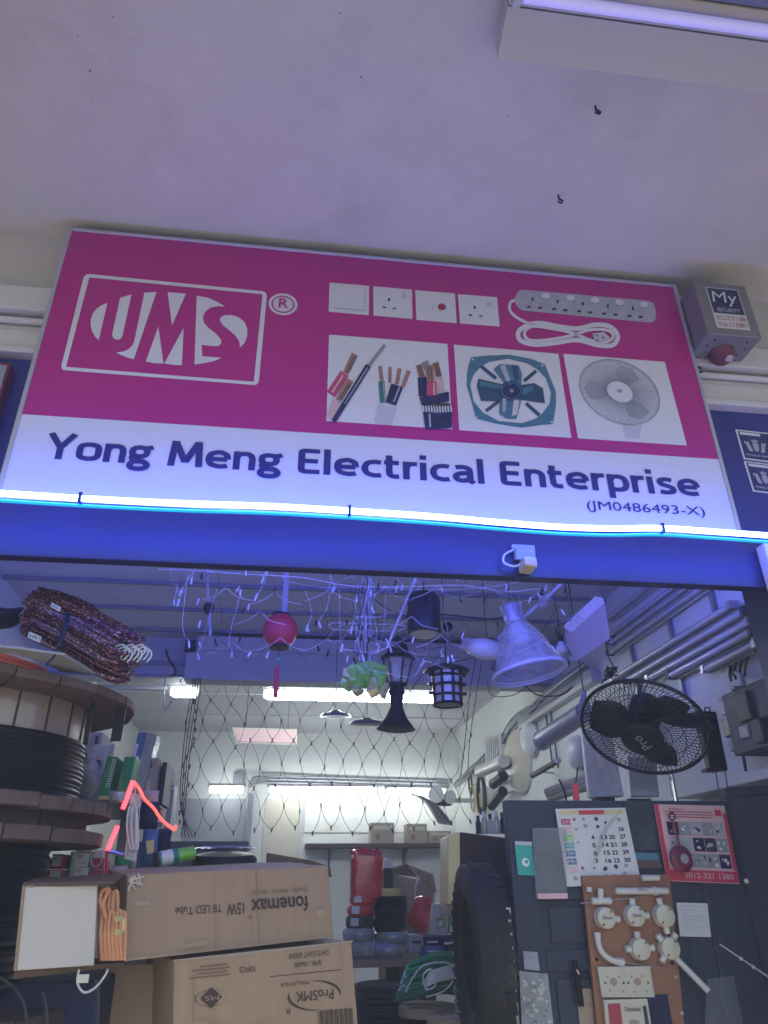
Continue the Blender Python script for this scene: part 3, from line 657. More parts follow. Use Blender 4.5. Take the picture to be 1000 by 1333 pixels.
# ---------------------------------------------------------------- licence stickers on the blue wall
for (c, w) in (([(957, 559), (1030, 567), (1039, 607), (968, 598)], 'upper'), ([(968, 600), (1041, 609), (1052, 649), (980, 640)], 'lower')):
    q = [A(x, y, .100) for x, y in c]
    tq = T('licence_sticker', '%s white bordered blue crest sticker on the blue wall right of the sign' % w, 'sticker', q[3], 'licence stickers')
    rect_on(MB(), q, 0, 0, 1, 1, .001).build('border', 'print_white', tq); rect_on(MB(), q, .035, .05, .965, .95, .002).build('field', 'sticker_blue', tq)
    rect_on(MB(), q, .06, .08, .42, .17, .003).build('strip', 'print_white', tq)
    poly_on(MB(), q, [(.24, .42), (.34, .42), (.34, .62), (.29, .72), (.24, .62)], .003).build('crest_shield', 'print_mid', tq)
    for sx in (-1, 1):
        poly_on(MB(), q, [(.29 + sx * x, y) for x, y in ((.07, .72), (.14, .7), (.17, .5), (.2, .42), (.17, .36), (.15, .44), (.12, .36), (.1, .5))][::sx], .003).build('crest_beast', 'print_mid', tq)
    poly_on(MB(), q, [(.25, .40), (.22, .30), (.27, .34), (.29, .26), (.31, .34), (.36, .30), (.33, .40)], .003).build('crest_crown', 'print_mid', tq)
    text_on(MB(), q, (.08, .80, .90, .88), 'MAJLIS BANDARAYA', 0, .003).build('lettering', 'print_white', tq)
    if w == 'upper': text_on(MB(), q, (.62, .25, .95, .55), '2', .02, .003).build('lettering', 'print_white', tq)
nb = T('neighbour_sign', 'edge of a brownish framed sign board at the far left of the blue wall', 'sign', (-1.5, .06, 2.7))
MB().box(-2.6, A(8, 500, .06).x, .05, .099, 2.66, A(8, 474, .06).z).build('board', 'maroon_wire', nb, bevel=.004)
MB().box(-2.59, A(5, 500, .06).x, .046, .049, 2.68, A(8, 479, .06).z).build('face', 'print_grey', nb)

# ================================================================ FLUORESCENT TUBES INDOORS
def batten_light(name, label, x0, x1, Y, z, m_='tube_lit', group='lit white fluorescent battens'):
    t = T(name, label, 'light', ((x0 + x1) / 2, Y, z), group)
    MB().box(x0 - .02, x1 + .02, Y - .022, Y + .022, z + .034, z + .062).build('spine', 'white_enamel', t, bevel=.003)
    MB().tube([(x0 + .015, Y, z), (x1 - .015, Y, z)], (.032 if Y < 5 else .030), 12).build('tube', m_, t, smooth=True)
    for x in (x0, x1): MB().box(x - .012, x + .012, Y - .016, Y + .016, z - .028, z + .0335).build('tube_holder', 'white_plastic', t)
batten_light('tube_light', 'long lit tube under the ceiling beam, behind the hanging lanterns', A(345, 905, 3.3).x, A(566, 908, 3.3).x, 3.3, A(450, 907, 3.3).z)
batten_light('tube_light', 'short lit tube under the ceiling beam near the cable coil', A(224, 901, 3.3).x, A(257, 901, 3.3).x, 3.3, A(240, 902, 3.3).z)
MB().box(A(120, 900, 3.3).x, A(223, 900, 3.3).x - .02, 3.285, 3.315, A(200, 898, 3.3).z, A(200, 893, 3.3).z).build('conduit', 'white_enamel', bpy.data.objects['tube_light.001'] if 'tube_light.001' in bpy.data.objects else None)
zt_ = A(450, 1029, 6.15).z
batten_light('tube_light', 'long lit tube on the back wall above the dark shelf', A(350, 1028, 6.15).x, A(491, 1029, 6.15).x, 6.15, zt_, 'tube_lit_soft')
batten_light('tube_light', 'lit tube at the left of the back wall beside the conduit box', A(272, 1027, 6.15).x, A(318, 1028, 6.15).x, 6.15, zt_, 'tube_lit_soft')
batten_light('tube_light', 'lit tube at the right end of the back wall near the corner', A(503, 1030, 6.15).x, A(580, 1034, 6.15).x, 6.15, zt_ - .01, 'tube_lit_soft')
# ================================================================ BACK WALL
def B(px, py, y=BW - .003): return A(px, py, y)
def bbox(name, m, x0, y0, x1, y1, d, parent=None, bev=0, Y=BW):   # box on the back wall by pixel corners
    a = A(x0, y1, Y - d); b = A(x1, y0, Y - d)
    return MB().box(min(a.x, b.x), max(a.x, b.x), Y - d, Y - .0015, a.z, b.z).build(name, m, parent, bevel=bev)
pn = T('wall_cladding', 'grey and cream board cladding on the lower back wall', 'cladding', B(320, 1100))
bbox('board', 'grey_sheet', 236, 1040, 322, 1100, .02, pn, .003); bbox('board', 'cream_plastic', 327, 1040, 392, 1330, .015, pn, .003); bbox('board', 'back_wall', 396, 1040, 575, 1084, .012, pn, .003)
MB().box(A(322, 1060, 6.36).x, A(328, 1060, 6.36).x, 6.37, 6.42, .0, 2.5).build('post', 'dull_steel', pn)
bbox('cover_strip', 'dull_steel', 393, 1036, 395.4, 1100, .02, pn)
cb = T('conduit_run', 'grey conduits with a junction box running above the back wall tubes', 'conduit', B(440, 1015))
for k in range(3):
    MB().tube(smooth_path([A(322, 1060, 6.35), A(323, 1030, 6.35), A(327, 1016 + k * 4, 6.36), A(345, 1011 + k * 4, 6.38), A(450, 1013 + k * 4.2, 6.41), A(584, 1017 + k * 4.2, 6.41)], 5), .011, 6).build('conduit', 'dull_steel', cb, smooth=True)
bbox('junction_box', 'dull_steel', 303, 1006, 318, 1022, .06, cb, .004)
sh = T('wall_shelf', 'long dark wooden shelf fixed to the back wall', 'shelf', B(490, 1095))
a, b = A(398, 1102, 6.1), A(592, 1106, 6.1)
MB().box(a.x, 1.87, 6.1, BW - .0015, a.z - .01, a.z + .028).build('board', 'wood_reel_dark', sh, bevel=.003)
zsh = a.z + .029
for px in (430, 530): MB().prism([(A(px, 1100, 6.1).x, BW - .002, zsh - .04), (A(px, 1100, 6.1).x, 6.16, zsh - .04), (A(px, 1100, 6.1).x, BW - .002, zsh - .2)], (.02, 0, 0)).build('bracket', 'dark_grey', sh)
for px0, px1, h, lab in ((483, 513, .20, 'grey carton standing alone on the dark back shelf'), (530, 556, .19, 'printed carton on the dark back shelf beside the reflectors'), (557, 587, .12, 'low carton at the right end of the dark back shelf')):
    x0, x1 = A(px0, 1080, 6.15).x, A(px1, 1080, 6.15).x
    t = T('carton', lab, 'box', (x0, 6.15, zsh), 'cartons on the back shelf')
    MB().box(x0, x1, 6.15, 6.38, zsh, zsh + h).build('body', 'cardboard_grey', t, bevel=.004)
    q = [V((x0, 6.15, zsh + h)), V((x1, 6.15, zsh + h)), V((x1, 6.15, zsh)), V((x0, 6.15, zsh))]
    rect_on(MB(), q, .1, .15, .9, .35).build('label_strip', 'white_card', t); disc_on(MB(), q, .3, .68, .1, .14).build('mark', 'cardboard_print_soft', t)
# hanging bent reflectors at the right end of the tubes
rf = T('reflector_stack', 'bundle of thin bent metal reflector sheets leaning in the back corner', 'reflector', A(560, 1050, 5.2))
for k in range(5):
    p0, p1, p2 = A(537 + k * 4, 1032 + k * 1.5, 5.2), A(556 + k * 4, 1042 + k * 2, 5.25), A(576 + k * 3.5, 1072 + k * .6, 5.3)
    path = smooth_path([p0, p1, p2], 5)
    mb = MB(); mb.add([p for p in path] + [p + V((.02, .28, .02)) for p in path], [(i, i + 1, i + 1 + len(path), i + len(path)) for i in range(len(path) - 1)])
    o = mb.build('sheet', 'chrome' if k % 2 else 'steel', rf, smooth=True); md = o.modifiers.new('t', 'SOLIDIFY'); md.thickness = .004
bbx = T('emergency_light', 'white twin head fitting on the wall in the back right corner', 'light', A(575, 1035, 5.5))
p = A(575, 1042, 5.5); MB().obox(p, (.09, 0, 0), (0, .05, 0), (0, 0, .05)).build('body', 'dark_grey', bbx, bevel=.006)
MB().lathe([(.02, 0), (.075, .03), (.08, .06)], A(568, 1034, 5.45), (-.2, -1, -.1), 16).build('lamp_head', 'frosted', bbx, smooth=True)
MB().lathe([(.02, 0), (.06, .03), (.065, .06)], A(583, 1036, 5.45), (.2, -1, -.3), 16).build('lamp_head', 'frosted', bbx, smooth=True)
MB().tube([p, V((RW - .002, p.y, p.z))], .02, 8).build('arm', 'white_plastic', bbx)
# ================================================================ LONG BOX IN FRONT OF THE BEAM
q0, q1 = A(256, 836, 2.80), A(474, 850, 2.80)
lb = T('long_sheet_box', 'long grey sheet metal box hanging in front of the ceiling beam', 'box', (.0, 2.8, 2.8))
MB().box(A(243, 850, 2.8).x, A(640, 850, 2.8).x, 2.80, 2.95, A(450, 889, 2.8).z, A(450, 852, 2.8).z).build('body', 'beam_paint', lb, bevel=.004)
MB().box(A(256, 850, 2.77).x, A(640, 850, 2.77).x, 2.772, 2.797, A(450, 851, 2.77).z, A(450, 833, 2.77).z).build('lip', 'white_enamel', lb, bevel=.004)
MB().box(A(240, 850, 2.8).x, A(254, 850, 2.8).x, 2.785, 2.799, A(450, 855, 2.8).z, A(450, 840, 2.8).z).build('end_cap', 'dark_grey', lb)
for px in (255, 630):
    MB().box(A(px, 850, 2.86).x - .01, A(px, 850, 2.86).x + .01, 2.85, 2.87, A(450, 852, 2.8).z + .001, CZ - .023).build('hanger', 'steel', lb)
lp2 = T('panel_lamp', 'hanging box lamp with a pinkish translucent face near the back ceiling', 'lamp', A(345, 958, 4.2))
MB().prism([A(302, 947, 4.2), A(387, 949, 4.2), A(387, 970, 4.15), A(307, 968, 4.15)][::-1], (0, .12, .02)).build('body', 'cream_plastic', lp2, bevel=.004)
MB().prism([A(305, 950, 4.195), A(384, 952, 4.195), A(384, 967, 4.146), A(309, 965, 4.146)][::-1], (0, -.004, 0)).build('face', 'print_flesh', lp2)
for px in (320, 375): MB().tube([A(px, 948, 4.26) , V((A(px, 948, 4.26).x, 4.26, CZ))], .003, 5).build('hanger', 'wire_dark', lp2)

# plaster ridges and specks on the walkway ceiling
wc_ = bpy.data.objects['walkway_ceiling']
for pts in ([(575, 98), (600, 108), (630, 120), (648, 122)], [(590, 92), (615, 104), (640, 110), (670, 118)], [(690, 120), (760, 134), (850, 146), (960, 154)], [(330, 2), (390, 10), (450, 18)], [(110, 30), (113, 90), (118, 150), (108, 240)], [(128, 0), (140, 60), (146, 130)], [(840, 275), (890, 280), (950, 288)], [(280, 62), (350, 76), (420, 92)]):
    MB().tube(smooth_path([AZ(x, y, WC + .0022) for x, y in pts], 6), .0032, 6).build('plaster_ridge', 'ceiling_paint', wc_)
for x, y, r in ((117, 92, .006), (147, 22, .004), (470, 100, .006), (662, 151, .004), (101, 46, .004), (176, 50, .003), (120, 128, .003), (443, 17, .004), (30, 150, .003), (880, 205, .003), (540, 200, .003)):
    p_ = AZ(x, y, WC - .0008); r *= .6; MB().poly([p_ + V((r * math.cos(a) * (1 + .3 * math.sin(3 * a)), r * math.sin(a), 0)) for a in (0, .9, 1.8, 2.7, 3.6, 4.5, 5.4)]).build('speck', 'cardboard_dark', wc_)

# ================================================================ THINGS HANGING UNDER THE SHOP CEILING
def hang(t, p, r=.003, m='wire_dark', z=CZ): MB().tube([p, V((p.x, p.y, z))], r, 5).build('hanger', m, t)
# red lantern
c = A(365, 821, 1.35); r = M_(22.5, 365, 821, 1.35)
t = T('red_lantern', 'round red lantern with black caps and a red tassel under the ceiling', 'lantern', c - V((0, 0, r)))
MB().lathe([(r * .45, -r * .92), (r * .78, -r * .66), (r * .97, -r * .3), (r, 0), (r * .97, r * .3), (r * .78, r * .66), (r * .45, r * .92)], c, seg=28).build('globe', 'red_fabric', t, smooth=True)
for k in range(14):
    a = 6.2832 * k / 14
    MB().tube([c + V((math.cos(a) * r * 1.005 * math.cos(b), math.sin(a) * r * 1.005 * math.cos(b), r * .95 * math.sin(b))) for b in (-1.15, -.7, -.25, .25, .7, 1.15)], .0014, 4).build('rib', 'red_fabric', t)
MB().lathe([(r * .56, 0), (r * .6, r * .12), (r * .46, r * .26)], c + V((0, 0, -r * 1.06)), seg=20).build('lower_cap', 'black_metal', t, smooth=True)
MB().lathe([(r * .5, 0), (r * .52, r * .14), (r * .2, r * .22)], c + V((0, 0, r * .86)), seg=20).build('upper_cap', 'black_metal', t, smooth=True)
MB().tube([c - V((0, 0, r)), c - V((0, 0, r * 2.9))], .0016, 5).build('tassel_cord', 'wire_dark', t)
MB().ball(A(362, 858, 1.35), .010).build('tassel_bead', 'teal', t, smooth=True)
MB().lathe([(.003, 0), (.011, -.02), (.012, -.13), (.010, -.15)], A(361, 866, 1.35), seg=8).build('tassel', 'red_fabric', t)
MB().obox((c + V((.014, 0, (CZ - c.z) / 2 + r / 2))), (.013, 0, 0), (0, .003, 0), (0, 0, (CZ - c.z - r) / 2)).build('strap', 'grey_sheet', t)
# fairy light bunch with green foil star
t = T('fairy_light_bunch', 'tangled bunch of tiny clear fairy lights hanging in a long tassel', 'fairy lights', A(476, 860, 1.3))
random.seed(3)
for k in range(26):
    x0 = 476 + random.uniform(-6, 8); x1 = 476 + random.uniform(-16, 18); yb = random.uniform(815, 872)
    pts = [A(x0, 752, 1.3), A(x0 + random.uniform(-6, 6), 775, 1.3 + random.uniform(-.02, .02)), A((x0 + x1) / 2 + random.uniform(-7, 7), (775 + yb) / 2, 1.3 + random.uniform(-.03, .03)), A(x1, yb, 1.3 + random.uniform(-.03, .03))]
    MB().tube(smooth_path(pts, 4), .0012, 4).build('strand', 'wire_white' if k % 3 else 'wire_black', t)
    MB().lathe([(.002, -.012), (.0035, -.004), (.003, .004)], pts[3], (random.uniform(-.5, .5), 0, 1), 6).build('bulb', 'frosted' if k % 2 else 'wire_black', t)
    MB().lathe([(.002, -.012), (.0035, -.004), (.003, .004)], pts[2], (random.uniform(-.5, .5), 0, 1), 6).build('bulb', 'frosted' if k % 3 else 'wire_black', t)
hang(t, A(476, 752, 1.3))
t = T('foil_star', 'green and gold foil star ornament hanging below the fairy lights', 'ornament', A(475, 905, 1.3))
rnd = random.Random(9)
for cx_, cy_, w_, h_, m_, k_ in ((476, 878, 34, 20, 'foil_green', 0), (460, 886, 18, 18, 'foil_green', 1), (452, 884, 8, 18, 'foil_gold', 2), (494, 884, 15, 22, 'foil_green', 3), (487, 898, 12, 16, 'foil_gold', 4), (466, 900, 10, 10, 'foil_gold', 5), (500, 900, 7, 14, 'foil_gold', 6)):
    c0 = A(cx_, cy_, 1.30 - .012 * k_); s_ = M_(1, cx_, cy_, 1.3); n = 9
    pts = [c0 + V((w_ * s_ * math.cos(6.2832 * k / n) * rnd.uniform(.55, 1.1), rnd.uniform(-.02, .02), h_ * s_ * math.sin(6.2832 * k / n) * rnd.uniform(.55, 1.1))) for k in range(n)]
    mb = MB(); mb.add(pts + [c0 + V((.01, -.03, 0)), c0 + V((-.006, .02, .01))], [(i, (i + 1) % n, n) for i in range(n)] + [((i + 1) % n, i, n + 1) for i in range(n)]); mb.build('ribbon', m_, t)
hang(t, A(478, 868, 1.3))
# wire coat hanger shape
mb = MB().tube(smooth_path([A(x, y, 1.5) for x, y in ((430, 812), (432, 819), (470, 821), (520, 821), (524, 814), (480, 812), (434, 811))], 4, True), .0028, 5, closed=True)
t = T('coat_hanger', 'white wire coat hanger hooked under the ceiling beside the fairy lights', 'hanger', A(476, 820, 1.5))
mb.build('frame', 'wire_white', t); MB().tube(smooth_path([A(476, 812, 1.5), A(475, 800, 1.5), A(478, 790, 1.5), V((A(478, 790, 1.5).x, 1.5, CZ))], 4), .0025, 5).build('hook', 'wire_white', t)
# black cylinder pendant
c = A(552, 798, 1.15); r = M_(21.5, 552, 798, 1.15); h = M_(58, 552, 798, 1.15)
ax = V((.03, .05, 1)).normalized()
t = T('cylinder_pendant', 'black cylinder pendant lamp with an open frosted lower end', 'lamp', c - V((0, 0, h / 2)))
MB().lathe([(r * .97, -h * .5), (r, -h * .48), (r, h * .3), (r * .86, h * .42), (r * .3, h * .5)], c, ax, 28).build('shade', 'black_plastic', t, smooth=True)
MB().lathe([(r * .97, -h * .53), (r * .80, -h * .535)], c, ax, 28, cap=False).build('rim', 'steel', t)
MB().lathe([(r * .80, -h * .515), (r * .3, -h * .512), (.001, -h * .51)], c, ax, 24, cap=False).build('diffuser', 'frosted', t)
hang(t, c + ax * h * .5, .005)
t = T('ceiling_cup', 'grey round junction cup on the header above the black cylinder lamp', 'junction box', A(560, 750, .95))
MB().lathe([(.055, 0), (.06, .01), (.06, .04), (.045, .05)], A(558, 752, .95), (0, 0, 1), 20).build('cup', 'grey_sheet', t, smooth=True); MB().tube([A(558, 752, .95) + V((0, 0, .05)), V((A(558, 752, .95).x, .95, CZ))], .012, 8).build('stem', 'grey_sheet', t)
# carriage lantern (upright, on a flared foot)
c = A(517, 890, 1.35); s = M_(1, 517, 890, 1.35)
t = T('carriage_lantern', 'black carriage lantern with glass panes and a flared foot, hanging mid air', 'lantern', c - V((0, 0, 60 * s)))
ax = V((.04, .0, 1)).normalized()
def L(y): return c + ax * ((890 - y) * s)
MB().lathe([(23 * s, 0), (22 * s, 3 * s), (15 * s, 10 * s), (12 * s, 20 * s), (5 * s, 24 * s), (2 * s, 32 * s)], L(858), ax, 6).build('roof', 'black_metal', t)
MB().lathe([(12 * s, 0), (19 * s, 31 * s)], L(890), ax, 6, cap=False).build('glass', 'lamp_glass', t)
for k in range(6):
    a = 6.2832 * k / 6; u = ax.orthogonal().normalized(); w = ax.cross(u); d = u * math.cos(a) + w * math.sin(a)
    MB().tube([L(890) + d * 12.3 * s, L(859) + d * 19.3 * s], 1.4 * s, 5).build('glazing_bar', 'black_metal', t)
MB().lathe([(13 * s, -2 * s), (13 * s, 1.5 * s)], L(891), ax, 6).build('tray', 'black_metal', t)
MB().lathe([(25 * s, -42 * s), (23 * s, -40 * s), (14 * s, -28 * s), (8 * s, -14 * s), (9 * s, 0)], L(906), ax, 20).build('foot', 'black_metal', t, smooth=True)
MB().lathe([(9 * s, 0), (11 * s, 4 * s), (8 * s, 14 * s)], L(906), ax, 12).build('collar', 'black_metal', t, smooth=True)
MB().ball(L(876), 7 * s).build('bulb', 'frosted', t, smooth=True)
pr = T('support_rod', 'thin white rod slanting from the ceiling to the carriage lantern', 'rod', A(517, 840, 1.3)); MB().tube([A(504, 843, 1.33), A(524, 795, 1.25), A(542, 752, 1.15)], .007, 8).build('rod', 'wire_white', pr); MB().tube([A(542, 752, 1.15), V((A(542, 752, 1.15).x, 1.15, CZ))], .004, 6).build('hook', 'wire_white', pr)
MB().tube([L(826), A(517, 832, 1.33), A(512, 838, 1.33)], .003, 5).build('hanger', 'wire_dark', t)
# caged lantern
c = A(582, 893, 1.55); s = M_(1, 582, 893, 1.55)
t = T('caged_lantern', 'black caged lantern with a wide flat roof and lit pane gaps', 'lantern', c - V((0, 0, 25 * s)))
MB().lathe([(31 * s, 0), (31 * s, 2 * s), (12 * s, 9 * s), (4 * s, 12 * s)], c + V((0, 0, 18 * s)), seg=8, up=(.38, .92, 0)).build('roof', 'black_metal', t)
MB().lathe([(15.5 * s, -24 * s), (17 * s, 18 * s)], c, seg=16, cap=False).build('glass', 'frosted', t, smooth=True)
for k in range(8):
    a = 6.2832 * (k + .3) / 8; d = V((math.cos(a), math.sin(a), 0))
    MB().tube([c + d * 18 * s + V((0, 0, -25 * s)), c + d * 19.5 * s + V((0, 0, 18 * s))], 2.0 * s, 6).build('bar', 'black_metal', t)
for zz, rr in ((-24, 19), (-13, 18.6), (0, 19), (12, 19.4)):
    MB().lathe([(rr * s, -1.6 * s), (rr * s + 1.6 * s, 0), (rr * s, 1.6 * s), (rr * s - 1.6 * s, 0), (rr * s, -1.6 * s)], c + V((0, 0, zz * s)), seg=16, cap=False).build('hoop', 'black_metal', t)
for zz in (-10, 2, 14):
    for sx in (-1, 1): MB().obox(c + V((sx * 22 * s, 0, zz * s)), (3 * s, 0, 0), (0, 3 * s, 0), (0, 0, 1.6 * s)).build('fin', 'black_metal', t)
MB().tube([c + V((0, 0, 29 * s)), c + V((0, 0, 70 * s))], .004, 6).build('stem', 'black_metal', t)
MB().ball(A(583, 816, 1.55), 7 * s).build('ceiling_rose', 'black_metal', t, smooth=True)
hang(t, c + V((0, 0, 60 * s)), .003)
# bell pendant under clear film, oval plate lamp
c = A(688, 870, 1.2); s = M_(1, 688, 870, 1.2); ax = V((-.16, .08, 1)).normalized()
t = T('bell_pendant', 'grey translucent bell shaped pendant lamp wrapped in film', 'lamp', c)
MB().lathe([(50 * s, -8 * s), (49 * s, -2 * s), (42 * s, 8 * s), (37 * s, 22 * s), (31 * s, 38 * s), (23 * s, 52 * s), (17 * s, 60 * s), (14 * s, 66 * s)], c, ax, 32, cap=False).build('shade', 'lamp_film', t, smooth=True)
MB().lathe([(49.5 * s, -8 * s), (50 * s, -5 * s), (48 * s, -2 * s)], c, ax, 32, cap=False).build('rim', 'wire_white', t, smooth=True)
MB().lathe([(10 * s, 35 * s), (16 * s, 45 * s), (9 * s, 62 * s)], c, ax, 16).build('bulb', 'frosted', t, smooth=True)
MB().lathe([(11 * s, 64 * s), (13 * s, 72 * s), (13 * s, 88 * s), (7 * s, 94 * s)], c, ax, 16).build('socket', 'galv', t, smooth=True)
hang(t, c + ax * 92 * s, .004)
t = T('oval_lamp', 'pale oval bulkhead lamp hanging beside the bell shaped pendant', 'lamp', A(630, 845, 1.35))
p = A(632, 845, 1.35)
mb = MB().ball((0, 0, 0), 1, 24, 10); mb.v = [V((q.x * .105, q.y * .05, q.z * .052)) for q in mb.v]; mb.v = [V((q.x * .97 + q.z * .1, q.y, q.z - q.x * .12)) + p for q in mb.v]
mb.build('diffuser', 'white_plastic', t, smooth=True)
MB().obox(p + V((0, .035, .02)), (.11, 0, -.01), (0, .02, 0), (.003, 0, .035)).build('back_plate', 'grey_sheet', t, bevel=.01); hang(t, p + V((.02, .03, .05)), .003)
t = T('slanting_rod', 'long pale rod slanting up behind the bell shaped pendant', 'rod', A(690, 800, 1.4)); MB().tube([A(648, 832, 1.45), A(715, 775, 1.3), A(735, 756, 1.2)], .009, 8).build('rod', 'wire_white', t); MB().tube([A(735, 756, 1.2), V((A(735, 756, 1.2).x, 1.2, CZ))], .004, 5).build('hook', 'wire_dark', t)
for px, py, lab in ((707, 784, 'clear glass bulb hanging above the bell shaped pendant'), (731, 844, 'small white bulb hanging beside the hanging panel box')):
    p = A(px, py, 1.3); t = T('light_bulb', lab, 'bulb', p)
    MB().lathe([(.001, -.034), (.018, -.030), (.028, -.014), (.028, .004), (.016, .024), (.011, .034)], p, seg=16).build('glass', 'lamp_glass' if px < 720 else 'frosted', t, smooth=True)
    MB().lathe([(.012, .034), (.014, .036), (.013, .06), (.006, .068)], p, seg=12).build('socket', 'black_plastic', t, smooth=True); hang(t, p + V((0, 0, .065)), .0025)
# hanging panel box on chains
t = T('panel_box', 'flat cardboard box hanging edge on from cords beside the tube rack', 'box', A(770, 850, 1.15))
fq = [A(746, 823, 1.12), A(788, 785, .95), A(795, 831, .95), A(751, 861, 1.12)]
MB().hexa([fq[3], fq[2], fq[1], fq[0]], [p + V((-.02, .045, .012)) for p in (fq[3], fq[2], fq[1], fq[0])]).build('panel', 'cardboard_grey', t, bevel=.003)
MB().hexa([p + V((-.004, .001, .001)) for p in (fq[0], fq[1])] + [fq[1] + V((-.02, .045, .03)), fq[0] + V((-.02, .045, .03))], [p + V((-.004, .001, .022)) for p in (fq[0], fq[1])] + [fq[1] + V((-.02, .045, .05)), fq[0] + V((-.02, .045, .05))]).build('lid', 'white_card', t)
for p in (fq[0], fq[1]): hang(t, p + V((0, .01, .005)), .002)
# icicle fairy lights strung along the ceiling
t = T('icicle_lights', 'white icicle fairy light string strung all along the ceiling edge', 'fairy lights', A(450, 760, 1.0))
random.seed(11)
rowp = [(205, 741), (260, 743), (330, 748), (395, 752), (450, 762), (520, 764), (600, 762), (660, 770), (700, 766)]
MB().tube(smooth_path([A(x, y, 1.1) for x, y in rowp], 5), .002, 4).build('main_wire', 'wire_white', t)
for k in range(85):
    x = random.uniform(212, 742); y = random.uniform(742, 862) if 240 < x else random.uniform(742, 785)
    p = A(x, y, random.uniform(1.0, 1.3)); d = V((random.uniform(-.5, .5), random.uniform(-.3, .3), 1)).normalized()
    MB().tube([p - d * .02, p, p + d * .012], [.0042, .005, .0036], 6).build('bulb', 'wire_white' if k % 3 else 'wire_black', t)
    if k % 2: MB().tube(smooth_path([p + d * .012, p + V((random.uniform(-.05, .05), 0, .08)), V((p.x + random.uniform(-.06, .06), p.y, max(p.z + .12, 2.84)))], 4), .0011, 4).build('drop_wire', 'wire_white' if k % 3 else 'wire_black', t)
for k in range(17):
    x = random.uniform(240, 760); y = random.uniform(748, 850); Yk = random.uniform(1.0, 1.4); n_ = random.randint(3, 5)
    pts = [A(x, y, Yk)]
    for j in range(n_): x += random.uniform(8, 42) * (1 if random.random() < .75 else -1); y = min(880, max(744, y + random.uniform(-26, 26))); pts.append(A(x, y, Yk + random.uniform(-.04, .04)))
    MB().tube(smooth_path(pts, 4), random.choice((.0009, .0011, .0014)), 4).build('loose_wire', 'wire_black' if k % 2 == 0 else 'wire_white', t)
for j in range(3):
    for i in range(7):
        c0 = (300 + i * 68 + 34 * (j % 2) + random.uniform(-10, 10), 764 + j * 34 + random.uniform(-6, 6))
        if random.random() < .25: continue
        MB().tube(smooth_path([A(c0[0], c0[1], 1.05), A(c0[0] + 14, c0[1] + 12, 1.05), A(c0[0] + 34, c0[1] + 17, 1.05)], 4), .0011, 4).build('net_wire', 'wire_white', t); MB().tube(smooth_path([A(c0[0], c0[1], 1.05), A(c0[0] - 14, c0[1] + 10, 1.05), A(c0[0] - 33, c0[1] + 17, 1.05)], 4), .0011, 4).build('net_wire', 'wire_white', t)
# hanger straps and ceiling pipes
t = T('ceiling_pipe', 'bent grey pipe bracket hanging at the left of the ceiling', 'pipe', A(274, 800, 1.5))
MB().tube([A(270, 748, 1.45), A(271, 775, 1.45), A(273, 800, 1.45), A(274, 828, 1.45)], .008, 8).build('tube', 'galv', t); MB().lathe([(.012, -.03), (.026, -.01), (.026, .02), (.012, .03)], A(272, 792, 1.45), seg=12).build('fitting', 'black_plastic', t, smooth=True); MB().tube([A(270, 748, 1.45), V((A(270, 748, 1.45).x, 1.45, CZ))], .008, 8).build('stem', 'galv', t)
t = T('wall_hook', 'black bent hook on the ceiling beam left of the long sheet box', 'hook', A(222, 870, 2.9)); MB().tube(smooth_path([A(216, 846, 2.94), A(220, 858, 2.9), A(229, 874, 2.9), A(223, 880, 2.9)], 4), .008, 6).build('hook', 'black_metal', t)
t = T('loop_hook', 'grey loop hook hanging under the beam beside the short lit tube', 'hook', A(215, 915, 3.0)); MB().tube(smooth_path([V((A(213, 900, 3.0).x, 3.0, 2.865)), A(213, 918, 3.0), A(217, 923, 3.0), A(224, 912, 3.0)], 4), .005, 6).build('hook', 'grey_sheet', t)
# crossing wires under the ceiling
random.seed(5)
for i, (pts, m_, lab) in enumerate((([(470, 763), (500, 790), (540, 805), (575, 800), (640, 806), (660, 800)], 'wire_black', 'black cable sagging in front of the cylinder pendant'),
        ([(640, 870), (680, 890), (700, 905), (730, 905), (745, 895)], 'wire_black', 'black cable looping below the bell shaped pendant'),
        ([(635, 885), (640, 905), (668, 905), (685, 893), (690, 880)], 'wire_dark', 'thin cable loop hanging under the bell shaped pendant'),
        ([(375, 757), (420, 765), (480, 764), (560, 768), (640, 764), (700, 752)], 'wire_white', 'white cord strung across in front of the ceiling battens'),
        ([(530, 905), (560, 870), (600, 860), (640, 850), (690, 840), (720, 800), (742, 770)], 'wire_dark', 'dark cord rising from the caged lantern to the ceiling'),
        ([(620, 855), (612, 900), (606, 960), (600, 1010)], 'wire_dark', 'thin cable dropping past the caged lantern towards the corner'),
        ([(628, 860), (620, 905), (612, 960), (609, 1005)], 'wire_dark', 'second thin cable dropping towards the back corner'))):
    tag(wire(pts, .0032 if i < 2 else .0022, 1.5).build('hanging_cable', m_, smooth=True), lab, 'cable')
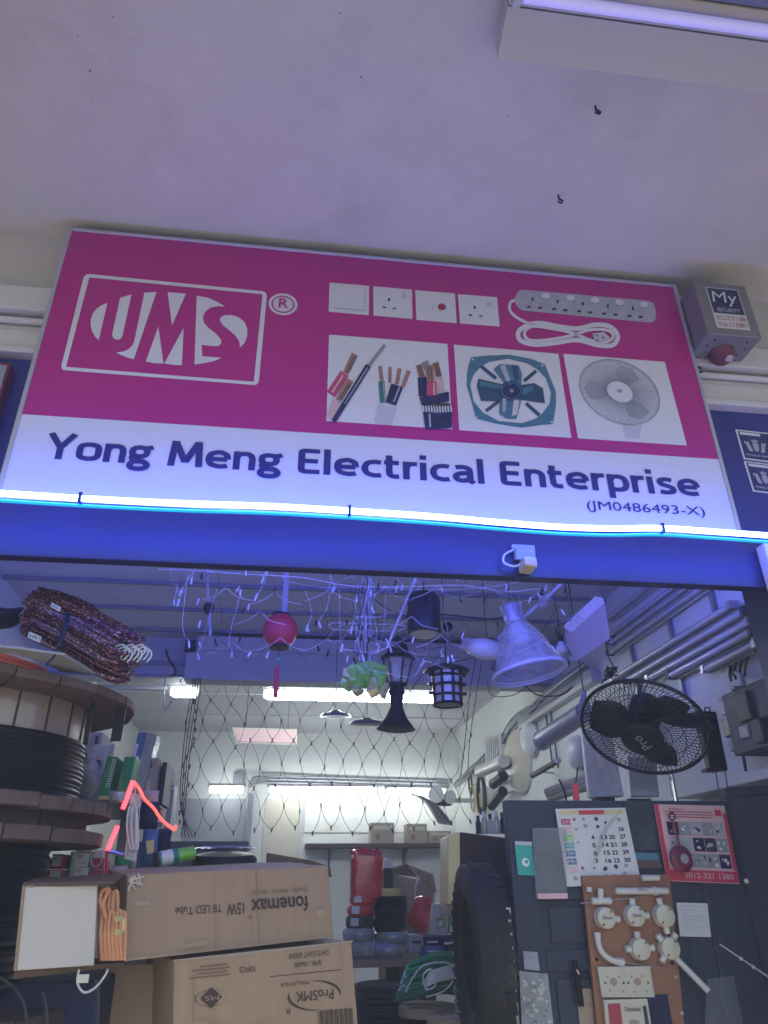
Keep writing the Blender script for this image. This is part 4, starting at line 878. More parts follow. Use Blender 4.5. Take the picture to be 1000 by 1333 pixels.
# ---------------------------------------------------------------- net light curtain
t = T('net_light', 'dark net light curtain with small bulbs hanging under the ceiling beam', 'net light', A(420, 1080, 2.86))
NY = 2.9; random.seed(21); node = {}
cols, rows_ = 15, 8
for j in range(rows_):
    for i in range(cols):
        px = 238 + i * 26 + (13 if j % 2 else 0) + random.uniform(-4, 4); py = 884 + j * 28 + random.uniform(-6, 6) + (3 if j > 5 else 0)
        if i > 10: py -= (i - 10) * 4
        node[i, j] = A(px, py, NY + random.uniform(-.03, .03))
mb = MB()
for j in range(rows_ - 1):
    for i in range(cols):
        for di in ((-1, 0) if j % 2 == 0 else (0, 1)):
            if (i + di, j + 1) in node:
                a, b = node[i, j], node[i + di, j + 1]
                if random.random() < .06: continue
                mid = (a + b) / 2 + V(((.012 if di else -.012), 0, -.004)); mb.tube(smooth_path([a, mid, b], 3), .0017, 4, cap=False)
mb.build('net', 'wire_dark', t)['kind'] = 'stuff'
for (i, j), p in node.items():
    MB().lathe([(.002, -.016), (.0048, -.008), (.0048, .010), (.003, .014)], p, (random.uniform(-.3, .3), 0, 1), 6).build('bulb', 'wire_black', t)
for i in (1, 5, 9, 13): MB().tube([node[i, 0], V((node[i, 0].x, 2.93, 2.866))], .002, 4).build('tie', 'wire_dark', t)
t = T('cable_bunch', 'bunch of dark fairy light cables hanging at the left edge of the net curtain', 'cable', A(245, 1100, 2.75))
for k in range(4): MB().tube(smooth_path([A(262 - k * 3, 882, 2.8), A(256 - k * 4, 930, 2.75), A(247 - k * 3, 985, 2.75), A(241 - k * 2, 1050, 2.75), A(236 + k * 5, 1090, 2.75)], 5), .0028, 4).build('strand', 'wire_black', t)
for k in range(16): MB().lathe([(.002, -.016), (.005, -.008), (.005, .012)], A(258 - k * 1.6 + random.uniform(-4, 6), 890 + k * 12, 2.74), seg=6).build('bulb', 'wire_black', t)
# hanging round pans and discs near the front tube
for i, (px, py, rx, lab) in enumerate(((437, 931, 20, 'round chrome spotlight dish hanging below the front tube'), (478, 941, 24, 'wide dark metal dish hanging left of the carriage lantern'), (520, 944, 15, 'small round chrome dish hanging behind the carriage lantern foot'))):
    p = A(px, py, 2.5); r = M_(rx, px, py, 2.5); t = T('lamp_dish', lab, 'lamp', p, 'hanging lamp dishes')
    MB().lathe([(r, -.012), (r * 1.02, -.008), (r * .85, .008), (r * .4, .018), (r * .2, .03)], p, (0, -.12, 1), 24).build('dish', 'chrome' if i != 1 else 'dull_steel', t, smooth=True)
    MB().lathe([(r * .78, -.013), (r * .3, -.016), (.001, -.017)], p, (0, -.12, 1), 24, cap=False).build('lens', 'frosted' if i == 0 else 'dark_grey', t, smooth=True)
    hang(t, p + V((0, 0, .05)), .003)
t = T('cctv_camera', 'small white security sensor on a bracket under the blue header', 'camera', A(682, 740, .1))
MB().obox(A(681, 713, .012), (.038, 0, 0), (0, .006, 0), (0, 0, .009)).build('mount', 'grey_sheet', t, bevel=.003)
MB().obox(A(683, 722, .0), (.032, 0, 0), (0, .012, .004), (0, -.004, .018)).build('bracket', 'grey_sheet', t, bevel=.003)
MB().obox(A(687, 736, -.02), (.022, .005, 0), (0, .035, .0), (0, 0, .017)).build('body', 'cream_plastic', t, bevel=.006)
MB().tube(smooth_path([A(668, 716, .0), A(657, 722, -.01), A(656, 732, -.01), A(668, 737, -.01), A(678, 735, -.01)], 5), .0035, 6).build('cable', 'wire_white', t)

# ================================================================ LEFT: STACKED CABLE REELS
def coil_turns(c, r, z0, z1, n, tr, seg=56, jit=.004):    # a stack of closed turns round a vertical axis
    out = []
    for k in range(n):
        z = z0 + (z1 - z0) * (k + .5) / n; rr = r + random.uniform(-jit, jit)
        out.append(MB().tube([V((c[0] + rr * math.cos(6.2832 * i / seg), c[1] + rr * math.sin(6.2832 * i / seg), z + random.uniform(-.0008, .0008))) for i in range(seg)], tr, 6, closed=True))
    return out
def flange(t, cx, cy, z0, z1, R, m_='wood_reel', n=9, rot=.3, sides=26):
    # planks cut from a round disc: each plank its own piece
    c_, s_ = math.cos(rot), math.sin(rot)
    for k in range(n):
        a, b = -R + 2 * R * k / n + .0015, -R + 2 * R * (k + 1) / n - .0015
        dz = random.uniform(-.003, .003)
        pts = []
        xs = [a + (b - a) * i / 3 for i in range(4)]
        up = [(x, math.sqrt(max(.0004, R * R - x * x)) * random.uniform(.99, 1.0)) for x in xs]
        pts = up + [(x, -y) for x, y in up[::-1]]
        P = [V((cx + x * c_ - y * s_, cy + x * s_ + y * c_, z0 + dz)) for x, y in pts][::-1]
        MB().prism(P, (0, 0, z1 - z0)).build('plank', m_, t, bevel=.002)
random.seed(31)
RC = (-1.00, .47)
t = T('cable_reel', 'upper wooden cable reel wound with thick black corrugated conduit', 'cable reel', (RC[0], RC[1], 1.78), 'stacked cable reels')
flange(t, *RC, 2.118, 2.144, .495, 'wood_reel', 8, .55)
flange(t, *RC, 1.795, 1.830, .47, 'wood_reel', 9, 1.2)
MB().lathe([(.345, 1.83), (.345, 2.117)], (RC[0], RC[1], 0), seg=40, cap=False).build('drum', 'wood_drum', t, smooth=True)
for k in range(22):
    a = 6.2832 * k / 22; MB().obox((RC[0] + .3465 * math.cos(a), RC[1] + .3465 * math.sin(a), 2.06), (-.0025 * math.sin(a), .0025 * math.cos(a), 0), (.0022 * math.cos(a), .0022 * math.sin(a), 0), (0, 0, .056)).build('drum_joint', 'wood_reel_dark', t)
for mb in coil_turns(RC, .352, 1.832, 2.008, 13, .0125): mb.build('conduit_turn', 'black_plastic', t, smooth=True)
t2 = T('cable_reel', 'lower wooden cable reel wound with thin black cable, under the other reel', 'cable reel', (RC[0], RC[1], 1.3), 'stacked cable reels')
flange(t2, *RC, 1.716, 1.752, .455, 'wood_reel', 9, .1)
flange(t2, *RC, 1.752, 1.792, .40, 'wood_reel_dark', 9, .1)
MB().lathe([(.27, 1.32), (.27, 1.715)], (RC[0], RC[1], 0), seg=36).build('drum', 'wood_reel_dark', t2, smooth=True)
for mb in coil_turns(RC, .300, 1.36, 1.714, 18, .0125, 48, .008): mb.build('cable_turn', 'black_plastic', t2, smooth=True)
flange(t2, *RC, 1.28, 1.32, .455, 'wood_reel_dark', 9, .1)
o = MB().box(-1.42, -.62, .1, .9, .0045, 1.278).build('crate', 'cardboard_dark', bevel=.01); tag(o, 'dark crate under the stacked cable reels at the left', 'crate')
# grey plastic sheet on the reel, coils on top
p = [A(x, y, Y) for x, y, Y in ((-30, 858, .0), (15, 851, .02), (60, 846, .1), (85, 848, .2), (125, 876, .22), (80, 872, .02), (20, 868, -.03), (-30, 874, -.05))]
zz = 2.156
o = MB().prism([V((q.x, q.y, zz + .012)) for q in p][::-1], (0, 0, .008)).build('plastic_sheet', 'grey_sheet', bevel=.003); tag(o, 'pale grey plastic sheet lying on top of the upper cable reel', 'sheet')
o = MB().tube([A(75, 845, .05), A(70, 855, .0), A(60, 866, -.03)], .003, 5).build('sheet_tie', 'navy_stuff', o)
def bundle(t, ax0, ax1, w, h, n, tr, m_, upv=V((0, 0, 1)), yv=V((0, 1, 0)), turns_label='strand', seed=1, ends=None):
    random.seed(seed); d = (ax1 - ax0); Lh = d.length; dn = d.normalized()
    for k in range(n):
        ang = random.uniform(0, 6.2832); rad = math.sqrt(random.random())
        oy = yv * (math.cos(ang) * rad * w); oz = upv * (math.sin(ang) * rad * h)
        e0 = random.uniform(-.03, .03); e1 = random.uniform(-.03, .03); hr = .018 + .02 * random.random()
        a0 = ax0 + oy + oz + dn * (.04 + e0); a1 = ax1 + oy + oz + dn * (-.04 + e1)
        sl = random.uniform(-.02, .02)
        pts = [a0 + upv * sl + yv * hr, a0.lerp(a1, .33) + upv * (sl + .006) + yv * (hr + random.uniform(-.005, .005)), a0.lerp(a1, .66) + upv * .006 + yv * hr, a1 + yv * hr - upv * .4 * sl, a1 + dn * .035 - upv * .4 * sl, a1 - yv * hr - upv * .01, a0.lerp(a1, .5) - yv * hr + upv * random.uniform(-.006, .006), a0 - yv * hr, a0 - dn * .035 + upv * sl * .5]
        MB().tube(smooth_path(pts, 4, True), tr, 5, closed=True).build(turns_label, m_[k % len(m_)], t, smooth=True)
t = T('twisted_wire_coil', 'big bundle of maroon and black twisted wire lying on the cable reel', 'wire coil', A(110, 880, .25))
bundle(t, A(46, 800, .30) + V((0, 0, .01)), A(168, 856, .26) + V((0, 0, .0)), .095, .075, 150, .0060, ['twisted_wire'], V((.25, 0, .97)), V((0, .95, .2)), 'strand', 4)
for k in range(9):    # pale strand ends at the right of the bundle
    p0 = A(150 + k * 4.2, 842 + (k % 3) * 3, .17); MB().tube(smooth_path([p0, p0 + V((.024, -.01, .004)), p0 + V((.034, -.008, -.014)), p0 + V((.022, -.006, -.034))], 4), .0026, 5).build('strand_end', 'wire_white', t)
q = [A(68, 785, .14), A(80, 791, .14), A(78, 797, .14), A(66, 790, .14)]
lbp = rect_on(MB(), q, 0, 0, 1, 1, .003).build('length_label', 'paper', t); text_on(MB(), q, (.1, .15, .9, .85), '100M', .0, .005, True).build('lettering', 'print_black', lbp)
MB().tube(smooth_path([A(88, 800, .13), A(84, 820, .10), A(76, 842, .1)], 4), .008, 6).build('binding', 'navy_stuff', t)
mb = blob(A(108, 826, .29), .19, .085, .062, 4, .06); c_ = A(108, 826, .29); mb.v = [V((q.x, q.y, q.z - (q.x - c_.x) * .34)) for q in mb.v]; mb.build('core', 'twisted_wire', t, smooth=True)
t = T('orange_wire_coil', 'flat coil of orange red wire on the reel at the left edge', 'wire coil', A(10, 845, .2))
c0 = V((A(-25, 838, .25).x, .28, 2.185))
for k in range(16):
    rr = .09 + .013 * (k % 6) + random.uniform(-.003, .003); z = 2.172 + .011 * (k // 6) + .006 * (k % 2)
    MB().tube([c0 + V((rr * 1.25 * math.cos(6.2832 * i / 30), rr * math.sin(6.2832 * i / 30), z - c0.z + .02 - .02 * math.cos(6.2832 * i / 30))) for i in range(30)], .0062, 6, closed=True).build('strand', 'wire_orange', t, smooth=True)
q = [A(38, 822, .08), A(54, 829, .08), A(52, 837, .08), A(36, 830, .08)]
lbp = rect_on(MB(), q, 0, 0, 1, 1, .001).build('length_label', 'paper', t); text_on(MB(), q, (.12, .15, .9, .85), '16M', .0, .003, True).build('lettering', 'print_black', lbp)
t = T('dark_wire_coil', 'dark navy wire coil behind the orange coil at the left edge', 'wire coil', A(5, 815, .4))
bundle(t, A(-40, 806, .42), A(20, 806, .42), .04, .03, 22, .006, ['navy_stuff'], V((0, 0, 1)), V((0, 1, 0)), 'strand', 9)
for px0, px1, y0, y1, Y, lab in ((150, 163.5, 893, 964, .42, 'wide black strap hanging from the upper reel'), (112.5, 118.5, 930, 968, .35, 'narrow black strap hanging from the upper reel')):
    a, b = A(px0, (y0 + y1) / 2, Y), A(px1, (y0 + y1) / 2, Y); b = V((b.x, Y, A(px1, y1, Y).z))
    o = MB().prism([V((a.x, Y, 2.118)), V((b.x, Y, 2.118)), V((b.x - .004, Y + .01, b.z)), V((a.x - .004, Y + .01, b.z - .002))][::-1], (0, .004, 0)).build('hanging_strap', 'wire_black'); tag(o, lab, 'strap')
# ================================================================ LEFT RACK WITH BOXES
rk = T('storage_rack', 'dark metal rack behind the reels carrying small boxes', 'rack', (-.85, 1.1, 0))
SZ1_, SZ2_ = 1.885, 1.60
def rackbox(name, lab, x0, y0, x1, y1, Y, d, m_, z=None, cat='box', group=None, bev=.003, lean=0):
    a = A(x0, y1, Y); b = A(x1, y0, Y); z0 = a.z if z is None else z
    t = T(name, lab, cat, ((a.x + b.x) / 2, Y, z0), group)
    MB().hexa([V((a.x, Y, z0)), V((b.x, Y, z0)), V((b.x + lean, Y, b.z)), V((a.x + lean, Y, b.z))], [V((a.x, Y + d, z0)), V((b.x, Y + d, z0)), V((b.x + lean, Y + d, b.z)), V((a.x + lean, Y + d, b.z))]).build('body', m_, t, bevel=bev)
    return t, [V((a.x + lean, Y, b.z)), V((b.x + lean, Y, b.z)), V((b.x, Y, z0)), V((a.x, Y, z0))]
RY0 = .95
zs = A(150, 1036, RY0).z
MB().box(-1.5, A(172, 1040, RY0).x, RY0 - .02, 1.7, zs - .025, zs - .001).build('shelf_board', 'dull_steel', rk)
zs2 = A(90, 1146, .8).z
MB().box(-1.5, A(160, 1140, .8).x, .78, 1.7, zs2 - .025, zs2 - .001).build('shelf_board', 'dull_steel', rk)
for x in (-1.48, A(150, 1140, 1.4).x):
    for y in (1.45, 1.68): MB().box(x - .018, x + .018, y - .018, y + .018, .0045, zs - .026 if y < 1.6 else zs + .1).build('post', 'dull_steel', rk)
for i, (x0, x1) in enumerate(((126.5, 149), (150, 173))):
    t, q = rackbox('green_box', ['left', 'right'][i] + ' of the two green boxes with white squares on the rack', x0, 985, x1, 1036, RY0, .12, 'green_box', zs, 'box', 'green boxes', lean=.012)
    u = .62 if i == 0 else .0
    if i == 0:
        for k in range(6):
            rect_on(MB(), q, .58, .06 + k * .125, .92, .155 + k * .125).build('white_square', 'print_white', t); rect_on(MB(), q, .66, .085 + k * .125, .84, .13 + k * .125, .003).build('square_centre', 'green_box', t)
    # name runs up the side
    vs, fs, _ = text_shape('CONEX', .01); mb = MB(); mb.add([on_quad(q, .12 + .22 * (1 - y), .92 - x * .34, .002) for x, y in vs], fs); mb.build('lettering', 'foil_gold', t)
    vs, fs, _ = text_shape('SWITCHES', 0); mb = MB(); mb.add([on_quad(q, .3 + .1 * (1 - y), .55 - x * .42, .002) for x, y in vs], fs)
    if i == 0: mb.build('lettering', 'print_white', t)
t, q = rackbox('blue_box', 'tall blue printed box standing behind the green boxes', 158, 953, 181, 1036, 1.12, .16, 'blue_box', zs, lean=.03); rect_on(MB(), q, .08, .18, .42, .52).build('label', 'print_white', t); rect_on(MB(), q, .5, .36, .85, .42).build('mark', 'print_white', t)
MB().hexa([q[2] + V((.002, 0, 0)), q[2] + V((.035, .05, 0)), q[1] + V((.035, .05, 0)), q[1] + V((.002, 0, 0))], [q[2] + V((.002, .16, 0)), q[2] + V((.035, .16, 0)), q[1] + V((.035, .16, 0)), q[1] + V((.002, .16, 0))]).build('side_panel', 'silver_film', t)
t, q = rackbox('grey_carton', 'grey carton with a dark mark high behind the plastic bag', 98, 953, 134, 1036, 1.3, .2, 'cardboard_grey', zs); rect_on(MB(), q, .6, .06, .8, .2).build('mark', 'dark_grey', t)
t, q = rackbox('white_carton', 'white carton with a small picture beside the plastic bag', 108, 969, 138, 1036, 1.1, .15, 'white_card', zs, lean=.01); poly_on(MB(), q, [(.35, .28), (.7, .3), (.85, .42), (.6, .5), (.55, .4)]).build('picture', 'dark_grey', t); rect_on(MB(), q, .8, .3, .97, .5).build('picture', 'paper_pink', t)
t, q = rackbox('fitting_carton', 'grey box with printed switch pictures right of the blue box', 187, 987, 207, 1036, 1.2, .15, 'cardboard_grey', zs); rect_on(MB(), q, .1, .1, .45, .22).build('picture', 'dark_grey', t); poly_on(MB(), q, [(.5, .3), (.9, .2), (.85, .5), (.6, .55)]).build('picture', 'print_grey', t); rect_on(MB(), q, .15, .5, .5, .95).build('picture', 'paper_pink', t)
t, q = rackbox('dark_box', 'narrow dark navy box at the right end of the rack', 206, 992, 218, 1040, 1.25, .2, 'navy_stuff', zs)
t, q = rackbox('light_grey_panel', 'light grey upright panel box beside the red neon tube', 213, 1022, 228, 1082, 1.5, .12, 'grey_sheet', None); rect_on(MB(), q, .1, .05, .9, .1).build('strip', 'print_white', t)
MB().box(ORG[t.name].x - .012, ORG[t.name].x + .012, 1.54, 1.57, .0045, ORG[t.name].z).build('stand', 'dull_steel', t)
t, q = rackbox('yellow_box', 'flat yellow box under the green boxes', 128, 1036.5, 146, 1041, .9, .05, 'yellow_plastic', None, bev=.001)
for x0, y0, x1, y1, Y, m_, lab in ((189, 1050, 199, 1062, 1.35, 'white_card', 'tiny white box behind the navy packet'), (200, 1052, 211, 1064, 1.35, 'red_box', 'tiny red box behind the flexible neon strip'), (189, 1063, 200, 1074, 1.34, 'blue_box', 'tiny blue box under the tiny white box'), (201, 1065, 212, 1076, 1.34, 'cardboard_grey', 'tiny grey box under the tiny red box'), (140, 968, 150, 985, 1.15, 'white_card', 'small white box top behind the green boxes'), (98, 938, 112, 953, 1.32, 'cardboard', 'small brown box on top of the grey carton'), (188, 970, 199, 987, 1.22, 'white_card', 'small white box on the fitting carton'), (218, 1004, 226, 1022, 1.52, 'cardboard_grey', 'small grey box on the light grey panel')):
    t, q = rackbox('tiny_box', lab, x0, y0, x1, y1, Y, .07, m_, None, 'box', 'tiny boxes on the left rack', .0015); rect_on(MB(), q, .15, .2, .85, .5).build('label', 'print_white' if m_ != 'white_card' else 'print_mid', t); rect_on(MB(), q, .2, .62, .6, .7).build('print_line', 'dark_grey', t)
# clear plastic bag with fittings
c = A(112, 1014, .85); t = T('plastic_bag', 'clear plastic bag of small fittings on the reel beside the green boxes', 'bag', A(112, 1038, .85))
blob(c, .055, .05, .07, 3).build('film', 'clear_bag', t, smooth=True); blob(c - V((0, 0, .015)), .045, .04, .05, 8, .2).build('contents', 'dark_grey', t, smooth=True)
MB().lathe([(.002, -.005), (.012, 0), (.03, .045)], c + V((0, 0, .065)), (.2, 0, 1), 8, cap=False).build('neck', 'clear_bag', t)
MB().lathe([(.004, 0), (.0045, .08)], c + V((.0, -.02, .05)), (-.3, 0, 1), 6).build('tie', 'black_plastic', t)
# small red and white boxes on the lower shelf
for x0, y0, x1, y1, m_, lab in ((46, 1116, 62, 1131, 'red_box', 'upper left small red box with white end on the rack'), (65, 1112, 83, 1131, 'red_box', 'upper right small red box with white end on the rack'), (45, 1132, 60, 1145, 'red_box', 'lower left small red box with white end on the rack'), (61, 1132, 82, 1145, 'red_box', 'lower right small red box with white end on the rack'),
        (97, 1111, 117, 1129, 'green_box', 'upper white ended green box beside the red boxes'), (95, 1130, 116, 1145, 'green_box', 'lower white ended green box beside the red boxes')):
    t, q = rackbox('small_box', lab, x0, y0, x1, y1, .8, .1, m_, None, 'box', 'small boxes on the lower shelf', .0015)
    if m_ == 'red_box': rect_on(MB(), q, .12, .12, .88, .82).build('white_end', 'print_white', t); rect_on(MB(), q, .3, .3, .45, .36, .003).build('mark', 'print_red', t)
    else: rect_on(MB(), q, .0, .0, 1, 1).build('white_end', 'print_white', t); text_on(MB(), q, (.15, .12, .5, .3), 'NV', .01, .003).build('lettering', 'print_black', t); rect_on(MB(), q, .6, .62, .68, .75, .003).build('mark', 'print_black', t)
t, q = rackbox('dark_green_box', 'plain dark green box between the red and the white ended boxes', 86, 1108, 95, 1145, .85, .1, 'green_box', zs2)
t, q = rackbox('yellow_strip_box', 'yellow flat box lying on the white ended boxes', 97, 1102, 121, 1109.5, .8, .1, 'yellow_plastic', None, bev=.001)
for x0, y0, x1, y1, m_, lab in ((119, 1107, 135, 1117, 'white_card', 'white topped small carton behind the neon tube'), (118, 1118, 136, 1131, 'red_box', 'upper crimson carton behind the cable loop'), (117, 1132, 135, 1146, 'red_box', 'lower crimson carton behind the cable loop')): rackbox('small_carton', lab, x0, y0, x1, y1, .86, .1, m_, None, 'box', 'crimson cartons', .0015)
tag(wire([(121, 1100), (118, 1118), (123, 1128), (131, 1124), (133, 1114)], .0022, .8).build('thin_cable_loop', 'wire_white', smooth=True), 'thin white cable loop hanging over the crimson cartons', 'cable')
# neon tubes
tag(MB().tube([A(173, 1017, .62), A(160, 1053, .60)], .0078, 10).build('red_neon_tube', 'neon_red', smooth=True), 'upper lit straight red neon tube leaning by the green boxes', 'neon tube')
t = T('red_neon_tube', 'lower lit straight red neon tube with metal foot below the reel flange', 'neon tube', A(140, 1108, .55)); MB().tube([A(153, 1076, .55), A(140, 1107, .52)], .007, 10).build('tube', 'neon_red', t, smooth=True); MB().tube([A(139, 1108, .52), A(160, 1113, .55)], .006, 6).build('foot', 'chrome', t); MB().tube([A(139, 1108, .52), A(139, 1140, .55)], .005, 6).build('stem', 'red_box', t)
tag(MB().tube(smooth_path([A(x, y, .65) for x, y in ((174, 1017), (182, 1028), (188, 1040), (200, 1052), (208, 1064), (217, 1073), (227, 1080), (229, 1074))], 5), .0048, 8).build('flexible_neon_strip', 'neon_orange', smooth=True), 'lit orange red flexible neon strip curving down from the neon tube', 'neon strip')
# clear coils of tape hanging
t = T('clear_tape_coil', 'clear plastic wrapped coil of LED tape hanging beside the neon tubes', 'led tape', A(172, 1110, .6))
MB().hexa([A(162, 1118, .58), A(178, 1122, .58), A(184, 1034, .62), (A(170, 1032, .62))], [A(162, 1118, .61), A(178, 1122, .61), A(184, 1034, .65), A(170, 1032, .65)]).build('wrapper', 'clear_bag', t)
for k in range(5): MB().tube(smooth_path([A(168 + k * 2.5, 1050, .59), A(165 + k * 3, 1075, .585), A(170 + k * 2, 1105, .585), A(176 + k, 1098, .585), A(179, 1070, .59), A(176, 1048, .59)], 4), .003, 5).build('tape_turn', 'silver_film' if k % 2 else 'frosted', t)
MB().tube([A(176, 1034, .62), A(176, 1018, .62) ], .002, 4).build('string', 'wire_white', t)
for x0, y0, x1, y1, Y, m_, lab in ((182, 1045, 206, 1078, .9, 'navy_stuff', 'dark navy packet hanging behind the flexible neon strip'), (184, 1082, 204, 1126, .85, 'blue_box', 'blue packet with a yellow patch above the tube carton'), (205, 1080, 222, 1110, .95, 'navy_stuff', 'dark packet beside the blue packet'), (186, 1030, 206, 1046, 1.0, 'paper_pink', 'pinkish packet behind the flexible neon strip'), (143, 1030, 163, 1044, .6, 'silver_film', 'crumpled silver packet in front of the green boxes'), (143, 1128, 164, 1150, .62, 'silver_film', 'crumpled silver blue packet below the neon tube'), (150, 1114, 170, 1130, .75, 'green_box', 'small green packet behind the clear tape coil')):
    a = A((x0 + x1) / 2, (y0 + y1) / 2, Y); w = M_((x1 - x0) / 2, x0, y0, Y); h = M_((y1 - y0) / 2, x0, y0, Y)
    t = T('packet', lab, 'packet', a - V((0, 0, h)), 'packets on the left rack'); mb = MB(); n = 7
    for side in (-1, 1):
        vs = []; rnd = random.Random(x0)
        for j in range(n):
            for i in range(n):
                u, v_ = i / (n - 1) * 2 - 1, j / (n - 1) * 2 - 1
                vs.append(a + V((u * w * (1 + .06 * math.sin(v_ * 5 + x0)), side * .02 * (1 - u * u) * (1 - v_ ** 4) + rnd.uniform(-.003, .003), v_ * h)))
        fs = [(j * n + i, j * n + i + 1, (j + 1) * n + i + 1, (j + 1) * n + i) for j in range(n - 1) for i in range(n - 1)]
        mb.add(vs, fs if side == -1 else [f[::-1] for f in fs])
    mb.build('pouch', m_, t, smooth=True)
    if m_ == 'blue_box': MB().poly([A(190, 1095, .82), A(201, 1093, .82), A(200, 1110, .82), A(192, 1112, .82)][::-1]).build('patch', 'yellow_plastic', t)
# green printed roll, dark tray and pot lids on top of the carton
t = T('printed_roll', 'green and white printed roll lying on top of the tube carton', 'roll', A(225, 1118, .75)); a, b = A(203, 1119, .72), A(252, 1110, .78)
MB().tube([a, a.lerp(b, .55)], M_(9, 220, 1115, .75), 14).build('printed_sleeve', 'print_green', t, smooth=True); MB().tube([a.lerp(b, .551), b], M_(8.5, 220, 1115, .75), 14).build('green_end', 'foil_green', t, smooth=True); MB().tube([a.lerp(b, .1), a.lerp(b, .4)], M_(9.3, 220, 1115, .75), 14, cap=False).build('label_band', 'frosted', t, smooth=True); MB().tube([a - (b - a) * .02, a + (b - a) * .03], M_(9.8, 220, 1115, .75), 14).build('dark_end', 'dark_grey', t)
t = T('fan_cover', 'dark glossy fan cover lying on top of the tube carton', 'fan cover', A(300, 1126, .95)); c = A(292, 1122, .95); r = M_(42, 292, 1122, .95)
MB().lathe([(r, 0), (r, .02), (r * .9, .035), (r * .35, .045), (.01, .05)], c - V((0, 0, .01)), (0, -.12, 1), 28).build('cover', 'black_plastic', t, smooth=True)
for k in range(3): MB().lathe([(r * (.5 + .2 * k), .043), (r * (.5 + .2 * k) + .006, .046)], c, (0, -.12, 1), 24, cap=False).build('ring', 'steel', t)
tag(MB().box(A(212, 1128, 1.0).x, A(322, 1128, 1.0).x, .98, 1.3, A(250, 1142, 1.0).z, A(250, 1129, 1.0).z).build('dark_tray', 'navy_stuff', bevel=.006), 'dark tray under the fan cover behind the tube carton', 'tray')
t = T('dark_cabinet', 'dark navy cabinet panel standing against the grey cladding at the back', 'cabinet', A(290, 1110, 5.9)); MB().box(A(180, 1100, 5.9).x, A(323, 1100, 5.9).x, 5.9, 6.35, .0045, A(270, 1095, 5.9).z).build('body', 'navy_stuff', t, bevel=.01)
t = T('open_carton', 'dark brown open carton flap rising behind the tube carton', 'box', A(390, 1130, .9)); MB().prism([A(346, 1130, .92), A(432, 1142, .92), A(430, 1128, .92), A(404, 1120, .92), A(347, 1110, .92)], (0, .01, 0)).build('flap', 'cardboard_dark', t); MB().box(A(350, 1136, .94).x, A(428, 1136, .94).x, .945, 1.2, A(390, 1200, .94).z, A(390, 1134, .94).z).build('body', 'cardboard_dark', t)

# ================================================================ THE TWO PRINTED CARTONS AND THE OPEN CARTON
def carton(t, c, Ys, dv, m_, flapm=None, bev=.004):
    q = [A(x, y, Y) for (x, y), Y in zip(c, Ys)]
    o = MB().hexa([q[3], q[2], q[1], q[0]], [p + dv for p in (q[3], q[2], q[1], q[0])]).build('body', m_, t, bevel=bev)
    sb_ = o.modifiers.new('cuts', 'SUBSURF'); sb_.subdivision_type = 'SIMPLE'; sb_.levels = sb_.render_levels = 5
    tx_ = bpy.data.textures.new('dents', 'CLOUDS'); tx_.noise_scale = .13; tx_.noise_depth = 2
    dp = o.modifiers.new('dents', 'DISPLACE'); dp.texture = tx_; dp.strength = .009; dp.mid_level = .85; dp.texture_coords = 'LOCAL'
    for p_ in o.data.polygons: p_.use_smooth = False
    return q
t = T('tube_carton', 'brown carton printed fonemax 15W T8 LED Tube upside down', 'box', A(300, 1240, .45))
q = carton(t, [(165, 1137.5), (428, 1126), (435.5, 1221.5), (161, 1253.5)], [.34, .60, .60, .34], V((-.12, .28, .02)), 'cardboard')
text_on(MB(), q, (.574, .40, .871, .605), 'fonemax', .018, .0015, True).build('lettering', 'cardboard_print', t)
text_on(MB(), q, (.455, .43, .540, .575), '15W', .012, .0015, True).build('lettering', 'cardboard_print', t)
text_on(MB(), q, (.215, .43, .432, .53), 'T8 LED Tube', .002, .0015, True).build('lettering', 'cardboard_print', t)
text_on(MB(), q, (.578, .275, .87, .355), 'Quality . Reliable . Service', .0, .0015, True).build('lettering', 'cardboard_print_soft', t)
text_on(MB(), q, (.557, .60, .575, .65), 'R', .0, .0015, True).build('lettering', 'cardboard_print_soft', t)
poly_on(MB(), q, [(.04, .33), (.1, .34), (.11, .38), (.05, .38)], .0012).build('smudge', 'cardboard_grey', t)
for k in range(9): MB().tube([on_quad(q, .005 + random.uniform(0, .05), .0 + random.uniform(0, .12), .003), on_quad(q, .005 + random.uniform(.0, .09), random.uniform(.02, .22), .006)], .0022, 4).build('torn_tape', 'white_card', t)
MB().add([on_quad(q, .02, .8, .002), on_quad(q, .98, .78, .002)], []) if False else None
rect_on(MB(), q, .0, .955, .995, .985, .0012).build('edge_wear', 'cardboard_light', t); rect_on(MB(), q, .61, .02, .616, .98, .0011).build('crease', 'cardboard_dark' if False else 'cardboard_light', t); rect_on(MB(), q, .40, .05, .404, .93, .0011).build('crease', 'cardboard_light', t)
poly_on(MB(), q, [(.90, .62), (.955, .58), (.965, .70), (.92, .74)], .0012).build('scuff', 'cardboard_light', t); poly_on(MB(), q, [(.25, .86), (.36, .84), (.37, .90), (.27, .92)], .0012).build('scuff', 'cardboard_light', t)
t = T('large_carton', 'brown carton printed ProSMK Malaysia upside down under the tube carton', 'box', A(340, 1333, .5))
q = carton(t, [(226, 1249.5), (459, 1224.5), (474, 1424), (222, 1440)], [.37, .60, .60, .37], V((-.13, .34, .0)), 'cardboard_light')
def ptx(r, s, b=0, m_='cardboard_print'): text_on(MB(), q, r, s, b, .0015, True).build('lettering', m_, t)
ptx((.605, .045, .845, .085), 'DAYLIGHT 6500K', .0); ptx((.64, .11, .80, .147), 'SMK-1060R', .0); ptx((.335, .105, .425, .145), '30PCS', .0)
rect_on(MB(), q, .50, .190, .915, .195).build('rule_line', 'cardboard_print', t)
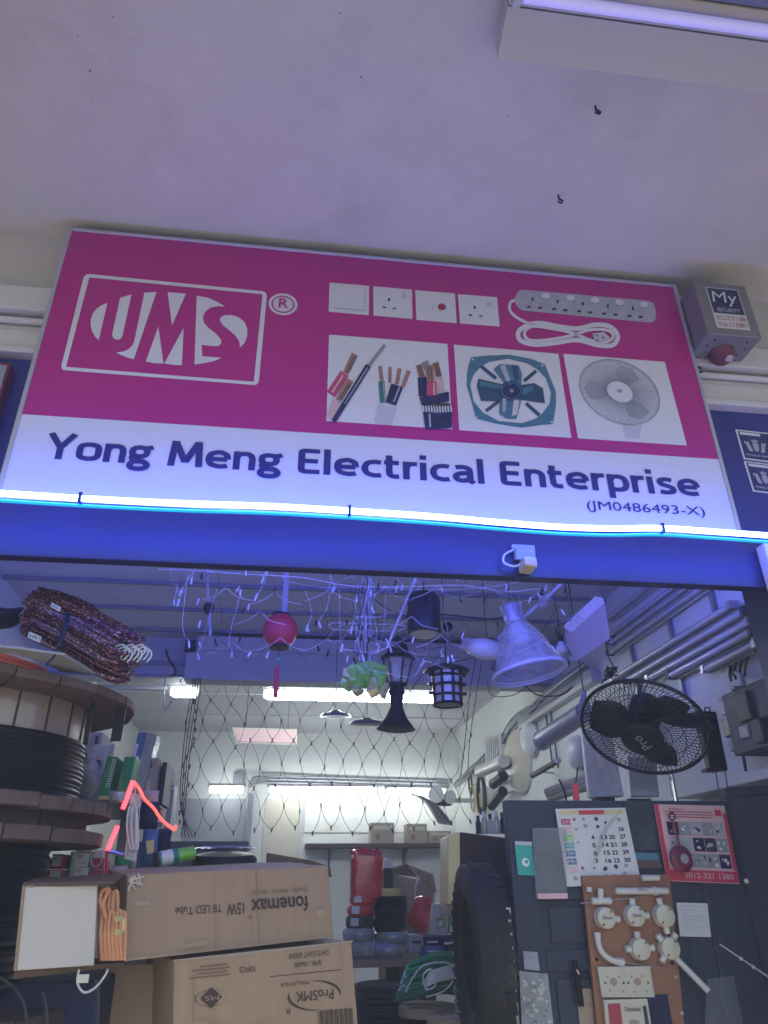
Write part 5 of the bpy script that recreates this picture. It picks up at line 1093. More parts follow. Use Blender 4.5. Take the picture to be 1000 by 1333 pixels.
ptx((.64, .315, .86, .385), 'ProSMK', .0); ptx((.555, .243, .72, .272), 'MALAYSIA', .0); ptx((.58, .425, .605, .46), 'R', 0)
mb = MB(); P_ = [(.625 + .30 * k / 14, .40 - .12 * math.sin(math.pi * k / 28 + .0) ** 1) for k in range(15)]
def arc_on(cx, cy, rx, ry, a0, a1, w, n=16):
    mb = MB(); o_ = []; i_ = []
    for k in range(n + 1):
        a = a0 + (a1 - a0) * k / n; ww = w * math.sin(math.pi * (k + .6) / (n + 1.2))
        o_.append(on_quad(q, cx + rx * math.cos(a), cy + ry * math.sin(a), .0015)); i_.append(on_quad(q, cx + rx * (1 - ww) * math.cos(a), cy + ry * (1 - ww) * math.sin(a), .0015))
    return mb.add(o_ + i_, [(k + 1, k, k + n + 1, k + n + 2) for k in range(n)])
arc_on(.75, .35, .155, .10, 4.6, 6.5, .12).build('swoosh', 'cardboard_print', t); arc_on(.75, .35, .155, .10, 1.4, 3.5, .12).build('swoosh', 'cardboard_print', t)
poly_on(MB(), q, [(.19, .225), (.245, .30), (.19, .375), (.135, .30)]).build('certification_mark', 'cardboard_print', t); text_on(MB(), q, (.155, .283, .228, .318), 'MS', .0, .003, True).build('lettering', 'cardboard_light', t)
arc_on(.19, .30, .082, .06, 0, 6.2832, .05, 24).build('certification_ring', 'cardboard_print', t)
for k, (u0, u1) in enumerate(((.13, .275), (.09, .285), (.12, .27), (.08, .29))): rect_on(MB(), q, u0, .065 + k * .026, u1, .075 + k * .026).build('small_print', 'cardboard_print_soft', t)
rect_on(MB(), q, .925, .01, .928, .99, .0011).build('crease', 'cardboard', t); rect_on(MB(), q, .10, .02, .104, .99, .0011).build('crease', 'cardboard', t); poly_on(MB(), q, [(.0, .0), (1, .0), (1, .012), (.5, .02), (.0, .014)], .0012).build('edge_wear', 'cardboard_grey', t); poly_on(MB(), q, [(.42, .50), (.5, .47), (.52, .53), (.45, .55)], .0012).build('scuff', 'cardboard', t)
arc_on(.0, .58, .30, .16, -1.2, 1.4, .12, 20).build('tape_stain', 'cardboard', t)
for k in range(22): 
    u0 = .765 + k * .0095; rect_on(MB(), q, u0, .455, u0 + (.006 if k % 3 else .003), .62).build('bar_code_line', 'cardboard_print', t)
t = T('plain_carton', 'plain shaded brown carton left of the large printed carton', 'box', A(180, 1333, .5)); q = carton(t, [(136, 1256), (222, 1252), (222, 1450), (134, 1450)], [.62, .60, .60, .62], V((.05, .3, 0)), 'cardboard')
MB().box(q[3].x, q[2].x, .63, .9, .0045, q[3].z - .001).build('lower_body', 'cardboard', t)
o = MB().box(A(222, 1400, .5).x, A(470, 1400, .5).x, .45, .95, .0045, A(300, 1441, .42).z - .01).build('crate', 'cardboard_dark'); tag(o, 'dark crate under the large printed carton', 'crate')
# open carton with white end panel and orange mesh tubing
t = T('open_carton', 'open carton with a white end panel and rolled rim at the left', 'box', A(80, 1262, .2))
q = [A(31, 1154, .12), A(127, 1152, .24), A(122, 1257, .24), A(20, 1264, .12)]
MB().hexa([q[3], q[2], q[1], q[0]], [p + V((0, .006, 0)) for p in (q[3], q[2], q[1], q[0])]).build('end_panel', 'white_card', t, bevel=.003)
MB().hexa([q[0] + V((-.004, -.002, .001)), q[1] + V((.04, .0, .001)), A(163, 1140, .42), A(42, 1147, .3)], [p + V((0, .003, .007)) for p in (q[0] + V((-.004, -.002, .001)), q[1] + V((.04, 0, .001)), A(163, 1140, .42), A(42, 1147, .3))]).build('top_flap', 'cardboard_dark', t)
MB().hexa([A(17, 1275, .13), A(160, 1258, .36), A(161, 1253, .36), A(19, 1265, .125)], [A(17, 1275, .13) + V((0, .3, 0)), A(160, 1258, .36) + V((0, .2, 0)), A(161, 1253, .36) + V((0, .2, 0)), A(19, 1265, .125) + V((0, .3, 0))]).build('bottom_panel', 'cardboard_dark', t)
MB().hexa([A(127, 1250, .40), A(163, 1250, .44), A(163, 1155, .44), A(127, 1155, .40)], [p + V((0, .006, 0)) for p in (A(127, 1250, .40), A(163, 1250, .44), A(163, 1155, .44), A(127, 1155, .40))]).build('inner_panel', 'wood_peg', t)
MB().tube([q[3], q[0], q[0].lerp(q[1], .12)], .004, 6).build('rolled_rim', 'cardboard', t)
t = T('orange_mesh_tubing', 'bundle of looped orange flexible tubing inside the open carton', 'tubing', A(147, 1250, .34))
random.seed(8)
for k in range(11):
    x = 133 + (k % 6) * 5; y0 = (1190 if k < 6 else 1160) + random.uniform(-5, 5); y1 = 1250 if k < 6 else 1200; Yk = .30 - .02 * (k < 6)
    if k >= 6 and k > 9: continue
    MB().tube(smooth_path([A(x, y1, Yk), A(x - 2, (y0 + y1) / 2, Yk - .01), A(x, y0 + 4, Yk), A(x + 2.5, y0, Yk), A(x + 5, y0 + 5, Yk), A(x + 5, (y0 + y1) / 2 + 6, Yk), A(x + 4, y1, Yk)], 4), .0052, 6).build('tube_loop', 'tan_tube', t, smooth=True)
MB().tube(smooth_path([A(x, y, .27) for x, y in ((133, 1182), (130, 1172), (133, 1160), (141, 1156), (138, 1166), (134, 1178), (138, 1196))], 4), .0055, 6).build('tube_loop', 'tan_tube', t, smooth=True)
MB().tube([A(151, 1197, .26), A(160, 1196, .28), A(160, 1212, .28), A(152, 1214, .26)], .008, 6).build('strap', 'yellow_plastic', t)
tag(wire([(103, 1262), (101, 1280), (110, 1292), (125, 1285), (138, 1268), (140, 1262)], .0028, .2).build('white_cable_loop', 'wire_white', smooth=True), 'white cable loop hanging below the open carton', 'cable')
tag(MB().obox(A(108, 1274, .2), (.014, 0, 0), (0, .004, 0), (0, 0, .009)).build('cable_tag', 'white_card'), 'small white tag on the cable loop below the open carton', 'tag')
for k, (pts, lab) in enumerate((([(0, 1272), (20, 1288), (32, 1310), (34, 1340)], 'grey cable hanging down at the lower left corner'), ([(55, 1292), (60, 1310), (62, 1345)], 'grey cable hanging below the white end panel'), ([(125, 1275), (128, 1300), (127, 1345)], 'grey cable hanging beside the plain carton'))):
    tag(wire(pts, .004, .22).build('hanging_cable', 'dark_grey', smooth=True), lab, 'cable')
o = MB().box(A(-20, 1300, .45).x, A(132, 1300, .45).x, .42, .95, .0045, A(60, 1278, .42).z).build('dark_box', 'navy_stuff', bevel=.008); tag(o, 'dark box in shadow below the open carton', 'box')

# ================================================================ CENTRE: COIL STACKS, CARTONS, GREEN CABLE, TYRE
TY = 2.0
zt_b = A(490, 1246, TY).z
t = T('work_table', 'dark bench board carrying the two stacks of wrapped coils', 'table', A(490, 1333, TY))
MB().box(A(430, 1250, TY).x, A(540, 1250, TY).x, TY - .15, TY + .25, zt_b - .03, zt_b).build('board', 'wood_pale', t, bevel=.004)
for px in (436, 533):
    for dy in (-.12, .22): MB().box(A(px, 1250, TY).x - .015, A(px, 1250, TY).x + .015, TY + dy - .015, TY + dy + .015, .0045, zt_b - .0305).build('leg', 'dull_steel', t)
def wrapped_coil(name, lab, px, py0, py1, w, m_, label=True, core='black_rubber', Y=TY, tilt=0, wires=False):
    a = A(px, py1, Y); h = M_(py1 - py0, px, py1, Y) * .94; r = M_(w / 2, px, py1, Y)
    t = T(name, lab, 'cable coil', a, 'coils stacked on the bench')
    if wires:
        n = max(4, int(h / .012))
        for k in range(n): MB().tube([a + V((r * .96 * (1 + random.uniform(-.02, .02)) * math.cos(6.2832 * i / 24), r * .96 * math.sin(6.2832 * i / 24), h * (k + .5) / n)) for i in range(24)], h / n * .55, 6, closed=True).build('cable_turn', m_, t, smooth=True)
        return t
    pr = [(r * .45, h * .1), (r * .6, 0), (r * .86, h * .02), (r * .98, h * .2), (r, h * .5), (r * .98, h * .8), (r * .86, h * .98), (r * .6, h), (r * .45, h * .9)]
    mb = MB().lathe(pr, a, (tilt, 0, 1), 24, cap=False)
    rnd = random.Random(px + py0)
    mb.v = [q + (V((q.x - a.x, q.y - a.y, 0)) * rnd.uniform(-.035, .035)) for q in mb.v]
    mb.build('wrapped_ring', m_, t, smooth=True)
    if label:
        q = [a + V((-r * .72, -r * .74, h * .85)), a + V((-r * .2, -r * 1.03, h * .85)), a + V((-r * .2, -r * 1.03, h * .25)), a + V((-r * .72, -r * .74, h * .25))]
        rect_on(MB(), q, 0, 0, 1, 1, .003).build('label', 'paper', t)
    return t
wrapped_coil('wrapped_coil', 'lowest silver wrapped coil of the left stack', 474, 1226, 1246, 42, 'silver_film', False)
wrapped_coil('wrapped_coil', 'bulging silver wrapped coil second from the bottom of the left stack', 467, 1209, 1226, 42, 'silver_film', False)
wrapped_coil('wrapped_coil', 'grey wrapped coil with white label in the left stack', 469, 1193, 1209, 38, 'dark_grey')
wrapped_coil('wrapped_coil', 'red wrapped coil above the grey coil in the left stack', 470, 1178, 1193, 36, 'red_film')
wrapped_coil('wrapped_coil', 'red wrapped coil directly under the red bag', 473, 1165, 1178, 36, 'red_film')
wrapped_coil('wrapped_coil', 'lowest silver wrapped coil of the right stack', 504, 1228, 1247, 48, 'silver_film', False)
wrapped_coil('wrapped_coil', 'silver wrapped coil second from the bottom of the right stack', 511, 1213, 1228, 47, 'silver_film', False)
wrapped_coil('wrapped_coil', 'black wrapped coil with silver film in the right stack', 508, 1194, 1213, 42, 'black_rubber', False)
wrapped_coil('black_cable_coil', 'coil of bare black cable in the right stack', 509, 1168, 1194, 42, 'black_plastic', wires=True)
wrapped_coil('yellow_cable_coil', 'pale yellow cable coil on top of the right stack', 506, 1157, 1169, 31, 'yellow_plastic', wires=True)
t = T('red_bag', 'red plastic bag with a knotted frilly top on the left coil stack', 'bag', A(477, 1165, TY))
a = A(477, 1138, TY)
mb = MB(); w = M_(22, 477, 1140, TY); h = M_(28, 477, 1140, TY); n = 20
vs = []
for j, (f, zf) in enumerate(((.94, -.98), (.98, -.85), (1.0, -.3), (1.0, .2), (1.0, .55), (.98, .76), (.92, .86), (.80, .92), (.74, 1.0))):
    for k in range(n):
        an = 6.2832 * k / n; sq = 1 / max(abs(math.cos(an)), abs(math.sin(an))) ** .98
        jit = 1 + random.uniform(-.035, .035) * (1 + 3.5 * (j > 5))
        vs.append(a + V((w * f * sq * math.cos(an) * jit * .92, w * .8 * f * sq * math.sin(an) * jit * .9, h * zf + (random.uniform(-.016, .02) if j > 5 else 0))))
mb.add(vs, [(j * n + k, j * n + (k + 1) % n, (j + 1) * n + (k + 1) % n, (j + 1) * n + k) for j in range(8) for k in range(n)] + [tuple(range(n))[::-1]])
mb.build('film', 'red_film', t, smooth=True)
# conduit drum below the bench
t = T('conduit_drum', 'drum of black corrugated conduit standing below the coil bench', 'cable reel', A(495, 1340, 1.7)); cx = A(497, 1290, 1.75)
for k in range(11): MB().tube([V((cx.x + .13 * math.cos(6.2832 * i / 28), 1.62 + .13 * math.sin(6.2832 * i / 28), zt_b - .30 + k * .022)) for i in range(28)], .0115, 6, closed=True).build('conduit_turn', 'black_plastic', t, smooth=True)
MB().lathe([(.12, 0), (.12, zt_b - .07)], (cx.x, 1.62, .0045), seg=20).build('drum', 'black_rubber', t)
# open brown carton with torn tape, behind coils
t = T('open_carton', 'open brown carton with raised flaps and torn white tape behind the coils', 'box', A(535, 1215, 2.2)); Yc = 2.25
q = [A(502, 1136, Yc), A(566, 1150, Yc), A(566, 1240, Yc), A(502, 1240, Yc)]
MB().hexa([q[3], q[2], q[1], q[0]], [p + V((.04, .3, 0)) for p in (q[3], q[2], q[1], q[0])]).build('body', 'cardboard_grey', t, bevel=.003)
MB().prism([A(500, 1137, Yc - .01), A(543, 1142, Yc - .01), A(529, 1125, Yc + .05), A(503, 1131, Yc + .05)], (0, .005, .004)).build('flap', 'cardboard_dark', t)
MB().prism([A(544, 1142, Yc - .012), A(569, 1163, Yc - .012), A(564, 1139, Yc + .03), A(530, 1126, Yc + .03)], (0, .005, .004)).build('flap', 'cardboard', t)
MB().tube([A(545, 1140, Yc - .02), A(541, 1155, Yc - .02), A(540, 1172, Yc - .02)], .006, 5).build('torn_tape', 'paper', t)
MB().box(q[3].x, q[2].x, Yc, Yc + .3, .0045, q[3].z - .001).build('lower_body', 'cardboard_dark', t)
t, q = rackbox('small_black_box', 'small black box with a white bottle beside the open brown carton', 500, 1130, 512, 1158, 2.18, .05, 'dark_grey', None); MB().lathe([(.02, 0), (.02, .04), (.012, .05)], q[0].lerp(q[1], .5) + V((0, .025, 0)), seg=12).build('white_cap', 'frosted', t)
MB().box(q[3].x + .01, q[2].x - .01, 2.185, 2.225, zt_b + .0005, q[3].z).build('stand', 'dark_grey', t)
# red carrier bag, white and green packet, dark boxes
t = T('red_carrier_bag', 'crumpled orange red carrier bag beside the open carton', 'bag', A(549, 1215, 1.9)); blob(A(549, 1192, 1.9), M_(15, 549, 1192, 1.9), .06, M_(23, 549, 1192, 1.9), 5, .42, 28, 16).build('film', 'red_film', t, smooth=True)
MB().hexa([A(545, 1183, 1.84), A(560, 1180, 1.84), A(562, 1166, 1.88), A(541, 1170, 1.88)], [A(545, 1183, 1.88), A(560, 1180, 1.88), A(562, 1166, 1.92), A(541, 1170, 1.92)]).build('top', 'red_film', t)
t, q = rackbox('cereal_packet', 'white packet with green print leaning right of the red carrier bag', 560, 1176, 584, 1217, 1.75, .05, 'white_card', None, lean=.02); poly_on(MB(), q, [(.2, .5), (.7, .35), (.75, .75), (.3, .85)]).build('green_print', 'foil_gold', t); disc_on(MB(), q, .45, .65, .15, .1, .003).build('white_spot', 'print_white', t); rect_on(MB(), q, .86, .3, .95, .95).build('green_edge', 'wire_green', t)
for x0, y0, x1, y1, Y, m_, lab in ((533, 1217, 552, 1240, 1.72, 'grey_sheet', 'grey box under the red carrier bag'), (552, 1219, 575, 1236, 1.7, 'navy_stuff', 'navy box with white print under the packet'), (574, 1219, 595, 1240, 1.68, 'navy_stuff', 'dark box with white label right of the navy box'), (551, 1232, 577, 1247, 1.66, 'blue_box', 'bright blue box above the green cable')):
    t, q = rackbox('stacked_box', lab, x0, y0, x1, y1, Y, .12, m_, None, 'box', 'boxes above the green cable', .002)
    rect_on(MB(), q, .2, .35, .8, .5).build('label', 'print_white' if m_ != 'grey_sheet' else 'dark_grey', t)
t = T('side_bench', 'bench board behind the green cable carrying small boxes', 'table', (A(565, 1250, 1.75).x, 1.75, 0)); zq = A(565, 1248, 1.68).z
MB().box(A(532, 1250, 1.7).x, A(600, 1250, 1.7).x, 1.66, 2.05, zq - .03, zq - .001).build('board', 'wood_pale', t)
for px in (535, 598): MB().box(A(px, 1250, 1.9).x - .012, A(px, 1250, 1.9).x + .012, 1.9, 1.93, .0045, zq - .031).build('leg', 'dull_steel', t)
# green cable coils
t = T('green_cable_coil', 'large heap of green cable coils with cut ends beside the tyre', 'cable coil', A(555, 1300, 1.35)); random.seed(14)
for k in range(70):
    f = random.random(); y = 1246 + f * 52; x0 = 536 - f * 20 + random.uniform(-4, 4); Yk = 1.42 + random.uniform(-.10, .12) - .1 * f
    dx = random.uniform(-4, 4)
    MB().tube(smooth_path([A(x0, y + 5, Yk), A(x0 + 20, y - 2 + random.uniform(-3, 3), Yk - .02), A(570 + dx, y - 7 + random.uniform(-4, 3), Yk), A(600, y - 8 + random.uniform(-5, 5), Yk + .03)], 4), .0052, 5).build('strand', 'wire_green' if random.random() < .6 else 'wire_green_dark', t, smooth=True)
for k in range(7): MB().tube(smooth_path([A(534 - k * 2, 1254 + k * 6, 1.3), A(528 - k * 2, 1262 + k * 6, 1.3), A(532 - k, 1270 + k * 5, 1.3)], 3), .004, 5).build('strand_end', 'wire_white' if k % 2 else 'teal', t)
t = T('white_cable_coil', 'small coil of white cable lying on the green cable heap', 'cable coil', A(558, 1285, 1.2)); random.seed(2)
for k in range(12):
    MB().tube(smooth_path([A(553 + random.uniform(-3, 3), 1285 + random.uniform(-5, 4), 1.2), A(557, 1270 + k * 1.2, 1.17), A(570, 1262 + k * 1.4, 1.17), A(592, 1256 + k * 1.5, 1.2)], 4), .0034, 5).build('strand', 'wire_white', t, smooth=True)
MB().tube(smooth_path([A(x, y, 1.14) for x, y in ((555, 1298), (578, 1290), (592, 1272), (588, 1256), (570, 1253), (550, 1258), (536, 1275), (528, 1292))], 5), .003, 5).build('loose_loop', 'wire_white', t, smooth=True)
MB().tube(smooth_path([A(x, y, 1.15) for x, y in ((553, 1284), (551, 1270), (560, 1262), (568, 1270), (566, 1284), (556, 1288))], 5, True), .003, 5, closed=True).build('loop', 'wire_white', t, smooth=True)
for (cx_, cy_), Y, rpx, lab, th in (((560, 1311), 1.3, 38, 'wooden reel flange under the green cable heap', .035), ((590, 1324), 1.05, 32, 'pale wooden reel top in front of the green cable reel', .04)):
    p = A(cx_, cy_, Y); R_ = M_(rpx, cx_, cy_, Y); t = T('small_reel', lab, 'cable reel', (p.x, p.y + R_ * .5, 0)); cc = (p.x + .0, p.y + R_ * .6)
    flange(t, *cc, p.z - th, p.z, R_, 'wood_pale', 6, .8)
    MB().lathe([(R_ * .7, 0), (R_ * .7, p.z - th - .005)], (cc[0], cc[1], .0045), seg=24).build('drum', 'black_rubber', t, smooth=True)
    for mb in coil_turns(cc, R_ * .74, p.z - th - .16, p.z - th - .004, 12, .0065, 28): mb.build('cable_turn', 'black_plastic', t, smooth=True)
# dark brown case on the spool
YB = .95
t = T('brown_case', 'dark brown case with a cream end standing on a wire spool', 'case', A(600, 1176, YB))
f = [A(583, 1087, YB), A(599, 1083, YB - .02), A(600, 1176, YB - .02), A(583, 1178, YB)]
e = [A(668, 1092, YB + .02), A(668, 1182, YB + .02)]
MB().hexa([f[3], f[2], f[1], f[0]], [p + V((.02, .25, 0)) for p in (f[3], f[2], f[1], f[0])]).build('cream_end', 'yellow_plastic', t, bevel=.006)
MB().hexa([f[2] + V((.001, 0, 0)), e[1], e[0], f[1] + V((.001, 0, 0))], [p + V((.02, .25, 0)) for p in (f[2] + V((.001, 0, 0)), e[1], e[0], f[1] + V((.001, 0, 0)))]).build('body', 'wood_reel_dark', t, bevel=.004)
t = T('wire_spool', 'tall narrow spool wound like a spring under the brown case', 'spool', A(600, 1330, YB)); zs_ = A(600, 1179, YB).z; cx = A(606, 1200, YB + .12)
flange(t, cx.x + .02, YB + .13, zs_ - .034, zs_ - .002, .115, 'wood_pale', 5, .2)
MB().lathe([(.06, 0), (.06, zs_ - .04)], (cx.x + .02, YB + .13, .0045), seg=18).build('core', 'black_rubber', t)
for mb in coil_turns((cx.x + .02, YB + .13), .068, zs_ - .40, zs_ - .036, 26, .006, 24, .001): mb.build('wire_turn', 'galv', t, smooth=True)
# bottles behind the case
for i, (px, h, m_) in enumerate(((624, 22, 'dark_grey'), (632, 27, 'galv'), (640, 24, 'print_mid'), (648, 28, 'galv'), (656, 26, 'navy_stuff'))):
    p = A(px, 1092, 1.12); s = M_(1, px, 1090, 1.12); t = T('bottle', ['short dark bottle leftmost on the brown case', 'silver bottle second from left on the brown case', 'grey bottle in the middle on the brown case', 'tall silver bottle right of middle on the brown case', 'dark blue bottle rightmost on the brown case, beside the door'][i], 'bottle', V((p.x, 1.12, f[0].z)), 'bottles on the brown case')
    b0 = V((p.x, 1.12, f[1].z + .004)); MB().lathe([(3.6 * s, 0), (3.8 * s, 1 * s), (3.8 * s, h * .6 * s), (2 * s, h * .75 * s)], b0, seg=14).build('body', m_, t, smooth=True); MB().lathe([(2.2 * s, h * .755 * s), (2.2 * s, h * s)], b0, seg=12).build('cap', 'frosted' if i % 2 else 'dark_grey', t, smooth=True)
# tyre
R_ = .272; tx = .618; tw = .098; c = V((tx + tw / 2, .68, A(622, 1242, .68).z))
t = T('tyre', 'used black tyre standing upright with its side towards the cartons', 'tyre', c - V((0, 0, R_)))
pr = [(R_ * .60, -tw * .32), (R_ * .63, -tw * .42), (R_ * .72, -tw * .52), (R_ * .86, -tw * .54), (R_ * .955, -tw * .49), (R_ * .972, -tw * .42), (R_ * .98, 0), (R_ * .972, tw * .42), (R_ * .955, tw * .49), (R_ * .86, tw * .54), (R_ * .72, tw * .52), (R_ * .63, tw * .42), (R_ * .60, tw * .32), (R_ * .66, tw * .3), (R_ * .86, tw * .4), (R_ * .90, 0), (R_ * .86, -tw * .4), (R_ * .66, -tw * .3), (R_ * .60, -tw * .32)]
MB().lathe(pr, c, (1, -.06, .02), 56, cap=False).build('carcass', 'tyre', t, smooth=True)
for k in range(46):
    a = 6.2832 * k / 46
    for sgn in (-1, 1):
        ar = a + (.08 if sgn > 0 else 0); d = V((0, math.cos(ar), math.sin(ar))); tt = V((0, -math.sin(ar), math.cos(ar)))
        MB().obox(c + d * R_ * .972 + V((sgn * tw * .24, -.06 * sgn * tw * .24, 0)), V((tw * .17, 0, 0)), tt * R_ * .050 + V((sgn * .003, 0, 0)), d * R_ * .010).build('tread_block', 'tyre', t)
for rr in (.70, .80): MB().lathe([(R_ * rr, -tw * .545), (R_ * rr + .004, -tw * .565), (R_ * rr + .008, -tw * .545)], c, (1, -.06, .02), 56, cap=False).build('sidewall_ring', 'tyre', t, smooth=True)
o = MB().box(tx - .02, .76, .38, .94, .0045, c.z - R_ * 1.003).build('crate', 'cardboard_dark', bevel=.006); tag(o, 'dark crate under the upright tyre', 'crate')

# ================================================================ RIGHT: DOOR LEAF WITH CALENDARS
DY = .60
dl = T('door_leaf', 'old dark blue grey panelled door leaf covered with calendars and samples', 'door', (1.18, DY, 0))
dx0, dx1, dz1 = A(658, 1040, DY).x, A(947, 1047, DY).x, 1.862
MB().box(dx0, dx1, DY + .012, DY + .045, .0045, dz1).build('core', 'door_paint', dl)
def rail(x0, x1, z0, z1, m_='door_paint'): MB().box(x0, x1, DY, DY + .0115, z0, z1).build('rail', m_, dl, bevel=.003)
xm = [dx0, A(705, 1180, DY).x, A(768, 1180, DY).x, A(888, 1180, DY).x, dx1]
rail(dx0, dx1, 1.70, dz1); rail(xm[0], xm[1], .0046, 1.699); rail(xm[2], xm[3], .0046, 1.699); rail(xm[3] + .09, dx1, .0046, 1.699)
rail(xm[1] + .0005, xm[2] - .0005, A(735, 1265, DY).z, A(735, 1237, DY).z); rail(xm[1] + .0005, xm[2] - .0005, A(735, 1172, DY).z, 1.699)
MB().box(xm[1] + .025, xm[2] - .025, DY + .003, DY + .0115, A(735, 1228, DY).z, A(735, 1180, DY).z).build('raised_panel', 'door_paint', dl, bevel=.006)
MB().box(xm[1] + .025, xm[2] - .025, DY + .003, DY + .0115, .9, A(735, 1275, DY).z).build('raised_panel', 'door_paint', dl, bevel=.006)
d2 = T('side_door_leaf', 'dark folded door leaf at the right edge with a pale top board', 'door', (1.75, DY, 0))
MB().prism([V((dx1 + .004, DY + .01, .0045)), V((RW - .02, .30, .0045)), V((RW - .02, .34, .0045)), V((dx1 + .004, DY + .05, .0045))], (0, 0, 1.87)).build('leaf', 'door_paint_dark', d2)
MB().prism([V((dx1 + .004, DY + .005, 1.876)), V((RW - .012, .29, 1.876)), V((RW - .012, .36, 1.876)), V((dx1 + .004, DY + .07, 1.876))], (0, 0, .03)).build('top_rail', 'door_paint_dark', d2)
o = MB().box(RW - .10, RW - .001, .36, 1.35, 1.945, 1.985).build('wall_ledge', 'white_timber', bevel=.004); tag(o, 'narrow pale ledge board on the right wall above the folded door', 'ledge')
def sheet(px4, Y, off=0): return [A(x, y, Y) for x, y in px4]
def curl_sheet(q, n=8, amp=.006, ph=0, thick=.0012):
    mb = MB(); vs = []; nn = (q[1] - q[0]).cross(q[3] - q[0]).normalized()
    for j in range(n + 1):
        for i in range(n + 1):
            u, v = i / n, j / n; p = q[0].lerp(q[1], u).lerp(q[3].lerp(q[2], u), v)
            vs.append(p - nn * (amp * (.5 + .5 * math.sin(3 * u + ph + 2.2 * v)) * v))
    m = (n + 1) ** 2; vs += [p + nn * thick for p in vs]
    fs = []
    for j in range(n):
        for i in range(n): a = j * (n + 1) + i; fs.append((a, a + n + 1, a + n + 2, a + 1)); fs.append((a + m, a + 1 + m, a + n + 2 + m, a + n + 1 + m))
    return mb.add(vs, fs)
def cq(q, u, v, amp, ph, off):
    nn = (q[1] - q[0]).cross(q[3] - q[0]).normalized(); p = q[0].lerp(q[1], u).lerp(q[3].lerp(q[2], u), v)
    return p - nn * (amp * (.5 + .5 * math.sin(3 * u + ph + 2.2 * v)) * v + off)
AMP, PH = .006, .4
def crect(q, u0, v0, u1, v1, off=.0022): return MB().poly([cq(q, u, v, AMP, PH, off) for u, v in ((u0, v1), (u1, v1), (u1, v0), (u0, v0))])
def ctext(q, r, s, b=0, off=.0024):
    vs, fs, _ = text_shape(s, b); u0, v0, u1, v1 = r
    return MB().add([cq(q, u0 + x * (u1 - u0), v1 - y * (v1 - v0), AMP, PH, off) for x, y in vs], fs)
t = T('wall_calendar', 'white tear off calendar with big black dates on the door', 'calendar', A(780, 1152, DY))
q = sheet([(723, 1053), (814, 1051.5), (835, 1149), (738, 1154.5)], DY - .012)
curl_sheet(q, 8, AMP, PH).build('page', 'paper', t, smooth=True)
crect(q, .04, .03, .96, .075).build('header', 'yellow_plastic', t); crect(q, .32, .028, .68, .085, .0034).build('header_title', 'red_box', t)
colm = ['print_red', 'print_pink', 'print_flesh', 'print_green', 'print_teal', 'print_navy', 'print_teal_dark']
for r_ in range(7):
    v = .14 + r_ * .103; crect(q, .05, v, .18, v + .075).build('weekday', ['paper_red', 'paper_pink', 'foil_green', 'teal', 'blue_box', 'blue_box', 'paper_pink'][r_], t)
    ctext(q, (.06, v + .015, .17, v + .06), ['SUN', 'MON', 'TUE', 'WED', 'THU', 'FRI', 'SAT'][r_], 0, .0036).build('lettering', 'print_white', t)
rnd = random.Random(4)
dates = {(4, 0): None, (1, 2): '4', (2, 2): '5', (3, 2): '6', (4, 2): '7', (3, 3): '15', (4, 3): '16', (1, 4): '20', (2, 4): '21', (3, 4): '22', (4, 4): '23', (0, 5): '26', (1, 5): '27', (2, 5): '28', (3, 5): '29', (4, 5): '30', (1, 3): '13', (2, 3): '14'}
for (r_, c_), s in dates.items():
    if s is None: continue
    u = {2: .43, 3: .57, 4: .68, 5: .83}[c_]; v = .26 + r_ * .103; w_ = .085 if len(s) == 2 else .045
    ctext(q, (u, v, u + w_, v + .058), s, .02).build('date', 'print_black', t)
for u, v, m_ in ((.24, .15, 'print_red'), (.37, .145, 'cardboard'), (.55, .15, 'dark_grey'), (.38, .24, 'print_grey'), (.55, .25, 'dark_grey'), (.67, .2, 'dark_grey'), (.87, .16, 'print_grey'), (.24, .28, 'cardboard'), (.24, .45, 'print_grey'), (.24, .78, 'wood_peg'), (.40, .79, 'print_grey'), (.55, .80, 'dark_grey'), (.70, .78, 'dark_grey'), (.84, .77, 'print_grey'), (.12, .9, 'print_grey'), (.3, .9, 'print_grey'), (.45, .9, 'foil_gold'), (.55, .9, 'print_grey'), (.65, .9, 'dark_grey'), (.8, .88, 'print_grey')):
    w_ = rnd.uniform(.025, .045); MB().poly([cq(q, u + w_ * math.cos(a) * rnd.uniform(.6, 1), v + w_ * math.sin(a) * rnd.uniform(.5, .9), AMP, PH, .0022) for a in (.4, 1.6, 2.6, 3.6, 4.7, 5.6)][::-1]).build('date_picture', m_, t)
crect(q, .25, .945, .97, .955).build('rule_line', 'print_mid', t)
t0 = T('plastic_strip', 'grey translucent plastic strip dangling across the white calendar', 'strip', A(772, 1128, DY - .03)); pp = smooth_path([A(812, 1050, DY - .02), A(800, 1064, DY - .026), A(786, 1084, DY - .03), (A(780, 1105, DY - .032)), A(772, 1128, DY - .03)], 5); n_ = len(pp)
w_s = [.004 + .010 * math.sin(math.pi * i / (n_ - 1)) for i in range(n_)]
MB().add([q_ + V((w_s[i], 0, .004)) for i, q_ in enumerate(pp)] + [q_ - V((w_s[i], .004, .004)) for i, q_ in enumerate(pp)], [(i, i + 1, i + 1 + n_, i + n_) for i in range(n_ - 1)]).build('film', 'grey_bag', t0, smooth=True); MB().tube([A(812, 1050, DY - .02), A(812, 1046, DY)], .002, 5).build('nail', 'black_metal', t0)
t = T('picture_calendar', 'red and pink calendar with rows of small photographs on the door', 'calendar', A(905, 1145, DY)); AMP = .004
q = sheet([(851, 1047), (943, 1049), (963, 1151), (868, 1147)], DY - .012)
curl_sheet(q, 8, AMP, PH).build('page', 'paper_pink', t, smooth=True)
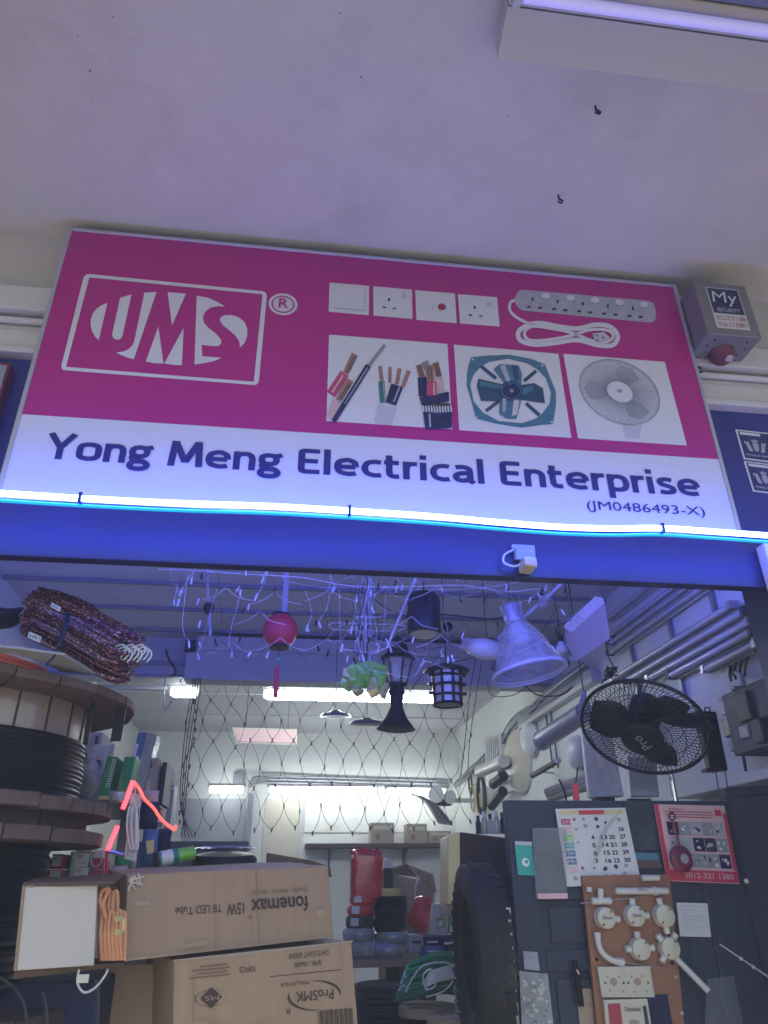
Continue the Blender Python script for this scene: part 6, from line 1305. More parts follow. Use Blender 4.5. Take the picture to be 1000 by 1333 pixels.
crect(q, .0, .0, .06, 1).build('red_margin', 'paper_red', t); crect(q, .06, .85, 1, .99).build('red_band', 'paper_red', t); crect(q, .95, .1, 1, .845).build('red_margin', 'paper_red', t)
ctext(q, (.25, .88, .93, .95), '2012-321 1380', .004, .0036).build('lettering', 'print_flesh', t); ctext(q, (.2, .045, .4, .075), 'KEDAI', 0).build('lettering', 'print_red', t)
for k in range(3): crect(q, .1 + .03 * k, .09 + k * .035, .8, .10 + k * .035).build('small_print', 'print_red', t)
crect(q, .84, .06, .93, .14).build('corner_mark', 'paper_red', t)
for r_ in range(3):
    for c_ in range(5):
        u0 = .13 + c_ * .163; v0 = .23 + r_ * .205; b_ = crect(q, u0, v0, u0 + .155, v0 + .175).build('photograph', rnd.choice(['print_navy', 'dark_grey', 'print_grey', 'navy_stuff', 'print_mid']), t)
        for k in range(4):
            uu, vv = u0 + rnd.uniform(.01, .1), v0 + rnd.uniform(.01, .12); crect(q, uu, vv, uu + rnd.uniform(.015, .05), vv + rnd.uniform(.02, .05), .0034 + k * .0003).build('photograph_detail', rnd.choice(['print_white', 'print_mid', 'print_grey', 'print_flesh', 'dark_grey']), b_)
t = T('hanging_ornament', 'dark red round ornament on a cord hanging over the picture calendar', 'ornament', A(888, 1120, DY - .04)); p = A(887, 1118, DY - .04)
MB().lathe([(.001, -.016), (.03, -.015), (.042, -.004), (.042, .004), (.03, .015), (.001, .016)], p, (.1, -1, 0), 20).build('disc', 'maroon_wire', t, smooth=True); MB().lathe([(.012, .016), (.016, .02), (.004, .022)], p, (.1, -1, 0), 10).build('boss', 'print_grey', t)
MB().tube([A(884, 1102, DY - .04), A(881, 1085, DY - .04), A(877, 1070, DY - .04)], [.006, .004, .008], 6).build('handle', 'maroon_wire', t); MB().tube(smooth_path([A(875 + 4 * math.cos(a), 1063 + 5 * math.sin(a), DY - .04) for a in (0, 1, 2, 3.1, 4.2, 5.2)], 3, True), .0025, 5, closed=True).build('ring', 'black_metal', t); MB().tube([A(875, 1059, DY - .04), A(875, 1058, DY + .0)], .002, 5).build('nail', 'black_metal', t)
for x0, y0, x1, y1, lab, nm, m_ in ((881, 1175, 926, 1219, 'white printed paper notice on the right part of the door', 'paper_notice', 'paper'), (670, 1095, 697, 1139, 'teal packet with a white swirl pinned at the left of the door', 'teal_packet', 'teal'), (826, 1110, 861, 1130, 'blue and brown card between the two calendars', 'sample_card', 'print_teal')):
    sl = .15 if x0 > 800 else .08; q = sheet([(x0, y0), (x1 - 5, y0 + 1), (x1, y1 + 1), (x0 + 4, y1)], DY - .006)
    t = T(nm, lab, 'paper' if m_ == 'paper' else 'packet', q[3]); curl_sheet(q, 5, .003, .3).build('sheet', m_, t)
    if m_ == 'paper':
        for k in range(8): rect_on(MB(), q, .1, .1 + k * .1, .9 - .25 * ((k * 7) % 3), .115 + k * .1, .005).build('printed_line', 'print_mid', t)
    elif m_ == 'teal': rect_on(MB(), q, .0, .0, 1, .12, .005).build('top_strip', 'print_mid', t); disc_on(MB(), q, .5, .62, .22, .13, .005).build('swirl', 'print_white', t); disc_on(MB(), q, .55, .6, .1, .06, .0065).build('swirl_centre', 'teal', t)
    else: rect_on(MB(), q, 0, .45, 1, 1, .005).build('lower_half', 'wood_reel', t)
t = T('grey_bag', 'grey translucent plastic bag hung at the left of the calendar', 'bag', A(715, 1170, DY - .02)); MB().hexa([A(698, 1165, DY - .01), A(738, 1165, DY - .01), A(738, 1078, DY - .01), A(693, 1078, DY - .01)], [A(698, 1165, DY - .03), A(738, 1165, DY - .03), A(738, 1078, DY - .016), A(693, 1078, DY - .016)]).build('film', 'grey_bag', t); MB().box(A(699, 1168, DY - .02).x, A(738, 1168, DY - .02).x, DY - .03, DY - .012, A(715, 1170, DY).z, A(715, 1163, DY).z).build('contents', 'paper_pink', t)
# ---------------------------------------------------------------- sample board
PB = DY - .03
sb = T('sample_board', 'orange brown plywood sample board screwed to the door', 'board', A(825, 1333, PB))
bq = [A(758, 1140, PB), A(872, 1138, PB), A(900, 1420, PB), A(786, 1420, PB)]
MB().hexa([bq[3], bq[2], bq[1], bq[0]], [p + V((0, .018, 0)) for p in (bq[3], bq[2], bq[1], bq[0])]).build('panel', 'wood_peg', sb, bevel=.002)
for x, y in ((777, 1249), (875, 1254), (880, 1272), (888, 1319)): MB().lathe([(.006, 0), (.005, .003), (.002, .004)], A(x, y, PB), (0, -1, 0), 10).build('screw', 'black_metal' if y < 1260 else 'galv', sb)
PF = PB - .002
def junction(px, py, r, spouts, lab, mark=None):
    c = A(px, py, PF); R_ = M_(r, px, py, PF); t = T('junction_box', lab, 'junction box', c, 'round conduit boxes on the sample board')
    MB().lathe([(R_, 0), (R_, .026), (R_ * .94, .03), (R_ * .6, .033), (.001, .034)], c, (0, -1, 0), 26).build('body', 'cream_plastic', t, smooth=True)
    MB().lathe([(R_ * 1.03, .0), (R_ * 1.04, .006), (R_ * 1.0, .008)], c, (0, -1, 0), 26, cap=False).build('rim', 'white_plastic', t, smooth=True)
    for a in spouts:
        d = V((math.cos(a), 0, math.sin(a))); MB().lathe([(.0105, R_ * .9), (.0105, R_ * 1.55), (.008, R_ * 1.56), (.008, R_ * 1.2)], c + V((0, -.013, 0)), d, 12).build('spout', 'white_plastic', t, smooth=True)
    for a in (.9, 4.0): MB().lathe([(.003, .033), (.003, .035)], c + V((R_ * .75 * math.cos(a), 0, R_ * .75 * math.sin(a))), (0, -1, 0), 8).build('screw', 'dark_grey', t)
    if mark:
        q = [c + V((-R_ * .5, -.0345, R_ * .22)), c + V((R_ * .5, -.0345, R_ * .22)), c + V((R_ * .5, -.0345, -R_ * .1)), c + V((-R_ * .5, -.0345, -R_ * .1))]; text_on(MB(), q, (0, 0, 1, 1), mark, .0, .0012).build('lettering', 'print_black', t)
junction(785.5, 1195, 12.5, [-.1], 'round box with one spout to the right, top left on the board', '20mm'); junction(823.5, 1192, 12.5, [1.55, .0], 'round box with spouts up and right, top middle on the board', '20mm')
junction(861.5, 1192, 13, [1.7, -1.5], 'round box with spouts up and down, top right on the board'); junction(830.5, 1235, 12.5, [1.6, 3.14, .05], 'round box with three spouts in the lower row'); junction(868.5, 1234, 12.8, [2.3, .9, -2.3], 'round box with angled spouts at the lower right of the board')
t = T('white_pipe', 'white plastic pipe slanting down right from the sample board', 'pipe', A(922, 1290, DY - .05)); MB().tube([A(879, 1246, PF - .013), A(922, 1290, DY - .06)], .0095, 12).build('tube', 'white_plastic', t, smooth=True)
t = T('conduit_bend', 'white curved conduit bend at the left of the sample board', 'conduit', A(780, 1250, PF)); MB().tube(smooth_path([A(x, y, PF - .012) for x, y in ((778, 1216), (779, 1228), (784, 1240), (793, 1248), (803, 1252), (811, 1252))], 5), .0095, 12).build('bend', 'white_plastic', t, smooth=True)
for a, b in (((777.5, 1214), (778, 1222)), ((803, 1252), (812, 1253))): MB().tube([A(*a, PF - .012), A(*b, PF - .012)], .0115, 12).build('collar', 'white_plastic', t, smooth=True)
tag(MB().tube([A(812, 1253, PF - .006), A(865, 1261, PF - .006)], .0022, 5).build('thin_rod', 'galv', smooth=True), 'thin steel rod pointing right from the conduit bend', 'rod')
t = T('pipe_sample', 'white pipe sample with black lettering under the calendar', 'pipe', A(835, 1160, PF)); MB().tube([A(801, 1160, PF - .013), A(869, 1160, PF - .013)], .0105, 12).build('tube', 'white_plastic', t, smooth=True); MB().tube([A(850, 1160, PF - .013), A(855, 1160, PF - .013)], .0135, 12).build('collar', 'white_plastic', t, smooth=True)
q = [A(831, 1156, PF - .0238), A(842, 1156, PF - .0238), A(842, 1160, PF - .0238), A(831, 1160, PF - .0238)]; text_on(MB(), q, (0, 0, 1, 1), '20mm', .0, .0012).build('lettering', 'print_black', t)
tag(MB().tube([A(836, 1143, PF - .013), A(858, 1143, PF - .013)], .0095, 12).build('pipe_stub', 'white_plastic', smooth=True), 'short white pipe stub peeking below the white calendar', 'pipe')
t = T('conduit_tee', 'white conduit tee fitting at the top left of the sample board', 'conduit', A(783, 1173, PF)); MB().tube([A(770, 1173, PF - .012), A(795, 1173, PF - .012)], .011, 12).build('run', 'white_plastic', t, smooth=True); MB().tube([A(782, 1173, PF - .012), A(782, 1157, PF - .012)], .0105, 12).build('branch', 'white_plastic', t, smooth=True); MB().tube([A(756, 1176, PF - .006), A(838, 1168, PF - .006)], .002, 5).build('rod', 'galv', t)
tag(MB().tube([A(767, 1161, PF - .012), A(767, 1155, PF - .012)], .0095, 12).build('pipe_stub', 'white_plastic', smooth=True), 'small upright white pipe stub beside the conduit tee', 'pipe')
t = T('double_socket_box', 'cream double gang socket box with two round knockouts', 'socket box', A(815, 1299, PF)); q = [A(778, 1259, PF - .012), A(846, 1258, PF - .012), A(852, 1298, PF - .012), A(784, 1298, PF - .012)]
MB().hexa([q[3], q[2], q[1], q[0]], [p + V((0, .012, 0)) for p in (q[3], q[2], q[1], q[0])]).build('box', 'cream_plastic', t, bevel=.002)
for u in (.26, .72): disc_on(MB(), q, u, .5, .07, .13, .0015).build('knockout', 'wood_pale', t)
for u, v in ((.08, .5), (.43, .5), (.52, .5), (.9, .5), (.15, .75), (.4, .78), (.62, .8), (.85, .78), (.14, .3), (.36, .3), (.6, .3), (.8, .28)): rect_on(MB(), q, u, v, u + .035, v + .07, .0015).build('slot', 'dark_grey' if v == .5 else 'wood_pale', t)
for u0, v0, u1, v1 in ((0, 0, 1, .03), (0, .96, 1, 1), (0, .03, .015, .96), (.985, .03, 1, .96), (.49, .03, .505, .96)): rect_on(MB(), q, u0, v0, u1, v1, .003).build('edge', 'white_plastic', t)
t = T('switch_card_box', 'cream box with a dark red square and handwriting at the bottom of the board', 'socket box', A(815, 1340, PF)); q = [A(786, 1302, PF - .014), A(843, 1300, PF - .014), A(853, 1362, PF - .014), A(792, 1364, PF - .014)]
MB().hexa([q[3], q[2], q[1], q[0]], [p + V((0, .014, 0)) for p in (q[3], q[2], q[1], q[0])]).build('box', 'cream_plastic', t, bevel=.002)
rect_on(MB(), q, .08, .08, .36, .6).build('red_square', 'print_red', t); text_on(MB(), q, (.45, .16, .8, .26), 'Database', .008).build('lettering', 'print_black', t); rect_on(MB(), q, .86, .15, .94, .55).build('dark_mark', 'dark_grey', t); disc_on(MB(), q, .62, .5, .12, .06).build('mark', 'wood_pale', t); rect_on(MB(), q, .62, .58, .72, .64).build('mark', 'foil_green', t)
tag(MB().obox(A(858, 1325, PB - .004), (.04, 0, 0), (0, .003, 0), (0, 0, .06)).build('dark_pouch', 'navy_stuff', bevel=.004), 'dark navy pouch hanging beside the cream boxes on the board', 'pouch')
t = T('screw_bag', 'clear bag of white clips hanging low on the left of the door', 'bag', A(697, 1340, DY - .03)); MB().hexa([A(680, 1345, DY - .01), A(722, 1345, DY - .01), A(713, 1268, DY - .01), A(676, 1264, DY - .01)], [A(680, 1345, DY - .05), A(722, 1345, DY - .05), A(713, 1268, DY - .03), A(676, 1264, DY - .03)]).build('film', 'clear_bag', t); random.seed(6)
for k in range(34): c = A(random.uniform(682, 716), random.uniform(1270, 1335), DY - .025); MB().obox(c, V((random.uniform(.003, .008), 0, random.uniform(-.005, .005))), (0, .003, 0), V((random.uniform(-.002, .002), 0, .004))).build('clip', 'cream_plastic' if k % 4 else 'dark_grey', t)
MB().hexa([A(683, 1262, DY - .015), A(703, 1264, DY - .015), A(700, 1240, DY - .01), A(681, 1238, DY - .01)], [A(683, 1262, DY - .03), A(703, 1264, DY - .03), A(700, 1240, DY - .016), A(681, 1238, DY - .016)]).build('bag_top', 'clear_bag', t)
t = T('door_tool', 'black handled tool hanging from the door beside the sample board', 'tool', A(750, 1300, DY - .02)); MB().tube([A(748, 1250, DY - .02), A(752, 1275, DY - .02), A(757, 1310, DY - .02)], [.008, .011, .010], 8).build('handle', 'black_plastic', t, smooth=True); MB().tube([A(751, 1262, DY - .035), A(754, 1268, DY - .035)], .003, 6).build('clip', 'chrome', t)
tag(MB().box(A(752, 1310, DY - .004).x, A(772, 1310, DY - .004).x, DY - .006, DY - .0015, 1.0, A(760, 1287, DY).z).build('wood_offcut', 'wood_pale'), 'pale plywood offcut behind the tool on the door', 'board')
tag(MB().hexa([A(918, 1333, DY - .01), A(968, 1333, DY - .01), A(955, 1270, DY - .01), A(920, 1275, DY - .01)], [A(918, 1333, DY - .04), A(968, 1333, DY - .04), A(955, 1270, DY - .02), A(920, 1275, DY - .02)]).build('grey_film_bag', 'grey_bag'), 'grey film bag hanging at the lower right of the door', 'bag')
t = T('door_chain', 'thin pale cord with knots slanting across the right door', 'cord', A(970, 1258, DY - .05)); MB().tube(smooth_path([A(937, 1229, DY - .02), A(965, 1248, DY - .03), A(1005, 1275, DY - .1)], 5), .0025, 5).build('cord', 'wire_white', t)
for x, y in ((965, 1248), (981, 1259)): MB().ball(A(x, y, DY - .04), .006).build('knot', 'frosted', t, smooth=True)
MB().ball(A(972, 1147, DY - .08), .008).build('knob', 'frosted', d2, smooth=True)

# ================================================================ WALL FAN
c = A(838, 948, .42)
nrm = V((RX.dot(V((-.36, -.47, .80))), RY.dot(V((-.36, -.47, .80))), RZ.dot(V((-.36, -.47, .80))))).normalized()
up_ = V((0, 0, 1)); uu = nrm.cross(up_).normalized(); ww = uu.cross(nrm)
R_ = M_(79, 838, 948, .42)
fn = T('wall_fan', 'black wall fan with a wire cage, tied with cord above the door', 'fan', c)
def ringp(r, d, n=48): return [c + nrm * d + uu * (r * math.cos(6.2832 * k / n)) + ww * (r * math.sin(6.2832 * k / n)) for k in range(n)]
MB().tube(ringp(R_, 0), .0065, 8, closed=True).build('cage_rim', 'black_metal', fn, smooth=True)
for d_, f_, m_ in ((.045, 1, 'front_guard'), (-.055, 1, 'rear_guard')):
    mb = MB()
    for k in range(72):
        a = 6.2832 * k / 72; tw_ = .35; dirv = lambda a: uu * math.cos(a) + ww * math.sin(a)
        pts = [c + nrm * d_ * 1.05 + dirv(a - tw_) * R_ * .30, c + nrm * d_ * 1.05 + dirv(a - tw_ * .55) * R_ * .55, c + nrm * d_ * .8 + dirv(a - tw_ * .2) * R_ * .85, c + dirv(a) * R_]
        mb.tube(smooth_path(pts, 2), .0013, 4, cap=False)
    for rr in (.45, .66, .85): mb.tube(ringp(R_ * rr, d_ * (1.04 if rr < .7 else .8), 40), .0015, 4, closed=True)
    mb.build(m_, 'black_metal', fn)['kind'] = 'stuff'
for k in range(3):
    a0 = .5 + k * 2.0944; mb = MB(); vs = []
    for j in range(7):
        rr = .16 + .70 * j / 6; wd = (.45 + .30 * math.sin(math.pi * min(1, j / 5))) * (1 if j < 6 else .7)
        for s_ in (-1, 0, 1): a = a0 + s_ * wd * .9; vs.append(c + nrm * (-.005 - s_ * .018) + (uu * math.cos(a) + ww * math.sin(a)) * R_ * rr)
    mb.add(vs, [(j * 3 + i, j * 3 + i + 1, j * 3 + i + 4, j * 3 + i + 3) for j in range(6) for i in range(2)]); o = mb.build('blade', 'black_plastic', fn, smooth=True); o.modifiers.new('s', 'SOLIDIFY').thickness = .003
MB().lathe([(R_ * .34, .046), (R_ * .34, .056), (R_ * .30, .064), (.001, .068)], c, nrm, 28).build('badge_disc', 'black_plastic', fn, smooth=True)
u2 = uu * math.cos(1.15) + ww * math.sin(1.15); w2 = ww * math.cos(1.15) - uu * math.sin(1.15)
u2 = -u2 if u2.z < 0 else u2; w2 = nrm.cross(u2)
q = [c + nrm * .0685 + u2 * a + w2 * b for a, b in ((-.03, .018), (.03, .018), (.03, -.018), (-.03, -.018))]
tq = V((0, 0, 0)); n_ = (q[1] - q[0]).cross(q[3] - q[0]).normalized()
if n_.dot(nrm) > 0: q = [q[1], q[0], q[3], q[2]]
text_on(MB(), q, (0, 0, 1, 1), 'Pro', .006, .002).build('lettering', 'steel', fn)
MB().lathe([(.035, -.14), (.055, -.12), (.06, -.06), (.05, -.02), (.02, -.01)], c, nrm, 20).build('motor', 'black_plastic', fn, smooth=True)
arm_e = A(925, 940, .56)
MB().tube(smooth_path([c - nrm * .12, A(880, 935, .5), arm_e], 4), [.03] * 5 + [.028] * 4, 10, flat=1.0).build('arm', 'black_plastic', fn, smooth=True)
bp = [A(908, 925, .56), A(933, 926, .56), A(949, 1003, .56), A(926, 1005, .56)]
MB().hexa([bp[3], bp[2], bp[1], bp[0]], [p + V((0, .035, 0)) for p in (bp[3], bp[2], bp[1], bp[0])]).build('bracket_plate', 'black_plastic', fn, bevel=.006)
MB().obox(A(925, 1003, .545), (.025, 0, 0), (0, .02, 0), (0, 0, .006)).build('bracket_foot', 'black_plastic', fn, bevel=.003)
MB().tube([A(918, 926, .57), A(918, 921, .57), A(924, 921, .57), A(924, 926, .57)], .003, 5).build('pull_ring', 'black_metal', fn)
pz = A(874, 1010, .62); MB().tube([V((pz.x, .622, 1.863)), V((pz.x, .622, A(874, 962, .62).z))], .010, 10).build('post', 'chrome', fn, smooth=True)
for px in (932, 944): MB().tube([A(px, 1003, .575), A(px + 4, 1032, .60)], .002, 5).build('wire', 'wire_black', fn)
t = T('tie_cord', 'knotted black cord tying the fan cage to the hanging panel box', 'cord', A(797, 870, .5)); random.seed(12)
MB().tube(smooth_path([A(x, y, .48) for x, y in ((789, 836), (792, 855), (798, 868), (790, 880), (783, 890))], 4), .0028, 5).build('cord', 'wire_black', t)
for k in range(5): MB().tube(smooth_path([A(797 + random.uniform(-9, 9), 876 + random.uniform(-9, 9), .47 + random.uniform(-.02, .02)) for _ in range(5)], 4, True), .0026, 5, closed=True).build('knot_loop', 'wire_black', t)
# ================================================================ RIGHT WALL
WX = RW - .045
t = T('tube_rack', 'rack of spare fluorescent tubes fixed high on the right wall', 'tube rack', AX(880, 850, WX))
tubes = [((793, 799), (880, 745)), ((797, 822), (905, 752)), ((797, 834), (915, 756)), ((796, 850), (925, 760)), ((803, 896), (952, 772)), ((820, 898), (970, 781)), ((850, 892), (976, 799)), ((877, 886), (982, 814)), ((922, 874), (988, 835))]
for i, (a, b) in enumerate(tubes):
    pa, pb = AX(*a, WX), AX(*b, WX); z = (pa.z + pb.z) / 2; r_ = .0125 if i < 4 else .0155
    MB().tube([V((WX - .012, pa.y, z)), V((WX - .012, pb.y, z))], r_, 12).build('spare_tube', 'tube_glass', t, smooth=True)
    MB().box(WX + .012, RW - .023, min(pa.y, pb.y) - .01, max(pa.y, pb.y) + .01, z - r_ * 1.3, z + r_ * 1.3).build('housing', 'white_enamel', t, bevel=.002)
    for y in (pa.y, pb.y): MB().box(WX - .03, WX + .0115, y - .012, y + .012, z - r_ * 1.08, z + r_ * 1.08).build('tube_cap', 'dark_grey' if i % 2 else 'steel', t)
zlo, zhi = AX(990, 850, WX).z, AX(905, 745, WX).z
for yy in (.85, 1.25, 1.7): MB().box(RW - .022, RW - .0015, yy - .012, yy + .012, zlo - .02, min(zhi + .04, 3.1)).build('support_strip', 'dull_steel', t)
tag(MB().tube(smooth_path([AX(x, y, WX - .03) for x, y in ((985, 787), (991, 800), (995, 820), (990, 838), (983, 848))], 5), .005, 6).build('tube_lead', 'wire_black', smooth=True), 'black lead looping at the near end of the spare tube rack', 'cable')
t = T('slotted_trunking', 'white slotted cable trunking running along the right wall', 'trunking', AX(700, 930, RW - .04)); z0 = AX(700, 934, RW - .05).z; y0, y1 = AX(772, 884, RW - .05).y, AX(676, 946, RW - .05).y
MB().box(RW - .06, RW - .0015, y0, y1, z0, z0 + .075).build('channel', 'white_plastic', t, bevel=.003)
ns = 34
for k in range(ns): yy = y0 + (y1 - y0) * (k + .5) / ns; MB().box(RW - .0625, RW - .0605, yy - .011, yy + .011, z0 + .028, z0 + .072).build('slot', 'print_grey', t)
t = T('wire_bundle', 'bundle of loose grey wires running along the right wall into the corner', 'cable', AX(640, 980, RW - .03)); random.seed(17)
for k in range(11):
    o_ = random.uniform(-6, 6); MB().tube(smooth_path([AX(765 + o_, 868 + o_, RW - .05), AX(715 + o_, 905 + o_ * .6, RW - .08), AX(672 + random.uniform(-5, 5), 938 + random.uniform(-6, 8), RW - .04), AX(640 + random.uniform(-4, 6), 975 + random.uniform(-8, 8), RW - .04), AX(612 + random.uniform(-3, 5), 1004 + random.uniform(-6, 6), RW - .04), AX(592, 1022 + random.uniform(-4, 4), RW - .03)], 5), .0055, 5).build('wire', ['wire_dark', 'print_grey', 'dark_grey', 'print_mid'][k % 4], t, smooth=True)
def wl_(px, py, d=.05): return AX(px, py, RW - d)
def wM(n, px, py, d=.05): return n * depth(wl_(px, py, d)) / FPX
# big cylinder bracket lamp
t = T('cylinder_lamp', 'grey cylinder lamp hanging slanted near the right wall', 'lamp', A(735, 945, 1.7)); a, b = A(704, 965, 1.9), A(760, 928, 1.55)
MB().tube([a, b], M_(12.5, 730, 945, 1.7), 20).build('body', 'galv', t, smooth=True); MB().tube([a - (b - a) * .01, a + (b - a) * .02], M_(13.2, 730, 945, 1.7), 20).build('rim', 'white_enamel', t, smooth=True)
MB().lathe([(.045, 0), (.03, .04), (.014, .075), (.014, .11)], b, (.1, -.1, 1), 14).build('neck', 'galv', t, smooth=True); MB().tube([b + V((.01, -.01, .10)), V((b.x + .01, b.y - .01, CZ))], .004, 5).build('hanger', 'wire_dark', t)
for (px, py, rx, ry, lab) in ((676, 990, 13, 41, 'large oval white bulkhead lamp on the right wall'), (691, 961, 8.5, 24, 'thin round white panel lamp on the right wall'), (751, 980, 12, 22, 'round frosted dish lamp on the right wall behind the fan')):
    p = wl_(px, py, .03); r = wM(ry, px, py); t = T('round_wall_lamp', lab, 'lamp', p - V((0, 0, r)), 'round lamps on the right wall')
    MB().lathe([(r, 0), (r, .03), (r * .95, .045), (r * .86, .048)], p + V((.028, 0, 0)), (-1, -.18, 0), 28).build('rim', 'white_enamel', t, smooth=True); MB().lathe([(r * .9, .05), (r * .7, .07), (r * .3, .085), (.001, .088)], p + V((.028, 0, 0)), (-1, -.18, 0), 28).build('diffuser', 'cream_plastic' if px < 680 else 'frosted', t, smooth=True)
def spot(px0, py0, px1, py1, r, m_, lab, d=.16):
    a, b = wl_(px0, py0, d), wl_(px1, py1, d + .02); t = T('spotlight', lab, 'spotlight', a, 'spotlights on the right wall'); R_ = wM(r, px0, py0, d)
    MB().tube([a, b], R_, 16).build('barrel', m_, t, smooth=True); MB().tube([b, b + (b - a) * .04], R_ * .86, 16).build('lens', 'frosted', t); MB().tube([a.lerp(b, .3), V((RW - .001, a.y, a.z + .02))], .008, 6).build('bracket', 'white_plastic', t)
spot(656, 991, 624, 1005, 8, 'white_enamel', 'white cylinder spotlight pointing left on the right wall'); spot(656, 1010, 642, 1021, 6.5, 'black_metal', 'upper black spotlight under the white cylinder spotlight'); spot(655, 1030, 640, 1049, 6.5, 'black_metal', 'lower black spotlight tilted down beside the oval lamp'); spot(693, 1010, 726, 991, 3.4, 'black_metal', 'slim black bar spotlight right of the oval lamp')
t = T('framed_mirror_lamp', 'chrome framed box lamp with a shiny striped face on the right wall', 'lamp', wl_(645, 990)); q = [wl_(631, 962, .05), wl_(652, 955, .05), wl_(654, 1020, .05), wl_(633, 1024, .05)]
MB().hexa([q[3], q[2], q[1], q[0]], [p + V((.045, 0, 0)) for p in (q[3], q[2], q[1], q[0])]).build('frame', 'white_enamel', t); 
for k in range(6): MB().hexa([q[3].lerp(q[2], .15 + k * .12) + V((-.002, 0, .06)), q[3].lerp(q[2], .24 + k * .12) + V((-.002, 0, .06)), q[0].lerp(q[1], .24 + k * .12) + V((-.002, 0, -.03)), q[0].lerp(q[1], .15 + k * .12) + V((-.002, 0, -.03))], [p + V((-.012, 0, 0)) for p in (q[3].lerp(q[2], .15 + k * .12) + V((0, 0, .06)), q[3].lerp(q[2], .24 + k * .12) + V((0, 0, .06)), q[0].lerp(q[1], .24 + k * .12) + V((0, 0, -.03)), q[0].lerp(q[1], .15 + k * .12) + V((0, 0, -.03)))]).build('facet', 'chrome', t)
for i, (px, py, rx, ry) in enumerate(((616, 1040, 4, 16), (624, 1045, 4, 14), (629, 1035, 7, 24), (613, 1020, 3, 14))):
    p = wl_(px, py, .03); s = wM(1, px, py, .03); t = T('hanging_coil', ['slim pale cable loop hanging left in the row on the right wall', 'small pale cable loop hanging in the middle of the row', 'thick coiled cord hanging nearest on the right wall', 'thin loop of cord hanging highest in the back corner'][i], 'cable', p, 'cable loops on the right wall')
    for k in range(3 if i != 2 else 7): MB().tube([p + V((-.01 * k * .5, rx * s * 2.4 * math.cos(a), ry * s * math.sin(a) + random.uniform(-.004, .004))) for a in (6.2832 * j / 18 for j in range(18))], .0045, 5, closed=True).build('turn', 'yellow_plastic' if i < 2 else 'wire_dark', t, smooth=True)
    MB().tube([p + V((0, 0, ry * s)), p + V((.03, 0, ry * s + .02))], .003, 5).build('nail', 'black_metal', t)
t = T('wrapped_lamp', 'clear film wrapped flat lamp leaning behind the fan', 'lamp', A(785, 1035, .85)); q = [A(758, 952, .85), A(795, 948, .72), A(812, 1036, .72), A(768, 1038, .85)]
MB().hexa([q[3], q[2], q[1], q[0]], [p + V((.01, .05, 0)) for p in (q[3], q[2], q[1], q[0])]).build('panel', 'white_card', t); MB().hexa([p + V((-.004, -.012, 0)) for p in (q[3], q[2], q[1], q[0])], [p + V((-.004, -.004, 0)) for p in (q[3], q[2], q[1], q[0])]).build('film', 'clear_bag', t)
MB().box(q[3].x, q[2].x, .8, .84, 1.2, q[3].z - .005).build('stand', 'dark_grey', t)
t = T('wrapped_lamp', 'second film wrapped grey lamp below the fan, nearer the bracket', 'lamp', A(840, 1035, .8)); q = [A(818, 985, .8), A(853, 990, .75), A(858, 1037, .75), A(822, 1037, .8)]
MB().hexa([q[3], q[2], q[1], q[0]], [p + V((.01, .03, 0)) for p in (q[3], q[2], q[1], q[0])]).build('panel', 'grey_sheet', t); MB().hexa([p + V((-.004, -.012, 0)) for p in (q[3], q[2], q[1], q[0])], [p + V((-.004, -.004, 0)) for p in (q[3], q[2], q[1], q[0])]).build('film', 'clear_bag', t)
MB().box(q[3].x, q[2].x, .82, .85, 1.2, q[3].z - .005).build('stand', 'dark_grey', t)
t = T('tube_pack', 'slanting pack of wrapped white tubes above the left of the door', 'tube pack', A(740, 1030, 1.1))
for k in range(3): MB().tube([A(712 + k * 2, 1031 + k * 4, 1.3), A(768, 1011 + k * 6, 1.05)], M_(5.5, 740, 1025, 1.1), 12).build('tube', 'galv' if k % 2 else 'cream_plastic', t, smooth=True)
MB().tube(smooth_path([A(728, 1015, 1.1), A(735, 1030, 1.12), A(738, 1045, 1.15)], 4), .004, 5).build('tie', 'wire_dark', t)
tag(MB().obox(A(749.5, 1031, .6), (.011, 0, 0), (0, .004, 0), (0, 0, .028)).build('red_tag', 'red_box'), 'small red tag standing on the top edge of the door', 'tag')
tag(wire([(752, 1000, .8), (751, 1012, .7), (749, 1022, .605)], .003).build('tag_cord', 'wire_black'), 'short black cord above the small red tag on the door', 'cord')
for i, (x0, x1) in enumerate(((714, 718), (721, 725))): tag(MB().tube([wl_(x0 - 4, 925, .02), wl_(x1 + 2, 1000, .02)], .006, 6).build('wall_cable', 'wire_dark', smooth=True), ['left', 'right'][i] + ' of the two cables dropping down the right wall past the cylinder lamp', 'cable')
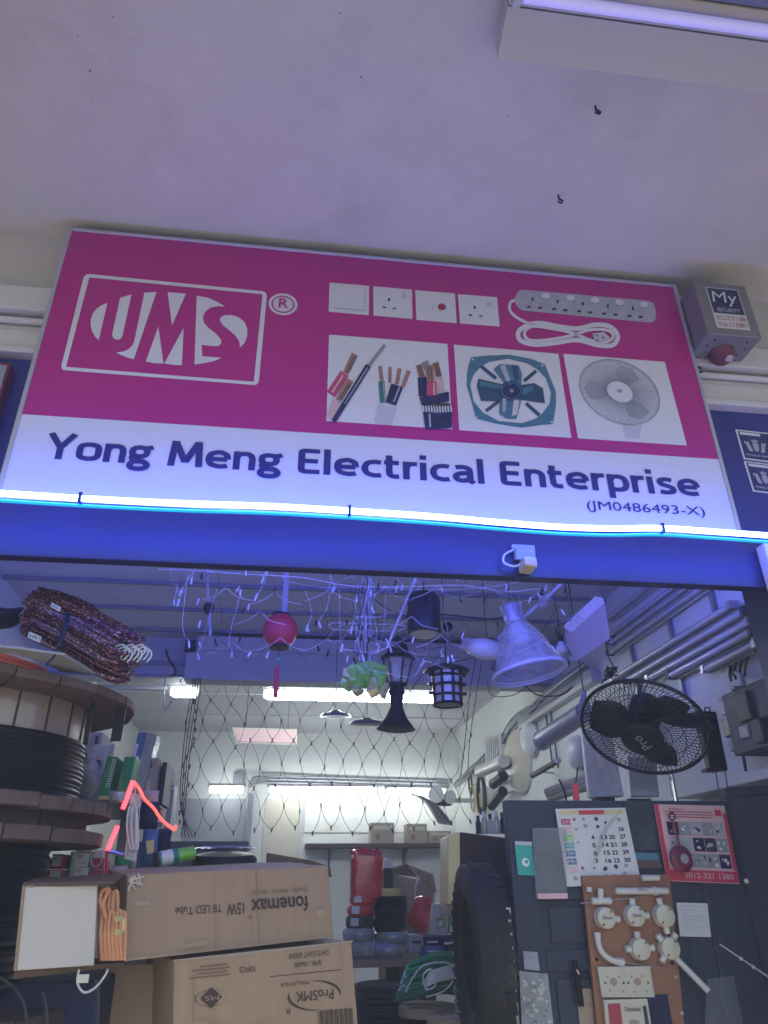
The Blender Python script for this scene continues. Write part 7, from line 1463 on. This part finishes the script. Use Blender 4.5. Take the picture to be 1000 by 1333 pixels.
# breaker boxes at the right edge
t = T('breaker_box', 'cluster of dark breaker boxes and panels on the right wall at the edge', 'breaker box', wl_(965, 975, .1))
def wbox(x0, y0, x1, y1, d, m_, nm, e=0):
    p = AX(x0, (y0 + y1) / 2, RW - d); r_ = AX(x1, (y0 + y1) / 2, RW - d); zt2 = AX((x0 + x1) / 2, y0, RW - d).z; zb2 = AX((x0 + x1) / 2, y1, RW - d).z
    MB().box(RW - d, RW - .0015 - e, min(p.y, r_.y), max(p.y, r_.y), zb2, zt2).build(nm, m_, t, bevel=.005)
wbox(944, 884, 1035, 975, .14, 'navy_stuff', 'main_box'); wbox(936, 905, 956, 930, .10, 'grey_sheet', 'upper_box'); wbox(940, 932, 962, 958, .11, 'maroon_wire', 'middle_box'); wbox(948, 958, 975, 976, .09, 'grey_sheet', 'lower_box'); wbox(958, 900, 975, 940, .155, 'dark_grey', 'cover'); wbox(985, 885, 1030, 930, .17, 'navy_stuff', 'cover'); wbox(978, 935, 992, 968, .16, 'dark_grey', 'cover'); wbox(962, 944, 974, 962, .15, 'grey_sheet', 'label_plate'); wbox(950, 893, 956, 899, .15, 'grey_sheet', 'label_plate')
for k_ in range(4): MB().tube(smooth_path([wl_(952 + k_ * 6, 886 - k_ * 2, .06), wl_(950 + k_ * 7, 874 - k_ * 3, .03), wl_(955 + k_ * 8, 850 - k_ * 4, .02)], 4), .005, 6).build('cable', 'wire_black', t)
MB().tube([wl_(967, 978, .04), wl_(971, 1004, .04)], .006, 6).build('cable', 'wire_black', t)
MB().tube(smooth_path([wl_(958, 876, .05), wl_(965, 880, .09), wl_(968, 895, .12)], 4), .01, 6).build('conduit', 'grey_sheet', t)

# ================================================================ THIN VOLUME ADDED TO IMITATE LENS VEIL
hm = bpy.data.materials.new('air'); hm.use_nodes = True; n_ = hm.node_tree.nodes; n_.remove(n_['Principled BSDF'])
pv = n_.new('ShaderNodeVolumePrincipled'); pv.inputs['Color'].default_value = (.90, .92, 1, 1); pv.inputs['Density'].default_value = .024
hm.node_tree.links.new(pv.outputs[0], n_['Material Output'].inputs['Volume'])
hz = MB().box(-61, 61, -61, 61, -1.3, 4.3).build('lens_veil_volume', hm); hz['kind'] = 'stuff'; hz['label'] = 'thin volume added around the shop front to imitate lens veil'
